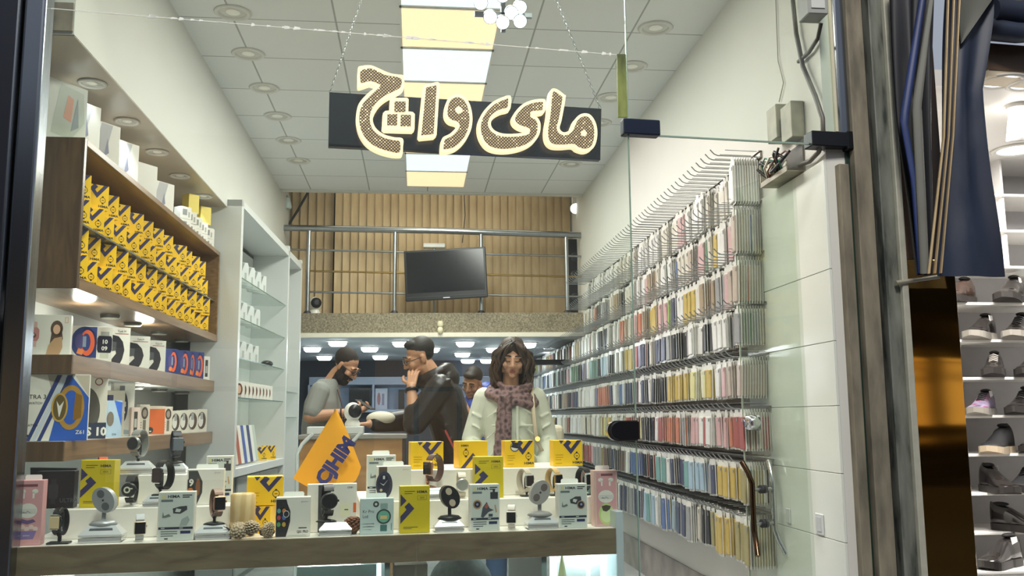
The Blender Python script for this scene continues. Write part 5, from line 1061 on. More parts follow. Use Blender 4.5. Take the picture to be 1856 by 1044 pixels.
# ---------------------------------------------------------------- phone cases hanging on the right wall
COLS = {'white': 'dad9d0', 'cream': 'd6cdb4', 'beige': 'bba58c', 'tan': 'a5885f', 'yellow': 'd8b02e', 'lemon': 'd9d06c', 'olive': 'a79a4a', 'green': '4f8a5a', 'lime': '8fbf3a', 'teal': '5aa39a', 'sky': '8ab4cc', 'blue': '3f63a8', 'navy': '3a4466', 'purple': '7c6f96', 'black': '26282c', 'grey': '8e9090', 'charcoal': '4d4a48', 'pink': 'd89a98', 'red': 'b8453c', 'orange': 'd8683a', 'brown': '6e5244'}
def mute(h, keep=0.62):
    c = [int(h[q:q + 2], 16) for q in (0, 2, 4)]; g = sum(c) / 3
    return ''.join('%02x' % int((x * keep + g * (1 - keep)) * 0.9 + 14.8) for x in c)
COLS = {k: mute(h) for k, h in COLS.items()}
ROWS = [   # near end first, one run of colours per row, from the top row down
    'white*3 cream*4 white*4 pink cream*5 white*6 cream*8 white*9',
    'beige*2 pink white yellow cream green pink black beige cream*3 blue white*2 cream tan*2 beige pink white*4 cream*3 black tan cream*2 yellow grey*2 white*2 charcoal orange white*3',
    'beige*2 pink grey tan*3 cream yellow*3 white navy lime*1 pink*2 yellow*3 tan orange*2 pink cream*2 tan orange white*3 grey white black*4 white*3 pink red white*4',
    'grey*2 white*2 black*3 white brown black*3 grey navy*4 cream navy*2 purple red sky yellow*3 white*2 navy black*2 white sky*2 red black*2 teal white*3 purple*2 brown black grey green*3 white red*2 pink grey*5',
    'beige*2 pink white yellow lemon white lemon yellow*5 black*3 charcoal white navy white*2 pink navy*3 white blue*2 white navy red orange*3 pink purple grey white*7 cream navy*3 purple black brown tan*4 black*2 cream',
    'red*2 orange pink white red white pink*2 grey black orange*3 red white orange black*2 charcoal lemon black red*2 orange white*4 yellow*3 lemon*2 white*3 cream*6 white*6 brown red cream*8',
    'olive yellow*3 navy grey blue sky*2 teal sky navy*2 white teal*3 white black*3 blue*3 white brown*2 charcoal*2 navy grey brown*3 olive grey*3 white pink red*4 black red*3 brown grey*6 black*6',
    'olive*2 yellow*3 lemon olive black cream grey navy*3 sky blue navy white sky teal sky*2 navy*2 grey*3 navy white brown*2 charcoal*3 grey*2 green*2 lime*2 green teal*3 orange*2 pink*3 red grey*6',
]
RZS = [2.53, 2.27, 2.01, 1.75, 1.49, 1.23, 0.97, 0.71]
FILL = [4, 5, 7, 9, 10, 10, 9, 9]
def runs(s):
    o = []
    for w_ in s.split():
        c, _, n = w_.partition('*'); o += [c] * int(n or 1)
    return o
Y0C, PC_, PITCH_Y = 4.52, 0.0138, 0.082
WBAG = M('dcdcd4', 0.25, noise_amt=0.03, name='clear_bag_card')
def case_mesh(col, bandm=None):
    b = MB(); m = M(COLS[col], 0.4, noise_amt=0.08, scale=30)
    b.box((0, 0, -0.125), (0.0095, 0.06, 0.19), m, bev=0.004, seg=2)
    b.box((-0.0055, -0.022, -0.05), (0.002, 0.014, 0.02), M('8c8c8a', 0.4), bev=0.0008)
    return b.mesh('phone_case')
CARDM = MB().box((0, 0, -0.118), (0.0022, 0.076, 0.228), WBAG).box((0, 0, 0.006), (0.002, 0.04, 0.022), WBAG).mesh('backing_card')
cm = {c: case_mesh(c) for c in COLS}
def phone_case(col, X, label, group):
    o = bpy.data.objects.new('phone_case', cm[col]); C.objects.link(o); o.matrix_world = X; tag(o, label, 'phone case', group)
    c = bpy.data.objects.new('backing_card', CARDM); C.objects.link(c); c.parent = o; c.location = (0.0062, 0, 0)
    return o
def hookgeo(b, y, z, L, X=I4):
    b.tube([(XR - 0.004, y, z), (XR - L + 0.02, y, z + 0.004), (XR - L, y, z + 0.012), (XR - L - 0.02, y, z + 0.034)], 0.0032, STEEL, X, n=5)
    b.tube([(XR - 0.004, y, z + 0.03), (XR - L * 0.75, y, z + 0.034)], 0.0022, STEEL, X, n=4)
RAILM = M('8d8a82', 0.35, 0.7, noise_amt=0.05, name='rail_steel')
st = MB(); cnt = 0
struct('trim_10', MB().span((XR - 0.0009, 4.46, 0.5), (XR - 0.0001, 13.6, 1.86), M('978f86', 0.6, noise_amt=0.05, scale=3)), 'taupe board behind the lower phone case rails')
RN = ['topmost', 'second', 'third', 'fourth', 'fifth', 'sixth', 'seventh', 'lowest']
def pose(x, y, z): return T(x, y, z) @ RZ(hang[0] + rnd.uniform(-0.5, 0.5)) @ RX(hang[1] + rnd.uniform(-0.6, 0.6)) @ RY(hang[2]) @ Matrix.Diagonal((1, 1, hang[3], 1))
for r, (z, rr, fill) in enumerate(zip(RZS, ROWS, FILL)):
    cols = runs(rr); yend = 9.3 if r < 2 else 13.6; n = int((yend - Y0C) / PITCH_Y)
    t = thing('hook_rail', 'steel wall rail of long hooks for phone cases, ' + ('the lowest' if r == 7 else nth(r) + ' from the top'), 'rack', T(XR, Y0C, z), 'hook rails of the phone case wall')
    RXM = T(-XR, -Y0C, -z)
    MB().span((XR - 0.012, Y0C - 0.06, z - 0.018), (XR - 0.001, Y0C + n * PITCH_Y, z + 0.018), RAILM, RXM).span((XR - 0.02, Y0C - 0.06, z + 0.012), (XR - 0.001, Y0C + n * PITCH_Y, z + 0.018), RAILM, RXM).build('rail', t)
    far = MB()
    for i in range(n):
        y = Y0C + i * PITCH_Y; L = 0.235 if r < 3 else 0.2
        if i < 66: b = MB(); hookgeo(b, y, z, L, RXM); b.build('hook', t)
        else: hookgeo(far, y, z, L, RXM)
        ci = int(i * PITCH_Y / 0.104); col = cols[ci] if ci < len(cols) else rnd.choice(cols)
        k = max(2, fill + rnd.choice((-2, -1, 0, 0, 1))) if i else 10
        zz = z - 0.012 - (0.012 if r < 3 else 0)
        if r == 1 and i in (17, 29): k = 2
        hang = (rnd.uniform(-9, 9), rnd.uniform(-4, 4), rnd.uniform(-1, 2), (0.82 if 2 < r < 7 else 1) * rnd.uniform(0.97, 1.03))
        for q in range(k):
            x = XR - 0.022 - PC_ * q - (0 if r > 2 else 0)
            front = q == k - 1
            c2 = col if (front or rnd.random() < 0.75) else rnd.choice(cols)
            nth_h = nth(i) + ' hook from the door, ' + RN[r] + ' rail' if i < 27 else ''
            if i == 0 or (front and i < 27) or (q == k - 2 and 0 < i < 3):
                if i == 0: lab = c2 + ' phone case, ' + nth(q) + ' out from the wall on the end hook, ' + RN[r] + ' rail'
                elif front: lab = c2 + ' phone case fronting the ' + nth_h
                else: lab = c2 + ' phone case just behind the front one, ' + nth_h
                phone_case(c2, pose(x, y, zz), lab, 'phone cases on the ' + RN[r] + ' rail'); cnt += 1
            elif q >= k - 4:
                P = pose(x, y, zz); st.box((0, 0, -0.125), (0.0095, 0.06, 0.19), M(COLS[c2], 0.4, noise_amt=0.08, scale=30), P); st.box((0.0062, 0, -0.112), (0.0022, 0.076, 0.238), WBAG, P)
    if far.v: o = far.build('hook', t); o['kind'] = 'stuff'
o = st.build('phone_cases'); tag(o, 'mass of phone cases farther along and deeper on the hooks of the right wall', 'phone cases', kind='stuff')
# ---------------------------------------------------------------- people
def cap(b, p0, p1, r0, r1, flat=1.0, up=None):
    p0, p1 = V(p0), V(p1); d = (p1 - p0); L = d.length; d.normalize()
    pts = []; rr = []
    for q in (-90, -60, -30, 0): pts.append(p0 + d * r0 * math.sin(R(q)) * (1 if flat == 1 else flat)); rr.append(max(1e-4, r0 * math.cos(R(q))))
    for q in (0, 30, 60, 90): pts.append(p1 + d * r1 * math.sin(R(q))); rr.append(max(1e-4, r1 * math.cos(R(q))))
    b.tube(pts, rr, SK0, n=14, flat=flat, up=up)
SK0 = M('c99a7c', 0.5, name='skin_base')
def chain(b, pts, rs, flat=1.0, up=None):
    for i in range(len(pts) - 1): cap(b, pts[i], pts[i + 1], rs[i], rs[i + 1], flat, up)
def rings(b, rs, n=24):
    """torso-like stack: (x, y, z, rx, ry)"""
    b.loft([[V((x + rx * math.cos(2 * math.pi * j / n), y + ry * math.sin(2 * math.pi * j / n), z)) for j in range(n)] for x, y, z, rx, ry in rs], SK0)
def blob(name, b, voxel, mats, pick=None, parent=None, it=4, fac=0.5, extra=None):
    me = b.mesh('tmp'); o = bpy.data.objects.new('tmp', me); C.objects.link(o)
    m = o.modifiers.new('r', 'REMESH'); m.mode = 'VOXEL'; m.voxel_size = voxel; m.use_smooth_shade = True
    if it: s = o.modifiers.new('s', 'SMOOTH'); s.iterations = it; s.factor = fac
    dg = bpy.context.evaluated_depsgraph_get(); ev = o.evaluated_get(dg); nm = bpy.data.meshes.new_from_object(ev); nm.name = name
    bpy.data.objects.remove(o); bpy.data.meshes.remove(me)
    nm.materials.clear()
    for x in mats: nm.materials.append(x)
    if pick:
        idx = [pick(p.center) for p in nm.polygons]; nm.polygons.foreach_set('material_index', idx)
    nm.polygons.foreach_set('use_smooth', [True] * len(nm.polygons))
    if extra: extra(nm)
    r = bpy.data.objects.new(name, nm); C.objects.link(r)
    if parent is not None: r.parent = parent
    return r
def head(b, H, female=False, s=1.0):
    """skull and face, face towards local -Y, origin between the ears"""
    def e(c, r): b.ell((0, 0, 0), (r[0] * s, r[1] * s, r[2] * s), SK0, H @ T(V(c) * s), n=10)
    def c(p, q, r0, r1): cap(b, H @ (V(p) * s), H @ (V(q) * s), r0 * s, r1 * s)
    e((0, 0.018, 0.035), (0.074, 0.092, 0.084)); e((0, -0.03, -0.015), (0.064, 0.062, 0.078)); e((0, -0.03, -0.062), (0.052 if female else 0.06, 0.055, 0.05))
    e((0, -0.07, -0.098), (0.024, 0.02, 0.019)); c((0, -0.088, 0.016), (0, -0.108, -0.032), 0.0085, 0.013)
    for x in (-1, 1):
        e((x * 0.013, -0.096, -0.036), (0.009, 0.011, 0.008)); e((x * 0.03, -0.078, 0.024), (0.03, 0.016, 0.009)); e((x * 0.04, -0.062, -0.03), (0.026, 0.026, 0.024)); e((x * 0.03, -0.078, 0.003), (0.014, 0.011, 0.0095)); e((x * 0.075, 0.008, -0.008), (0.009, 0.019, 0.032)); e((x * 0.055, -0.0, -0.07), (0.018, 0.03, 0.03))
    e((0, -0.089, -0.062), (0.022, 0.011, 0.0065)); e((0, -0.087, -0.0735), (0.019, 0.011, 0.0075))
def face_bits(H, parent, brow, s=1.0, closed=False, browth=0.0045):
    b = MB(); bb = MB()
    for x in (-1, 1):
        bb.tube([H @ (V((x * q, -0.094 + 0.6 * (q - 0.03) ** 2 / 0.03 * 0.6 + (q > 0.045) * 0.004, 0.03 + z)) * s) for q, z in ((0.012, -0.001), (0.026, 0.004), (0.04, 0.004), (0.052, -0.003))], [browth * s * k for k in (0.8, 1.1, 1, 0.5)], brow, n=7)
        if closed:
            bb.tube([H @ (V((x * q, y, z)) * s) for q, y, z in ((0.016, -0.0885, -0.003), (0.024, -0.0915, -0.0065), (0.034, -0.0905, -0.007), (0.046, -0.083, -0.003))], 0.0024 * s, M('1c1413', 0.5), n=6)
        else:
            b.ell((0, 0, 0), (0.011 * s, 0.009 * s, 0.0065 * s), M('e6e0da', 0.2), H @ T(V((x * 0.03, -0.083, 0.002)) * s), n=8); b.ell((0, 0, 0), (0.005 * s, 0.003 * s, 0.0055 * s), M('2a1a12', 0.15), H @ T(V((x * 0.03 - 0.002, -0.0905, 0.0)) * s), n=6)
            bb.tube([H @ (V((x * q, y, z)) * s) for q, y, z in ((0.018, -0.089, 0.006), (0.03, -0.0935, 0.0085), (0.044, -0.086, 0.005))], 0.002 * s, M('1c1413', 0.5), n=6)
    bb.build('eyebrows', parent)
    if b.v: b.build('eyes', parent)
def hand(b, w, d, pn, s=1.0, curl=25, side=1, spread=6):
    """w wrist, d pointing from wrist to knuckles, pn palm normal (out of the palm); side=+1: thumb towards d x pn"""
    d = V(d).normalized(); pn = V(pn); pn = (pn - d * pn.dot(d)).normalized(); sd = d.cross(pn) * side; w = V(w)
    for k in (-0.026, -0.009, 0.009, 0.026): cap(b, w + d * 0.012 * s + sd * k * 0.7 * s, w + d * 0.085 * s + sd * k * s, 0.0145 * s, 0.0115 * s)
    for i, (k, L) in enumerate(((0.03, 0.072), (0.01, 0.08), (-0.01, 0.074), (-0.029, 0.058))):
        p = w + d * 0.09 * s + sd * k * s; a = R(curl * 0.5); ax = sd; dd = (d + sd * math.sin(R(spread)) * (1.5 - i) * 0.6).normalized()
        for seg, f in enumerate((0.45, 0.32, 0.23)):
            dirv = dd * math.cos(a) + pn * math.sin(a); q = p + dirv * L * f * s; cap(b, p, q, (0.0092 - 0.0008 * seg) * s, (0.0086 - 0.0009 * seg) * s); p = q; a += R(curl * (1 + 0.15 * i))
    p = w + d * 0.03 * s + sd * 0.03 * s
    for dirv, L in ((d * 0.6 + sd * 0.8 + pn * 0.25, 0.036), (d * 0.85 + sd * 0.4 + pn * 0.35, 0.032), (d * 0.95 + sd * 0.1 + pn * 0.35, 0.024)):
        q = p + dirv.normalized() * L * s; cap(b, p, q, 0.0115 * s, 0.0095 * s); p = q
def hm(c, yaw, pitch, roll=0): return T(V(c)) @ RZ(yaw) @ RX(pitch) @ RY(roll)
def strands(rows, mat, rad=0.008):
    b = MB()
    for pts, r in rows: b.tube(pts, [r * k for k in ([0.7] + [1.0] * (len(pts) - 2) + [0.25])], mat, n=6)
    return b
def prec(H, p): return H.inverted() @ p
# ---- woman in a cream coat
PX = at(925, 720, 5.95).x; PY = 5.95
W0 = T(PX, PY, 0)
t = thing('person', 'woman in a cream coat and brown patterned scarf looking down behind the counter', 'person', W0)
H = hm((0.012, -0.03, 1.575), -4, 14, 2)
SKW = M('d0a083', 0.45, noise_amt=0.05, name='skin_fair'); LIP = M('a0564e', 0.4, name='lips'); SKM = M('c08f6f', 0.5, noise_amt=0.06, name='skin_tan'); SKD = M('a87a5c', 0.5, noise_amt=0.06, name='skin_brown')
b = MB(); head(b, H, True, 0.98)
chain(b, [(0.0, 0.015, 1.33), (0.006, 0.0, 1.5)], [0.056, 0.052])
rings(b, [(0, 0.02, 0.82, 0.15, 0.1), (0, 0.02, 0.95, 0.14, 0.1), (0, 0.02, 1.1, 0.125, 0.09), (0, 0.01, 1.25, 0.15, 0.1), (0, 0.02, 1.34, 0.15, 0.08), (0, 0.02, 1.39, 0.08, 0.06)])
ARW = {}
for x in (-1, 1):
    el, wr = V((x * 0.246, 0.03, 1.06)), V((x * 0.2, -0.14, 0.9)); ARW[x] = (el, wr)
    chain(b, [(x * 0.17, 0.02, 1.335), el, wr], [0.05, 0.038, 0.025]); hand(b, wr, (-x * 0.15, -0.75, -0.6), (-x * 0.8, 0, -0.5), 0.92, 25, 1 if x > 0 else -1)
    chain(b, [(x * 0.08, 0.02, 0.85), (x * 0.09, 0.01, 0.48), (x * 0.09, 0.03, 0.09)], [0.085, 0.055, 0.04]); chain(b, [(x * 0.09, 0.03, 0.045), (x * 0.1, -0.12, 0.03)], [0.035, 0.028])
Hi = H.inverted()
def pw(c):
    q = Hi @ c
    return 1 if (q.y < -0.08 and abs(q.x) < 0.021 * (1 - ((q.z + 0.068) / 0.0125) ** 2)) else 0
blob('body', b, 0.0045, [SKW, LIP], pw, t, 3)
face_bits(H, t, M('2c1e18', 0.6), 0.98, True)
COAT = M('d5d6c4', 0.75, noise_amt=0.05, scale=40, bump=0.15, name='cream_cotton')
b = MB(); rings(b, [(0, 0.02, 0.72, 0.205, 0.15), (0, 0.02, 0.9, 0.19, 0.14), (0, 0.015, 1.05, 0.165, 0.125), (0, 0.005, 1.2, 0.172, 0.13), (0, 0.012, 1.3, 0.188, 0.115), (0, 0.02, 1.365, 0.15, 0.085), (0, 0.02, 1.4, 0.075, 0.062)])
for x in (-1, 1):
    el, wr = ARW[x]; chain(b, [(x * 0.165, 0.02, 1.325), el + V((x * 0.005, 0, 0)), wr + V((0, 0.02, 0.015))], [0.07, 0.062, 0.048]); cap(b, wr + V((0, 0.028, 0.03)), wr + V((0, 0.01, 0.01)), 0.052, 0.05)
    for k in range(4): z = 1.2 - 0.07 * k; cap(b, (x * (0.19 + 0.006 * k), -0.048 - 0.012 * (k > 2), z), (x * (0.262 + 0.004 * k), -0.03 - 0.012 * k, z + 0.035), 0.007, 0.003)
    for k in range(3): cap(b, (x * 0.05, -0.115, 1.27 - 0.1 * k), (x * 0.16, -0.1, 1.2 - 0.13 * k), 0.009, 0.006)
    b.box((x * 0.085, -0.122, 1.15), (0.1, 0.012, 0.012), SK0); cap(b, (x * 0.1, -0.118, 0.75), (x * 0.11, -0.118, 1.05), 0.012, 0.008)
cap(b, (0.03, -0.135, 0.74), (0.03, -0.128, 1.3), 0.012, 0.012)
blob('coat', b, 0.007, [COAT], None, t, 5)
b = MB()
for x in (-1, 1): chain(b, [(x * 0.085, 0.02, 0.86), (x * 0.095, 0.01, 0.48), (x * 0.09, 0.03, 0.1)], [0.105, 0.075, 0.06])
blob('jeans', b, 0.009, [M('3d5478', 0.8, noise_amt=0.12, scale=50, name='denim')], None, t, 4)
b = MB()
for x in (-1, 1): chain(b, [(x * 0.09, 0.03, 0.045), (x * 0.1, -0.14, 0.036)], [0.045, 0.036])
blob('shoes', b, 0.008, [M('e0ded6', 0.5)], None, t, 2)
SCARF = ramp_mat('paisley_scarf', 'voronoi', 26, [(0.15, '3d2e2f'), (0.35, '71585a'), (0.55, '8f7270'), (0.8, '54403f')], rough=0.85)
b = MB()
for i, (rx, ry, z, r, tl) in enumerate(((0.13, 0.1, 1.35, 0.033, 0.02), (0.11, 0.09, 1.378, 0.03, -0.03), (0.15, 0.108, 1.325, 0.03, 0.03), (0.088, 0.078, 1.405, 0.02, 0.015))):
    n = 26; b.tube([(0.005 + rx * math.cos(2 * math.pi * k / n), 0.0 + ry * math.sin(2 * math.pi * k / n) - 0.02, z - tl * math.cos(2 * math.pi * k / n) - 0.028 * max(0, -math.sin(2 * math.pi * k / n)) + 0.007 * math.sin(5 * 2 * math.pi * k / n + i)) for k in range(n)], r, SK0, n=10, closed=True)
for q in range(7): z0s = 1.33 - 0.075 * q; b.box((-0.05 - 0.004 * q, -0.145 - 0.004 * math.sin(q), z0s - 0.04), (0.09 + 0.006 * q, 0.016, 0.085), SK0, bev=0.005)
for q in (-1, 0, 1): cap(b, (-0.05 + 0.028 * q, -0.155, 1.33), (-0.075 + 0.03 * q, -0.156, 0.82), 0.009, 0.012)
blob('scarf', b, 0.006, [SCARF], None, t, 3)
HRW = ramp_mat('wavy_brown_hair', 'noise', 22, [(0.3, '2a201c'), (0.55, '46362c'), (0.8, '6e5846')], rough=0.5, stretch=(1, 1, 0.25))
hb = MB(); hb.ell((0, 0.028, 0.045), (0.09, 0.098, 0.09), SK0, H, n=12)
for x in (-1, 1): hb.ell((x * 0.085, 0.03, -0.05), (0.032, 0.07, 0.1), SK0, H, n=8); hb.ell((x * 0.095, 0.03, -0.14), (0.045, 0.07, 0.07), SK0, H, n=8); hb.ell((x * 0.075, -0.035, 0.035), (0.02, 0.03, 0.06), SK0, H, n=8)
hb.ell((0, 0.09, -0.08), (0.1, 0.05, 0.13), SK0, H, n=8)
hr = blob('hair', hb, 0.007, [HRW], None, t, 4)
sr = random.Random(5); rows = []
for i in range(84):
    x = -1 if i % 2 else 1; u = sr.random(); fr = sr.random()
    y0 = -0.06 + 0.13 * fr; out = 0.082 + 0.045 * sr.random(); ph = sr.uniform(0, 6.28); L = sr.uniform(0.2, 0.29); fw = 0.03 * (1 - fr)
    pts = [V((x * 0.012, y0 * 0.8, 0.128 - 0.6 * max(0, -y0) ** 1.2)), V((x * 0.05, y0 - 0.012, 0.112 - 0.5 * max(0, -y0))), V((x * 0.079, y0 - fw, 0.06))]
    for k in range(1, 9): z = 0.06 - L * k / 8; pts.append(V((x * (out * (0.82 + 0.22 * math.sin(k * 0.35)) + 0.012 * math.sin(k * 1.5 + ph)), y0 - fw * 0.5 + 0.012 * math.cos(k * 1.5 + ph) + 0.01 * k / 8, z)))
    rows.append(([H @ p for p in pts], sr.uniform(0.007, 0.012)))
for i in range(14):
    s_ = sr.uniform(0.7, 1.1); x = 1 if i % 3 else -1
    pts = [V((x * -0.01, -0.05, 0.122)), V((x * 0.02, -0.082, 0.105)), V((x * 0.05 * s_, -0.088, 0.07)), V((x * 0.072 * s_, -0.075, 0.02)), V((x * 0.082, -0.06, -0.04)), V((x * 0.09, -0.05, -0.09 * s_))]
    rows.append(([H @ p for p in pts], 0.009))
q = strands(rows, HRW).build('hair_strands', hr); q['label'] = 'loose wavy strands'
bg_ = thing('shoulder_bag', 'cream shoulder bag on the arm of the woman in the cream coat', 'bag', W0)
pts = [(0.14, 0.08, 1.36), (0.135, 0.0, 1.395), (0.13, -0.085, 1.34), (0.135, -0.13, 1.2), (0.15, -0.135, 1.05), (0.2, -0.09, 0.97)]
MB().tube(pts, 0.014, M('cbb9a0', 0.6), n=8, flat=0.35).build('strap', bg_); MB().box((0.3, 0.12, 1.02), (0.1, 0.24, 0.26), M('d6cbb4', 0.6), bev=0.04, seg=3).build('body', bg_)
MB().lathe([(0.016, 0), (0.016, 0.02)], GOLDC, T(0.152, -0.14, 1.06) @ RX(70), n=14).build('buckle', bg_)

def trousers(b, hip, knees, feet, r=0.1):
    for h_, k_, f_ in zip(hip, knees, feet): chain(b, [h_, k_, f_], [r, r * 0.74, r * 0.56])
def glasses(parent, H, s=1.0, m=BLACK):
    b = MB()
    for x in (-1, 1):
        b.tube([H @ (V((x * 0.032 + 0.023 * math.cos(q), -0.104 - 0.002 * math.cos(q) * x * -1, 0.0 + 0.018 * math.sin(q))) * s) for q in [2 * math.pi * i / 14 for i in range(14)]], 0.0019 * s, m, n=6, closed=True)
        b.tube([H @ (V(p) * s) for p in ((x * 0.055, -0.102, 0.006), (x * 0.074, -0.07, 0.006), (x * 0.08, 0.0, 0.006))], 0.002 * s, m, n=6)
    b.tube([H @ (V(p) * s) for p in ((-0.009, -0.106, 0.004), (0, -0.11, 0.006), (0.009, -0.106, 0.004))], 0.002 * s, m, n=6)
    g = b.build('eyeglasses', parent); l = MB()
    for x in (-1, 1): l.disc((0, 0, 0), 0.0225 * s, glass_mat('spectacle_lens', 'eef2f6', 0.08), H @ T(V((x * 0.032, -0.104, 0)) * s), ry=0.0175 * s)
    l.build('lens', g)
# ---- man in a grey shirt looking at his phone
P1 = at(592, 720, 6.95); t = thing('person', 'bearded man in a grey T-shirt and glasses bent over his phone', 'person', T(P1.x, P1.y, 0))
H = hm((0.14, -0.03, 1.585), 68, 36, 0)
b = MB(); head(b, H, False, 1.0); chain(b, [(0.0, 0.0, 1.4), (0.085, -0.01, 1.53)], [0.07, 0.062])
rings(b, [(-0.02, 0, 0.85, 0.12, 0.16), (-0.02, 0, 1.0, 0.12, 0.15), (-0.03, 0, 1.2, 0.12, 0.165), (-0.02, 0, 1.36, 0.115, 0.17), (0.0, 0, 1.45, 0.07, 0.08)])
shN, elN, wrN = V((-0.03, -0.18, 1.4)), V((-0.09, -0.24, 1.215)), V((0.15, -0.17, 1.245))
shF, elF, wrF = V((-0.01, 0.18, 1.4)), V((-0.02, 0.22, 1.2)), V((0.19, 0.02, 1.25))
for a, e_, w_ in ((shN, elN, wrN), (shF, elF, wrF)): chain(b, [a, e_, e_.lerp(w_, 0.35), w_], [0.055, 0.045, 0.043, 0.028])
hand(b, wrN, (0.75, 0.35, 0.22), (0.1, 0.6, 0.6), 1.0, 38, -1); hand(b, wrF, (0.85, -0.25, 0.2), (0.0, -0.5, 0.7), 1.0, 38, 1)
for y in (-0.09, 0.09): chain(b, [(-0.02, y, 0.9), (-0.01, y, 0.5), (-0.03, y, 0.09)], [0.09, 0.06, 0.045]); chain(b, [(-0.03, y, 0.05), (0.13, y, 0.035)], [0.042, 0.032])
Hi1 = H.inverted()
def pm(c):
    q = Hi1 @ c
    if q.length > 0.2: return 0
    if q.z < -0.035 and q.y < 0.01 and q.z > -0.135 and not (abs(q.x) < 0.02 and -0.079 < q.z < -0.062): return 1 if (q.y < 0.012 and (q.z < -0.048 or abs(q.x) > 0.035 or (q.z < -0.047))) else 0
    if abs(q.x) > 0.05 and -0.06 < q.z < 0.0 and -0.045 < q.y < -0.005: return 1
    if q.z > -0.02 and (q.y > 0.02 or q.z > 0.078) and not (q.y < -0.05 and q.z < 0.085): return 1 if abs(q.x) < 0.072 or q.z > 0.03 else 0
    return 0
BEARD = M('2a201b', 0.8, noise_amt=0.3, scale=90, name='dark_beard')
blob('body', b, 0.0045, [SKM, BEARD], pm, t, 3)
hb = MB(); hb.ell((0, 0.03, 0.048), (0.079, 0.092, 0.082), SK0, H, n=12)
blob('hair', hb, 0.006, [BEARD], None, t, 2)
hb = MB(); hb.ell((0, -0.052, -0.098), (0.045, 0.036, 0.038), SK0, H, n=8); 
for x in (-1, 1): hb.ell((x * 0.05, -0.025, -0.075), (0.018, 0.036, 0.036), SK0, H, n=8); hb.ell((x * 0.065, -0.01, -0.035), (0.01, 0.016, 0.04), SK0, H, n=8)
hb.tube([H @ V((0.026 * math.sin(q), -0.098 + 0.01 * (1 - math.cos(q)), -0.053 - 0.018 * (1 - math.cos(q)))) for q in (-1.4, -0.8, 0, 0.8, 1.4)], 0.007, SK0, n=8)
blob('beard', hb, 0.005, [BEARD], None, t, 2)
face_bits(H, t, BEARD, 1.0, True, 0.005); glasses(t, H)
TS = M('8d8f8a', 0.85, noise_amt=0.05, scale=60, bump=0.1, name='grey_jersey')
b = MB(); rings(b, [(-0.03, 0, 0.8, 0.15, 0.19), (-0.03, 0, 0.95, 0.145, 0.175), (-0.035, 0, 1.15, 0.142, 0.185), (-0.03, 0, 1.32, 0.13, 0.2), (-0.01, 0, 1.43, 0.105, 0.15), (0.02, 0, 1.49, 0.078, 0.085)])
for a, e_ in ((shN, elN), (shF, elF)): chain(b, [a, a.lerp(e_, 0.8)], [0.07, 0.066])
for k in range(4): cap(b, (-0.1 + 0.03 * k, -0.19, 1.3 - 0.09 * k), (0.06, -0.16, 1.2 - 0.1 * k), 0.008, 0.006)
blob('shirt', b, 0.007, [TS], None, t, 5)
b = MB(); trousers(b, [(-0.02, -0.09, 0.9), (-0.02, 0.09, 0.9)], [(-0.01, -0.09, 0.5), (-0.01, 0.09, 0.5)], [(-0.03, -0.09, 0.1), (-0.03, 0.09, 0.1)], 0.112); blob('trousers', b, 0.01, [M('3a3c40', 0.8)], None, t, 3)
MB().tube([wrN + (elN - wrN) * 0.12 + V((0, 0.034 * math.cos(q), 0.034 * math.sin(q))) for q in [2 * math.pi * i / 16 for i in range(16)]], 0.006, M('3a1f22', 0.6), n=6, closed=True).build('bracelet', t)
MB().tube([(0.085, -0.1, 1.41), (0.12, -0.11, 1.3), (0.14, -0.12, 1.17)], 0.005, M('5a4038', 0.6), n=6).build('lanyard', t)
ph = thing('mobile_phone', 'mobile phone held by the man in the grey T-shirt', 'phone', T(P1 + V((0.285, -0.09, 0)) - V((0, 0, P1.z)) + V((0, 0, 1.3))) @ RZ(70) @ RX(-62))
MB().box((0, 0, 0), (0.075, 0.009, 0.15), BLACK, bev=0.003).build('body', ph); MB().box((0, -0.005, 0), (0.069, 0.001, 0.142), M('2b3440', 0.1)).build('screen', ph)
# ---- man in a black jacket leaning on the desk
DESKZ = 1.1
P2 = at(752, 700, 6.45); t = thing('person', 'man in a shiny black jacket and glasses leaning on the desk, hand on cheek', 'person', T(P2.x, P2.y, 0))
H = hm((0.03, -0.0, 1.615), -80, 20, 6)
b = MB(); head(b, H, False, 1.06); chain(b, [(0.15, 0, 1.43), (0.07, 0, 1.56)], [0.075, 0.066])
rings(b, [(0.32, 0, 0.88, 0.13, 0.17), (0.3, 0, 1.05, 0.13, 0.165), (0.25, 0, 1.25, 0.135, 0.18), (0.19, 0, 1.4, 0.12, 0.17), (0.14, 0, 1.46, 0.07, 0.09)])
aN = [V((0.17, -0.19, 1.4)), V((0.0, -0.24, 1.165)), V((-0.025, -0.145, 1.41))]; aF = [V((0.17, 0.19, 1.4)), V((-0.02, 0.16, 1.19)), V((-0.3, -0.02, 1.165))]
for a in (aN, aF): chain(b, [a[0], a[1], a[1].lerp(a[2], 0.4), a[2]], [0.06, 0.047, 0.044, 0.031])
hand(b, aN[2], (0.12, 0.5, 0.85), (0.25, 0.75, -0.1), 1.06, 26, 1, 9); hand(b, aF[2], (-0.9, -0.1, -0.05), (0, 0, -1), 1.05, 16, -1)
for y in (-0.1, 0.1): chain(b, [(0.32, y, 0.9), (0.34, y, 0.5), (0.36, y, 0.09)], [0.095, 0.064, 0.048]); chain(b, [(0.36, y, 0.05), (0.2, y, 0.036)], [0.044, 0.034])
Hi2 = H.inverted()
def pb(c):
    q = Hi2 @ c
    if q.length < 0.2 and q.z > -0.03 and q.y > 0.035 and abs(q.x) < 0.09: return 1
    return 0
HRB = M('2b2622', 0.6, noise_amt=0.3, scale=70, name='short_dark_hair')
blob('body', b, 0.0045, [SKM, HRB], pb, t, 3)
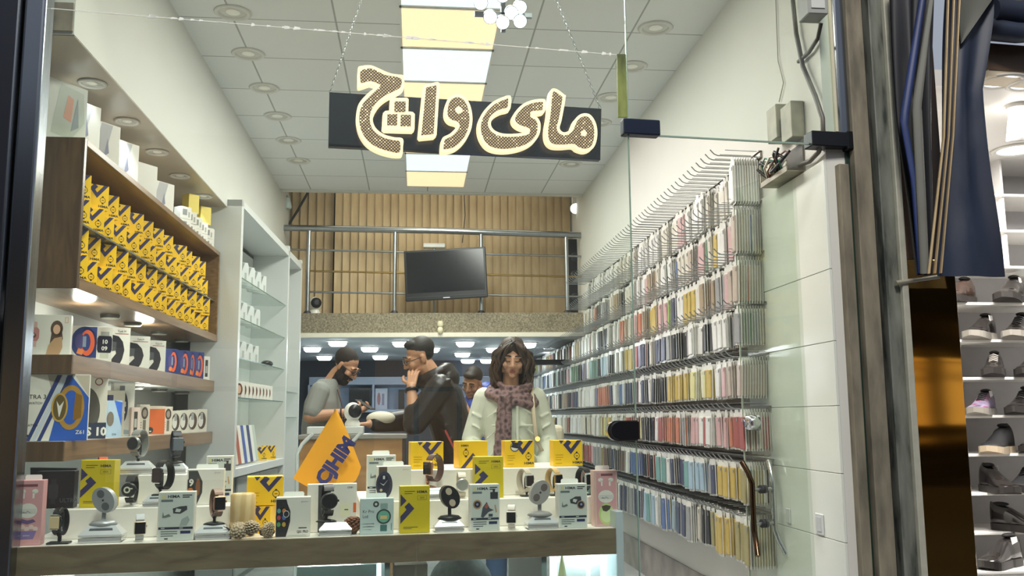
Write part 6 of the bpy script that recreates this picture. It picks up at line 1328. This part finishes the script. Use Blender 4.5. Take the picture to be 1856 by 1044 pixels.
hb = MB(); hb.ell((0, 0.03, 0.06), (0.08, 0.098, 0.085), SK0, H, n=12); hb.ell((0, -0.025, 0.108), (0.058, 0.055, 0.03), SK0, H, n=8)
blob('hair', hb, 0.006, [HRB], None, t, 2)
face_bits(H, t, HRB, 1.06, False, 0.0055); glasses(t, H, 1.06)
JK = ramp_mat('shiny_black_nylon', 'noise', 7, [(0.3, '090a0d'), (0.7, '15181e')], rough=0.42, bump=1.0, detail=3, distort=1.2)
b = MB(); rings(b, [(0.34, 0, 0.76, 0.17, 0.24), (0.31, 0, 0.95, 0.16, 0.225), (0.26, 0, 1.12, 0.16, 0.22), (0.21, 0, 1.28, 0.155, 0.235), (0.18, 0, 1.4, 0.14, 0.22), (0.14, 0, 1.48, 0.11, 0.14)])
chain(b, [aN[0], aN[1], aN[1].lerp(aN[2], 0.28)], [0.095, 0.08, 0.068]); chain(b, [aF[0], aF[1], aF[1].lerp(aF[2], 0.85)], [0.095, 0.08, 0.062])
n = 18; b.tube([(0.13 + 0.105 * math.cos(2 * math.pi * k / n), 0.115 * math.sin(2 * math.pi * k / n), 1.49 + 0.05 * math.cos(2 * math.pi * k / n)) for k in range(n)], 0.042, SK0, n=10, closed=True)
b.ell((0.23, 0, 1.47), (0.08, 0.14, 0.09), SK0, n=10); b.ell((0.21, -0.02, 1.53), (0.055, 0.1, 0.05), SK0, n=8)
for k in range(5): cap(b, (0.14 + 0.03 * k, -0.21, 1.33 - 0.09 * k), (0.25 + 0.03 * k, -0.2, 1.39 - 0.095 * k), 0.016, 0.008)
for k in range(5): cap(b, aN[0].lerp(aN[1], 0.2 * k) + V((-0.06, -0.05, 0)), aN[0].lerp(aN[1], 0.2 * k) + V((0.06, -0.06, 0.05)), 0.018, 0.014)
blob('jacket', b, 0.008, [JK], None, t, 4)
b = MB(); trousers(b, [(0.32, -0.1, 0.9), (0.32, 0.1, 0.9)], [(0.34, -0.1, 0.5), (0.34, 0.1, 0.5)], [(0.36, -0.1, 0.1), (0.36, 0.1, 0.1)], 0.118); blob('trousers', b, 0.01, [M('1d1d20', 0.8)], None, t, 3)
for c_, r in ((aN[2].lerp(aN[1], 0.1), 0.037),):
    ax = (aN[1] - aN[2]).normalized(); o1 = ax.orthogonal().normalized(); o2 = ax.cross(o1)
    MB().tube([c_ + (o1 * math.cos(q) + o2 * math.sin(q)) * r for q in [2 * math.pi * i / 18 for i in range(18)]], 0.012, BLK, n=8, closed=True).build('wristwatch', t)
b = MB(); b.tube([(0.2 + 0.02 * k, -0.25 + 0.004 * k, 1.12 - 0.04 * k) for k in range(5)], 0.01, M('a23a36', 0.5), n=6, flat=0.4); b.build('red_trim', t)
b = MB(); b.ell((-0.23, 0.02, 1.2), (0.1, 0.07, 0.05), M('d6d0bc', 0.7), n=10); q = b.build('cuff_lining', t); q['label'] = 'cream cuff lining'
# ---- man in a blue jacket, half hidden
P3 = at(864, 700, 8.1); t = thing('person', 'man in a blue hooded jacket half hidden behind the black jacket', 'person', T(P3.x, P3.y, 0))
H = hm((-0.04, -0.02, 1.5), -28, 24, 8)
b = MB(); head(b, H, False, 1.02); chain(b, [(0.05, 0.02, 1.28), (0.015, 0.0, 1.42)], [0.075, 0.064])
rings(b, [(0.06, 0.02, 0.85, 0.17, 0.12), (0.06, 0.02, 1.1, 0.165, 0.12), (0.06, 0.02, 1.26, 0.17, 0.11), (0.05, 0.02, 1.33, 0.08, 0.07)])
for x in (-1, 1):
    a = [V((0.06 + x * 0.19, 0.02, 1.24)), V((0.06 + x * 0.24, -0.02, 0.95)), V((0.06 + x * 0.16, -0.2, 0.92))]; chain(b, a, [0.055, 0.044, 0.03]); hand(b, a[2], (-x * 0.4, -0.8, 0.1), (0, 0, -1), 1.0, 30, x)
    chain(b, [(0.06 + x * 0.09, 0.02, 0.88), (0.06 + x * 0.1, 0.01, 0.48), (0.06 + x * 0.1, 0.03, 0.09)], [0.09, 0.06, 0.045]); chain(b, [(0.06 + x * 0.1, 0.03, 0.05), (0.06 + x * 0.1, -0.12, 0.036)], [0.042, 0.032])
blob('body', b, 0.006, [SKD], None, t, 2)
hb = MB(); hb.ell((0, 0.03, 0.055), (0.082, 0.096, 0.085), SK0, H, n=12); hb.ell((0, -0.05, 0.09), (0.06, 0.04, 0.03), SK0, H, n=8); blob('hair', hb, 0.007, [M('1a1614', 0.6)], None, t, 2)
face_bits(H, t, M('1a1614', 0.6), 1.02, False, 0.0055)
b = MB(); rings(b, [(0.06, 0.03, 0.75, 0.23, 0.17), (0.06, 0.03, 1.0, 0.22, 0.165), (0.06, 0.02, 1.2, 0.22, 0.15), (0.06, 0.03, 1.3, 0.15, 0.11)])
for x in (-1, 1): chain(b, [(0.06 + x * 0.19, 0.02, 1.24), (0.06 + x * 0.24, -0.02, 0.95), (0.06 + x * 0.17, -0.16, 0.92)], [0.085, 0.07, 0.055])
n = 18; b.tube([(0.05 + 0.12 * math.cos(2 * math.pi * k / n), 0.03 + 0.12 * math.sin(2 * math.pi * k / n), 1.34 + 0.05 * math.sin(2 * math.pi * k / n)) for k in range(n)], 0.05, SK0, n=10, closed=True); b.ell((0.1, 0.13, 1.4), (0.12, 0.07, 0.12), SK0, n=8); b.ell((0.14, 0.03, 1.42), (0.05, 0.09, 0.1), SK0, n=8)
blob('jacket', b, 0.009, [M('3550a8', 0.4, noise_amt=0.12, scale=12, bump=0.3, name='blue_nylon')], None, t, 4)
b = MB(); trousers(b, [(0.15, 0.02, 0.88), (-0.03, 0.02, 0.88)], [(0.16, 0.01, 0.48), (-0.04, 0.01, 0.48)], [(0.16, 0.03, 0.1), (-0.04, 0.03, 0.1)], 0.115); blob('trousers', b, 0.011, [M('26282e', 0.8)], None, t, 3)
# ---- the service desk
dz0, dx0, dx1 = 1.1, at(543, 790, 6.08).x, at(735, 790, 6.08).x
t = thing('service_desk', 'brown wooden service desk with a grey top in front of the men', 'desk', T(dx0, 6.08, 0)); DW_ = dx1 - dx0
DWD = ramp_mat('warm_veneer', 'noise', 3, [(0.3, '8a6238'), (0.7, 'a97d4c')], rough=0.35, stretch=(1, 1, 5), distort=1.0)
MB().span((0, 0.02, 0), (DW_ - 0.02, 0.04, dz0 - 0.03), DWD, bev=0.002).build('front_panel', t); MB().span((DW_ - 0.02, 0.02, 0), (DW_, 0.5, dz0 - 0.03), M('25221f', 0.35), bev=0.002).build('side_panel', t); MB().span((0, 0.04, 0), (0.02, 0.5, dz0 - 0.03), DWD).build('side_panel', t)
MB().span((-0.01, 0, dz0 - 0.03), (DW_ + 0.01, 0.52, dz0), M('85817a', 0.35, noise_amt=0.08), bev=0.004).build('top', t)
q = at(603, 790, 6.0); o = MB().span((-0.18, 0, 0), (0.18, 0.16, 0.05), M('cfd2d0', 0.4), bev=0.006, seg=2).build('card_terminal', X=T(q.x, 6.16, dz0 + 0.0006)); tag(o, 'flat white box lying on the desk in front of the grey-shirted man', 'box')
q = at(629, 770, 6.0); cam_ball('desk_camera', 'white ball-shaped camera standing on the flat white box on the desk', T(q.x + 0.02, 6.22, dz0 + 0.051), 1.5)
q = [at(x, y, 5.72) for x, y in ((538, 900), (539, 822), (548, 805), (567, 786))]
t = thing('chair', 'pale metal chair rail rising beside the service desk', 'chair', T(q[0].x, 5.72, 0))
for dx in (0.0, 0.28): MB().tube([V((p.x - q[0].x + dx, 0.12 * (dx > 0), p.z)) for p in [V((q[0].x, 5.72, 0.01))] + q], 0.012, M('c9cbc8', 0.3, 0.3), n=10).build('leg', t)
MB().box((0.18, 0.06, 0.72), (0.36, 0.3, 0.04), M('55524e', 0.6), bev=0.01).build('seat', t)
# ---------------------------------------------------------------- room under the balcony
zs_ = [at(700, y, YB - 0.35).z for y in (683, 697, 728, 742)]
xa, xb = at(560, 700, YB - 0.35).x, at(905, 700, YB - 0.35).x
t = thing('wall_cabinet', 'pale blue-white display cabinet along the back wall under the balcony', 'cabinet', T(xa, YB - 0.35, 0)); wv = xb - xa
BW = M('aab8cc', 0.5, name='bluish_white')
MB().span((0, 0, zs_[1]), (wv, 0.33, zs_[0]), BW, bev=0.003).build('top_board', t); MB().span((0, 0, zs_[3] - 0.04), (wv, 0.33, zs_[3]), BW, bev=0.003).build('bottom_board', t)
MB().span((0, 0.3, zs_[3]), (wv, 0.33, zs_[1]), M('9fb0c8', 0.5)).build('back_panel', t)
for i in range(4): MB().span((wv * i / 3 - 0.015, 0.01, zs_[3]), (wv * i / 3 + 0.015, 0.3, zs_[1]), BW).build('divider', t)
area('cabinet_fill', ((xa + xb) / 2, YB - 0.45, zs_[1] + 0.6), 1.8, 16, COOL, (R(35), 0, 0), 0.1)  # added fill to brighten the back cabinet, no fixture modelled
def bk(px0, px1, py0, py1, name, lab, m, design=None, cat='box'):
    p, q = at(px0, py1, YB - 0.28), at(px1, py0, YB - 0.28); return carton(name, lab, q.x - p.x, q.z - zs_[3], 0.06, T((p.x + q.x) / 2, YB - 0.22, zs_[3] + 0.0006), design, m, cat=cat)
def d_scr(f): f.rect(0.04, 0.1, 0.96, 0.9, M('16181f', 0.15)); f.rect(0.4, 0.4, 0.6, 0.46, M('5a6a8a', 0.3), 2)
def d_pst(f): f.ell(0.3, 0.5, 0.14, 0.3, M('a87a80', 0.4)); f.rect(0.55, 0.2, 0.75, 0.75, M('8a8fa8', 0.4))
bk(632, 672, 703, 724, 'monitor', 'dark flat screen standing in the back cabinet', BLACK, d_scr, 'screen'); bk(680, 702, 704, 724, 'picture_box', 'pale box with a reddish print in the back cabinet beside the screen', M('c4cad8', 0.4), d_pst); bk(722, 733, 706, 724, 'speaker_box', 'small black box in the back cabinet by the jacketed man', BLACK, None)
bk(864, 884, 702, 724, 'picture_box', 'pale box in the back cabinet behind the blue jacket', M('c4cad8', 0.4), d_pst)
pa, pb = at(955, 661, 9.8), at(1062, 650, 9.8)
t = thing('black_bar', 'narrow black bar under the balcony jutting from the phone case wall', 'shelf', T(pa.x, 9.8, pa.z)); wv = XR - pa.x - 0.001  # mirror's top frame, built as a board with upstand
MB().span((0, 0, 0), (wv, 0.12, 0.035), BLACK, bev=0.003).build('board', t); MB().span((0, 0.1, 0.035), (wv, 0.12, 0.06), BLACK).build('upstand', t)
p = at(1054, 650, 9.84); t = thing('potted_plant', 'small bright green plant on the narrow black bar', 'plant', T(p.x, 9.86, pa.z + 0.0355))
MB().lathe([(0.028, 0), (0.034, 0.05)], BLACK, n=14).build('pot', t); b = MB()
for i in range(26): a = i * 2.4; b.add([(0, 0, 0.04), (0.03 * math.cos(a) - 0.01 * math.sin(a), 0.03 * math.sin(a) + 0.01 * math.cos(a), 0.07 + 0.002 * i), (0.05 * math.cos(a), 0.05 * math.sin(a), 0.07 + 0.0025 * i), (0.03 * math.cos(a) + 0.01 * math.sin(a), 0.03 * math.sin(a) - 0.01 * math.cos(a), 0.07 + 0.002 * i)], [[0, 1, 2, 3]], M('2f8f4a', 0.5))
b.build('leaves', t)
# ---------------------------------------------------------------- bronze pillar, folded awning and the shoe shop next door
uB0, uB1 = JU[6] + 0.001, fl(1733, 510, -0.06)[0]
def bronze():
    m = bpy.data.materials.new('bronze_mirror_sheet'); m.use_nodes = True; nt = m.node_tree; b = nt.nodes['Principled BSDF']
    b.inputs['Base Color'].default_value = lin('a07c40'); b.inputs['Metallic'].default_value = 1; b.inputs['Roughness'].default_value = 0.07
    tc = nt.nodes.new('ShaderNodeTexCoord'); mp = nt.nodes.new('ShaderNodeMapping'); mp.inputs['Scale'].default_value = (0.25, 0.25, 2.2); n = nt.nodes.new('ShaderNodeTexNoise'); n.inputs['Scale'].default_value = 2.2; n.inputs['Detail'].default_value = 1
    bp = nt.nodes.new('ShaderNodeBump'); bp.inputs['Strength'].default_value = 0.1; bp.inputs['Distance'].default_value = 0.06
    nt.links.new(tc.outputs['Object'], mp.inputs[0]); nt.links.new(mp.outputs[0], n.inputs['Vector']); nt.links.new(n.outputs['Fac'], bp.inputs['Height']); nt.links.new(bp.outputs[0], b.inputs['Normal'])
    return m
BRZ = bronze()
zB = fl(1680, 470, -0.06)[1]
o = MB().span((uB0, -0.06, ZO), (uB1, 0.2, zB), BRZ, bev=0.004).span((uB0, -0.02, zB), (uB1, 0.2, ZT), M('2c2119', 0.6)).span((uB0, -0.05, zB), (uB0 + 0.075, -0.02, ZT), ramp_mat('weathered_brown_board', 'noise', 5, [(0.3, '3d2c1e'), (0.7, '6a4e33')], rough=0.6, stretch=(6, 6, 0.5))).build('pillar', X=FX)
o['kind'] = 'structure'; o['category'] = 'pillar'; o['label'] = 'mirror-polished bronze pillar between the two shops'
tag(MB().tube([V((fl(1624, 513, -0.07)[0], -0.07, fl(1624, 513, -0.07)[1])), V((fl(1700, 502, -0.07)[0], -0.075, fl(1700, 502, -0.07)[1]))], 0.01, M('b5b09c', 0.4, 0.5), n=8).build('awning_hook', X=FX), 'short pale metal rod across the top of the bronze pillar', 'rod')
TB = ramp_mat('dark_blue_tarpaulin', 'noise', 3.0, [(0.3, '161c2a'), (0.55, '242e44'), (0.75, '4a4f58')], rough=0.55, stretch=(1, 1, 0.5), bump=0.25)
TBB = ramp_mat('bright_blue_tarpaulin', 'noise', 3.0, [(0.3, '1c2748'), (0.7, '2c3d70')], rough=0.5, stretch=(1, 1, 0.5)); TGR = M('6f7069', 0.7, noise_amt=0.15, scale=6, name='grey_tarpaulin')
aw = thing('awning', 'folded dark blue tarpaulin awning with grey edges and metal slats', 'awning', FX)
def lerp_poly(c, s):
    for (s0, a), (s1, b_) in zip(c, c[1:]):
        if s <= s1 or s1 == c[-1][0]: k = (s - s0) / (s1 - s0); return (a[0] + (b_[0] - a[0]) * k, a[1] + (b_[1] - a[1]) * k)
def drape(name, L, Rr, off, amp, waves, mat, nv=26, nu=28, flut=0.0):
    b = MB(); vs = []
    for i in range(nv + 1):
        s = i / nv; l, r = lerp_poly(L, s), lerp_poly(Rr, s)
        for k in range(nu + 1):
            q = k / nu; px, py = l[0] + (r[0] - l[0]) * q, l[1] + (r[1] - l[1]) * q
            o_ = off + amp * math.sin(q * waves * math.pi * 2 + 0.6 * math.sin(s * 4)) * (0.5 + 0.5 * math.sin(math.pi * (0.15 + 0.8 * s))) + flut * math.sin(s * 9 + q * 3)
            u, z = fl(px, py, off); vs.append(V((u, o_, z)))
    m_ = nu + 1; g = [[i * m_ + k, (i + 1) * m_ + k, (i + 1) * m_ + k + 1, i * m_ + k + 1] for i in range(nv) for k in range(nu)]
    b.add(vs, g, mat, I4, True); b.add([v + V((0, 0.004, 0)) for v in vs], [f[::-1] for f in g], mat, I4, True)
    return b.build(name, aw)
drape('sheet', [(0, (1716, -40)), (0.5, (1708, 250)), (1, (1700, 500))], [(0, (1800, -40)), (0.12, (1797, 30)), (0.35, (1777, 165)), (0.65, (1797, 330)), (1, (1820, 502))], -0.24, 0.014, 1.6, TB, flut=0.008)
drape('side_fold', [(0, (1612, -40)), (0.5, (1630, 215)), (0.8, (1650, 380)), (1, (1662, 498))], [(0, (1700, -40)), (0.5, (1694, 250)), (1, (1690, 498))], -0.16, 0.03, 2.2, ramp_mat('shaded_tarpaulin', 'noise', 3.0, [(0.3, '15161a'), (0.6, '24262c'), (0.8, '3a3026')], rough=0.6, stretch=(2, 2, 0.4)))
drape('blue_fold', [(0, (1672, -40)), (0.45, (1632, 215)), (0.75, (1652, 330)), (1, (1664, 495))], [(0, (1684, -40)), (0.45, (1646, 222)), (0.75, (1664, 340)), (1, (1672, 495))], -0.2, 0.004, 1, TBB, nu=6)
drape('grey_fold', [(0, (1690, -40)), (0.4, (1655, 190)), (1, (1668, 496))], [(0, (1697, -40)), (0.4, (1671, 195)), (0.5, (1672, 200)), (1, (1684, 496))], -0.21, 0.006, 1, TGR, nu=6)
drape('flap', [(0, (1738, -40)), (0.5, (1740, 30)), (1, (1741, 82))], [(0, (1825, -40)), (0.5, (1788, 12)), (1, (1745, 76))], -0.27, 0.01, 0.6, M('55564f', 0.7, noise_amt=0.15, scale=6), nu=8)
b = None
for i in range(3):
    q = [fl(x, y, -0.25) for x, y in ((1716 + 9 * i, -40), (1707 + 6.5 * i, 250), (1680 + 9 * i, 497))]
    b = MB().tube([(u, -0.262 - 0.006 * i, z) for u, z in q], 0.009, M('b09a76', 0.4, 0.4, noise_amt=0.15, scale=20), n=8, flat=0.4, up=(0, 1, 0)); b.build('slat', aw)
XS0, XS1 = 2.17, 4.6
t = thing('rolled_awning', 'rolled dark tarpaulin gathered over the shoe shop front', 'awning', FX)
b = MB(); ra = fl(1800, 20, -0.1); 
for i, (dz, r, m) in enumerate(((0.0, 0.06, TB), (0.13, 0.055, TGR), (-0.09, 0.045, TB), (0.06, 0.03, TGR), (0.24, 0.06, TB))): MB().tube([(ra[0] - 0.02 + 0.12 * k, -0.1 + 0.02 * math.sin(k * 1.7 + i), ra[1] + dz + 0.012 * math.sin(k * 2.1 + i)) for k in range(16)], [r * (1 + 0.15 * math.sin(k + i)) for k in range(16)], m, n=12).build('fold', t)
zc0 = fl(1825, 131, 0)[1]; zc1 = fl(1825, 84, 0)[1]
o = MB().span((fl(1786, 110)[0], -0.02, zc0), (XS1, 0.12, zc1), ramp_mat('brown_lintel', 'noise', 4, [(0.3, '4a3a2c'), (0.7, '6d563f')], rough=0.45, stretch=(0.4, 2, 4))).span((fl(1786, 110)[0], -0.015, zc0 - 0.03), (XS1, 0.1, zc0), M('d8c9ae', 0.5)).build('trim_8', X=FX)
o['kind'] = 'structure'; o['category'] = 'lintel'; o['label'] = 'brown lintel over the shoe shop front'
SHW = M('e2e0dc', 0.5, noise_amt=0.02, name='shop_white')
YS = 5.1
struct('ceiling_shoe_shop', MB().span((XR + 0.12, 3.95, zc0 - 0.02), (XS1, 6.0, zc0 + 0.06), SHW), 'white ceiling of the neighbouring shoe shop')
struct('wall_shoe_shop', MB().span((XR + 0.12, YS + 0.42, ZO), (XS1, YS + 0.5, zc0), SHW).span((XR + 0.12, 3.95, ZO), (XR + 0.2, YS + 0.42, zc0), SHW).span((XS1, 3.95, ZO), (XS1 + 0.1, 6.0, zc0), SHW), 'white walls of the neighbouring shoe shop')
struct('floor_shoe_shop', MB().span((XR + 0.12, 3.9, ZO - 0.05), (XS1, 6.0, ZO), M('8a8784', 0.4)), 'grey floor of the shoe shop')
sl_ = None
for (px, py), e in (((1815, 146), 4), ((1864, 150), 4), ((1843, 271), 5)):
    p = onz(px, py, zc0 - 0.021); lab = 'round ' + ('glowing ' if e else '') + 'ceiling light of the shoe shop, ' + ('nearest the street edge' if px == 1815 else 'beside the first' if px == 1864 else 'deepest in')
    downlight(lab, T(p), 'shoe shop ceiling lights', 0.1 if py < 200 else 0.14, e)
p = onz(1843, 190, zc0 - 0.02); t = thing('track_spotlight', 'white can spotlight on the shoe shop ceiling', 'light', T(p))
MB().lathe([(0.05, 0), (0.05, -0.02)], SHW, n=18).build('canopy', t); MB().lathe([(0.04, 0), (0.045, -0.14), (0.035, -0.145)], SHW, T(0.0, 0, -0.04) @ RX(12), n=18).build('can', t)
area('shoe_shop_lamp', (3.0, 4.3, zc0 - 0.05), 0.7, 85, NEUT)
t = thing('shoe_rack', 'white wall rack of shelves filled with black shoes', 'shelf', T(0, YS, 0))
SZS = [at(1790, y, YS).z for y in (548, 613, 680, 748, 820, 893)]; dzs = (SZS[0] - SZS[5]) / 5; SZS = [SZS[0] - dzs * i for i in range(8)]
xr0 = at(1695, 700, YS).x
for i in range(-3, 8): MB().span((xr0, 0, SZS[0] - dzs * i - 0.016), (XS1 - 0.01, 0.4, SZS[0] - dzs * i), M('f0eeea', 0.35), bev=0.002).build('shelf', t)
MB().span((xr0, 0.4, ZO), (XS1 - 0.01, 0.415, SZS[0] + 1.0), M('b9b8bb', 0.5)).build('back_panel', t)
MB().span((xr0 - 0.02, 0, ZO), (xr0, 0.415, SZS[0] + 1.0), M('8f7f74', 0.4)).build('upright', t); MB().span((at(1823, 400, YS).x, 0.02, SZS[0] + dzs), (at(1827, 400, YS).x, 0.4, SZS[0] + 1.0), SHW).build('upright', t)
def shoe(label, X, L=0.29, hs=1.5, col=None, solec=None, lace=True, tagged=True, group='shoes on the white rack', laces_col=None):
    col = col or LEATH; solec = solec or M('2a2624', 0.5); t = thing('dress_shoe', label, 'shoe', X @ Matrix.Diagonal((1, 1, hs, 1)), group)
    W = L * 0.36
    def halfw(s): return W / 2 * (0.72 + 0.1 * math.sin(s * 5.5) if s < 0.35 else 0.72 + 0.28 * math.sin((s - 0.35) / 0.65 * math.pi * 0.62)) * (1 if s < 0.8 else max(0.05, math.sqrt(max(0, 1 - ((s - 0.8) / 0.2) ** 2))) * 0.98 + 0.02) * (1 if s > 0.06 else 0.55 + 0.45 * s / 0.06)
    def top(s): return L * (0.33 - 0.04 * s / 0.2 if s < 0.2 else 0.29 - 0.02 * (s - 0.2) / 0.15 if s < 0.35 else 0.27 - 0.13 * ((s - 0.35) / 0.35) ** 0.9 if s < 0.7 else 0.14 - 0.05 * ((s - 0.7) / 0.3) ** 1.5)
    rg = []; so = []; ns = 18
    for i in range(ns + 1):
        s = i / ns; x = -s * L; w = halfw(s); h = top(s) * (1 if s < 0.97 else 0.72); r = []
        for q in range(15):
            a = math.pi * q / 14; r.append(V((x, -w * math.copysign(abs(math.cos(a)) ** 0.7, math.cos(a)), 0.022 + (h - 0.022) * math.sin(a) ** 0.75)))
        rg.append(r); lift = 0.012 * max(0, (s - 0.75) / 0.25) ** 2; w2 = w * 1.07 + 0.002
        so.append([V((x * 1.01, -w2, lift)), V((x * 1.01, w2, lift)), V((x * 1.01, w2, 0.026 + lift * 0.6)), V((x * 1.01, -w2, 0.026 + lift * 0.6))])
    MB().loft(rg, col).build('upper', t); MB().loft(so, solec, smooth=False).build('sole', t)
    MB().ell((-L * 0.17, 0, L * 0.305), (L * 0.15, W * 0.24, L * 0.025), M('0f0f10', 0.7), RY(7) if False else I4, n=8).build('opening', t)
    if lace:
        b = MB()
        for i in range(4): s = 0.37 + 0.065 * i; b.tube([(-s * L, -W * 0.2, top(s) * 0.93 + 0.004), (-s * L - 0.004, 0, top(s) + 0.006), (-s * L, W * 0.2, top(s) * 0.93 + 0.004)], 0.0035, laces_col or BLACK, n=5)
        b.build('laces', t)
    if tagged: MB().box((-L * 0.22, -halfw(0.22) - 0.004, L * 0.2), (0.06, 0.002, 0.045), M('f2f0ec', 0.4), RX(-12)).build('price_tag', t)
    return t
LEATH = M('1f1b1a', 0.22, noise_amt=0.1, name='black_leather', coat=0.5); LEB = M('3a2c26', 0.25, noise_amt=0.1, name='dark_brown_leather', coat=0.4); MATT = M('222224', 0.6, name='matt_black_canvas')
def sh(px, row, label, yaw=28, L=0.29, dy=0.13, **k):
    p = at(px - 12, 600, YS + dy); return shoe(label, T(p.x, YS + dy, SZS[row] + 0.0006) @ RZ(yaw + 13 if yaw < 60 else yaw), L * 1.15, **k)
CRE = M('b9a88f', 0.5); GRYS = M('8c877f', 0.5)
sh(1775, 0, 'brownish shoe heel showing under the awning on the top shoe shelf', 20, lace=False, tagged=False, col=LEB); sh(1862, 0, 'black slip-on shoe with a white tag on the top shoe shelf', 30, 0.31, lace=False)
sh(1806, 1, 'black loafer with a thick pale sole, second shoe shelf from the top', 26, solec=GRYS, lace=False); sh(1870, 1, 'black laced shoe with a pale sole, second shoe shelf from the top', 30, 0.3, solec=GRYS)
sh(1812, 2, 'black laced derby shoe without a tag, third shoe shelf from the top', 40, 0.28, tagged=False, laces_col=GRYS); sh(1890, 2, 'black shoe with a white tag, third shoe shelf from the top', 28, 0.3, lace=False)
sh(1794, 3, 'purple and red patterned shoe on the fourth shoe shelf', 30, 0.27, col=ramp_mat('purple_print', 'noise', 16, [(0.35, '4a3a5e'), (0.5, '8a8098'), (0.65, '7a2f48')], rough=0.4), solec=GRYS); sh(1868, 3, 'shiny black laced shoe on the fourth shoe shelf', 28, 0.3)
sh(1822, 4, 'matt black high shoe with a beige sole on the fifth shoe shelf', 26, 0.3, col=MATT, solec=CRE, lace=False, tagged=False); sh(1884, 4, 'black shoe half cut off at the end of the fifth shoe shelf', 28, 0.28, tagged=False)
sh(1776, 5, 'shiny black loafer pointing at the street on the sixth shoe shelf', 82, 0.29, 0.12, lace=False); sh(1864, 5, 'matt black trainer with a white tag on the sixth shoe shelf', 26, 0.29, col=MATT)
sh(1784, 6, 'black shoe turned away with its heel up on the seventh shoe shelf', 120, 0.28, tagged=False, lace=False); sh(1858, 6, 'dark brown brogue pointing at the street on the seventh shoe shelf', 84, 0.3, 0.1, col=LEB)
t = thing('shoe_stand', 'low white stand carrying shoes at the front of the shoe shop', 'stand', T(at(1800, 900, 4.5).x, 4.5, 0)); zt_ = at(1800, 1040, 4.5).z
MB().span((-0.25, 0, ZO), (0.9, 0.3, zt_), SHW, bev=0.004).build('body', t); MB().span((-0.26, -0.01, zt_), (0.91, 0.31, zt_ + 0.01), M('f0eeea', 0.35)).build('top', t)
p = at(1838, 1000, 4.62); shoe('large black loafer with a white tag on the low stand', T(p.x + 0.06, 4.7, zt_ + 0.011) @ RZ(-160 + 180 + 10), 0.33, lace=False, group=None); shoe('black shoe behind the large loafer on the low stand', T(p.x - 0.02, 4.74, zt_ + 0.011) @ RZ(150), 0.28, lace=False, tagged=False, group=None) if False else None
# ---------------------------------------------------------------- street in front, seen only in reflections
o = MB().span((-14, -12, ZO - 0.2), (24, 3.3, ZO), ramp_mat('asphalt', 'noise', 14, [(0.3, '303032'), (0.7, '48484a')], rough=0.8)).build('ground'); o['kind'] = 'structure'; o['category'] = 'ground'; o['label'] = 'grey pavement of the street'
b = MB().span((-14, -9.4, ZO), (24, -9.0, 6), ramp_mat('opposite_facade', 'noise', 3, [(0.3, '101114'), (0.7, '1b1c20')], rough=0.8))
o = b.build('wall_opposite'); o['kind'] = 'structure'; o['category'] = 'wall'; o['label'] = 'shop fronts across the street'
for i, (x0, x1, z0_, z1_, hx, e) in enumerate(((-6.5, -3.8, 0.2, 2.3, 'ffd08a', 0.15), (-2.6, 0.4, 0.2, 2.4, 'fff0d8', 0.08), (1.6, 3.9, 0.3, 2.3, 'ffb04a', 0.12), (10.2, 13.0, 0.8, 2.4, 'ffd58a', 1.0), (13.3, 16.2, 0.9, 2.5, 'ffe2a4', 1.1))):
    q = MB().span((x0, -8.99, z0_), (x1, -8.97, z1_), M(hx, 0.4, emit=e)).build('window_pane', o)
    fb = MB()
    for k in range(4): xx = x0 + (x1 - x0) * k / 3; fb.span((xx - 0.04, -8.97, z0_), (xx + 0.04, -8.9, z1_), DARK)
    for zz in (z0_, z1_, (z0_ + z1_) / 2 + 0.4): fb.span((x0, -8.97, zz - 0.04), (x1, -8.9, zz + 0.04), DARK)
    fb.build('window_frame', q)
area('street_fill', (0.6, -0.9, 7.2), 1.2, 420, NEUT, (R(30), 0, 0))  # added overhead fill for the dark shop front, out of view
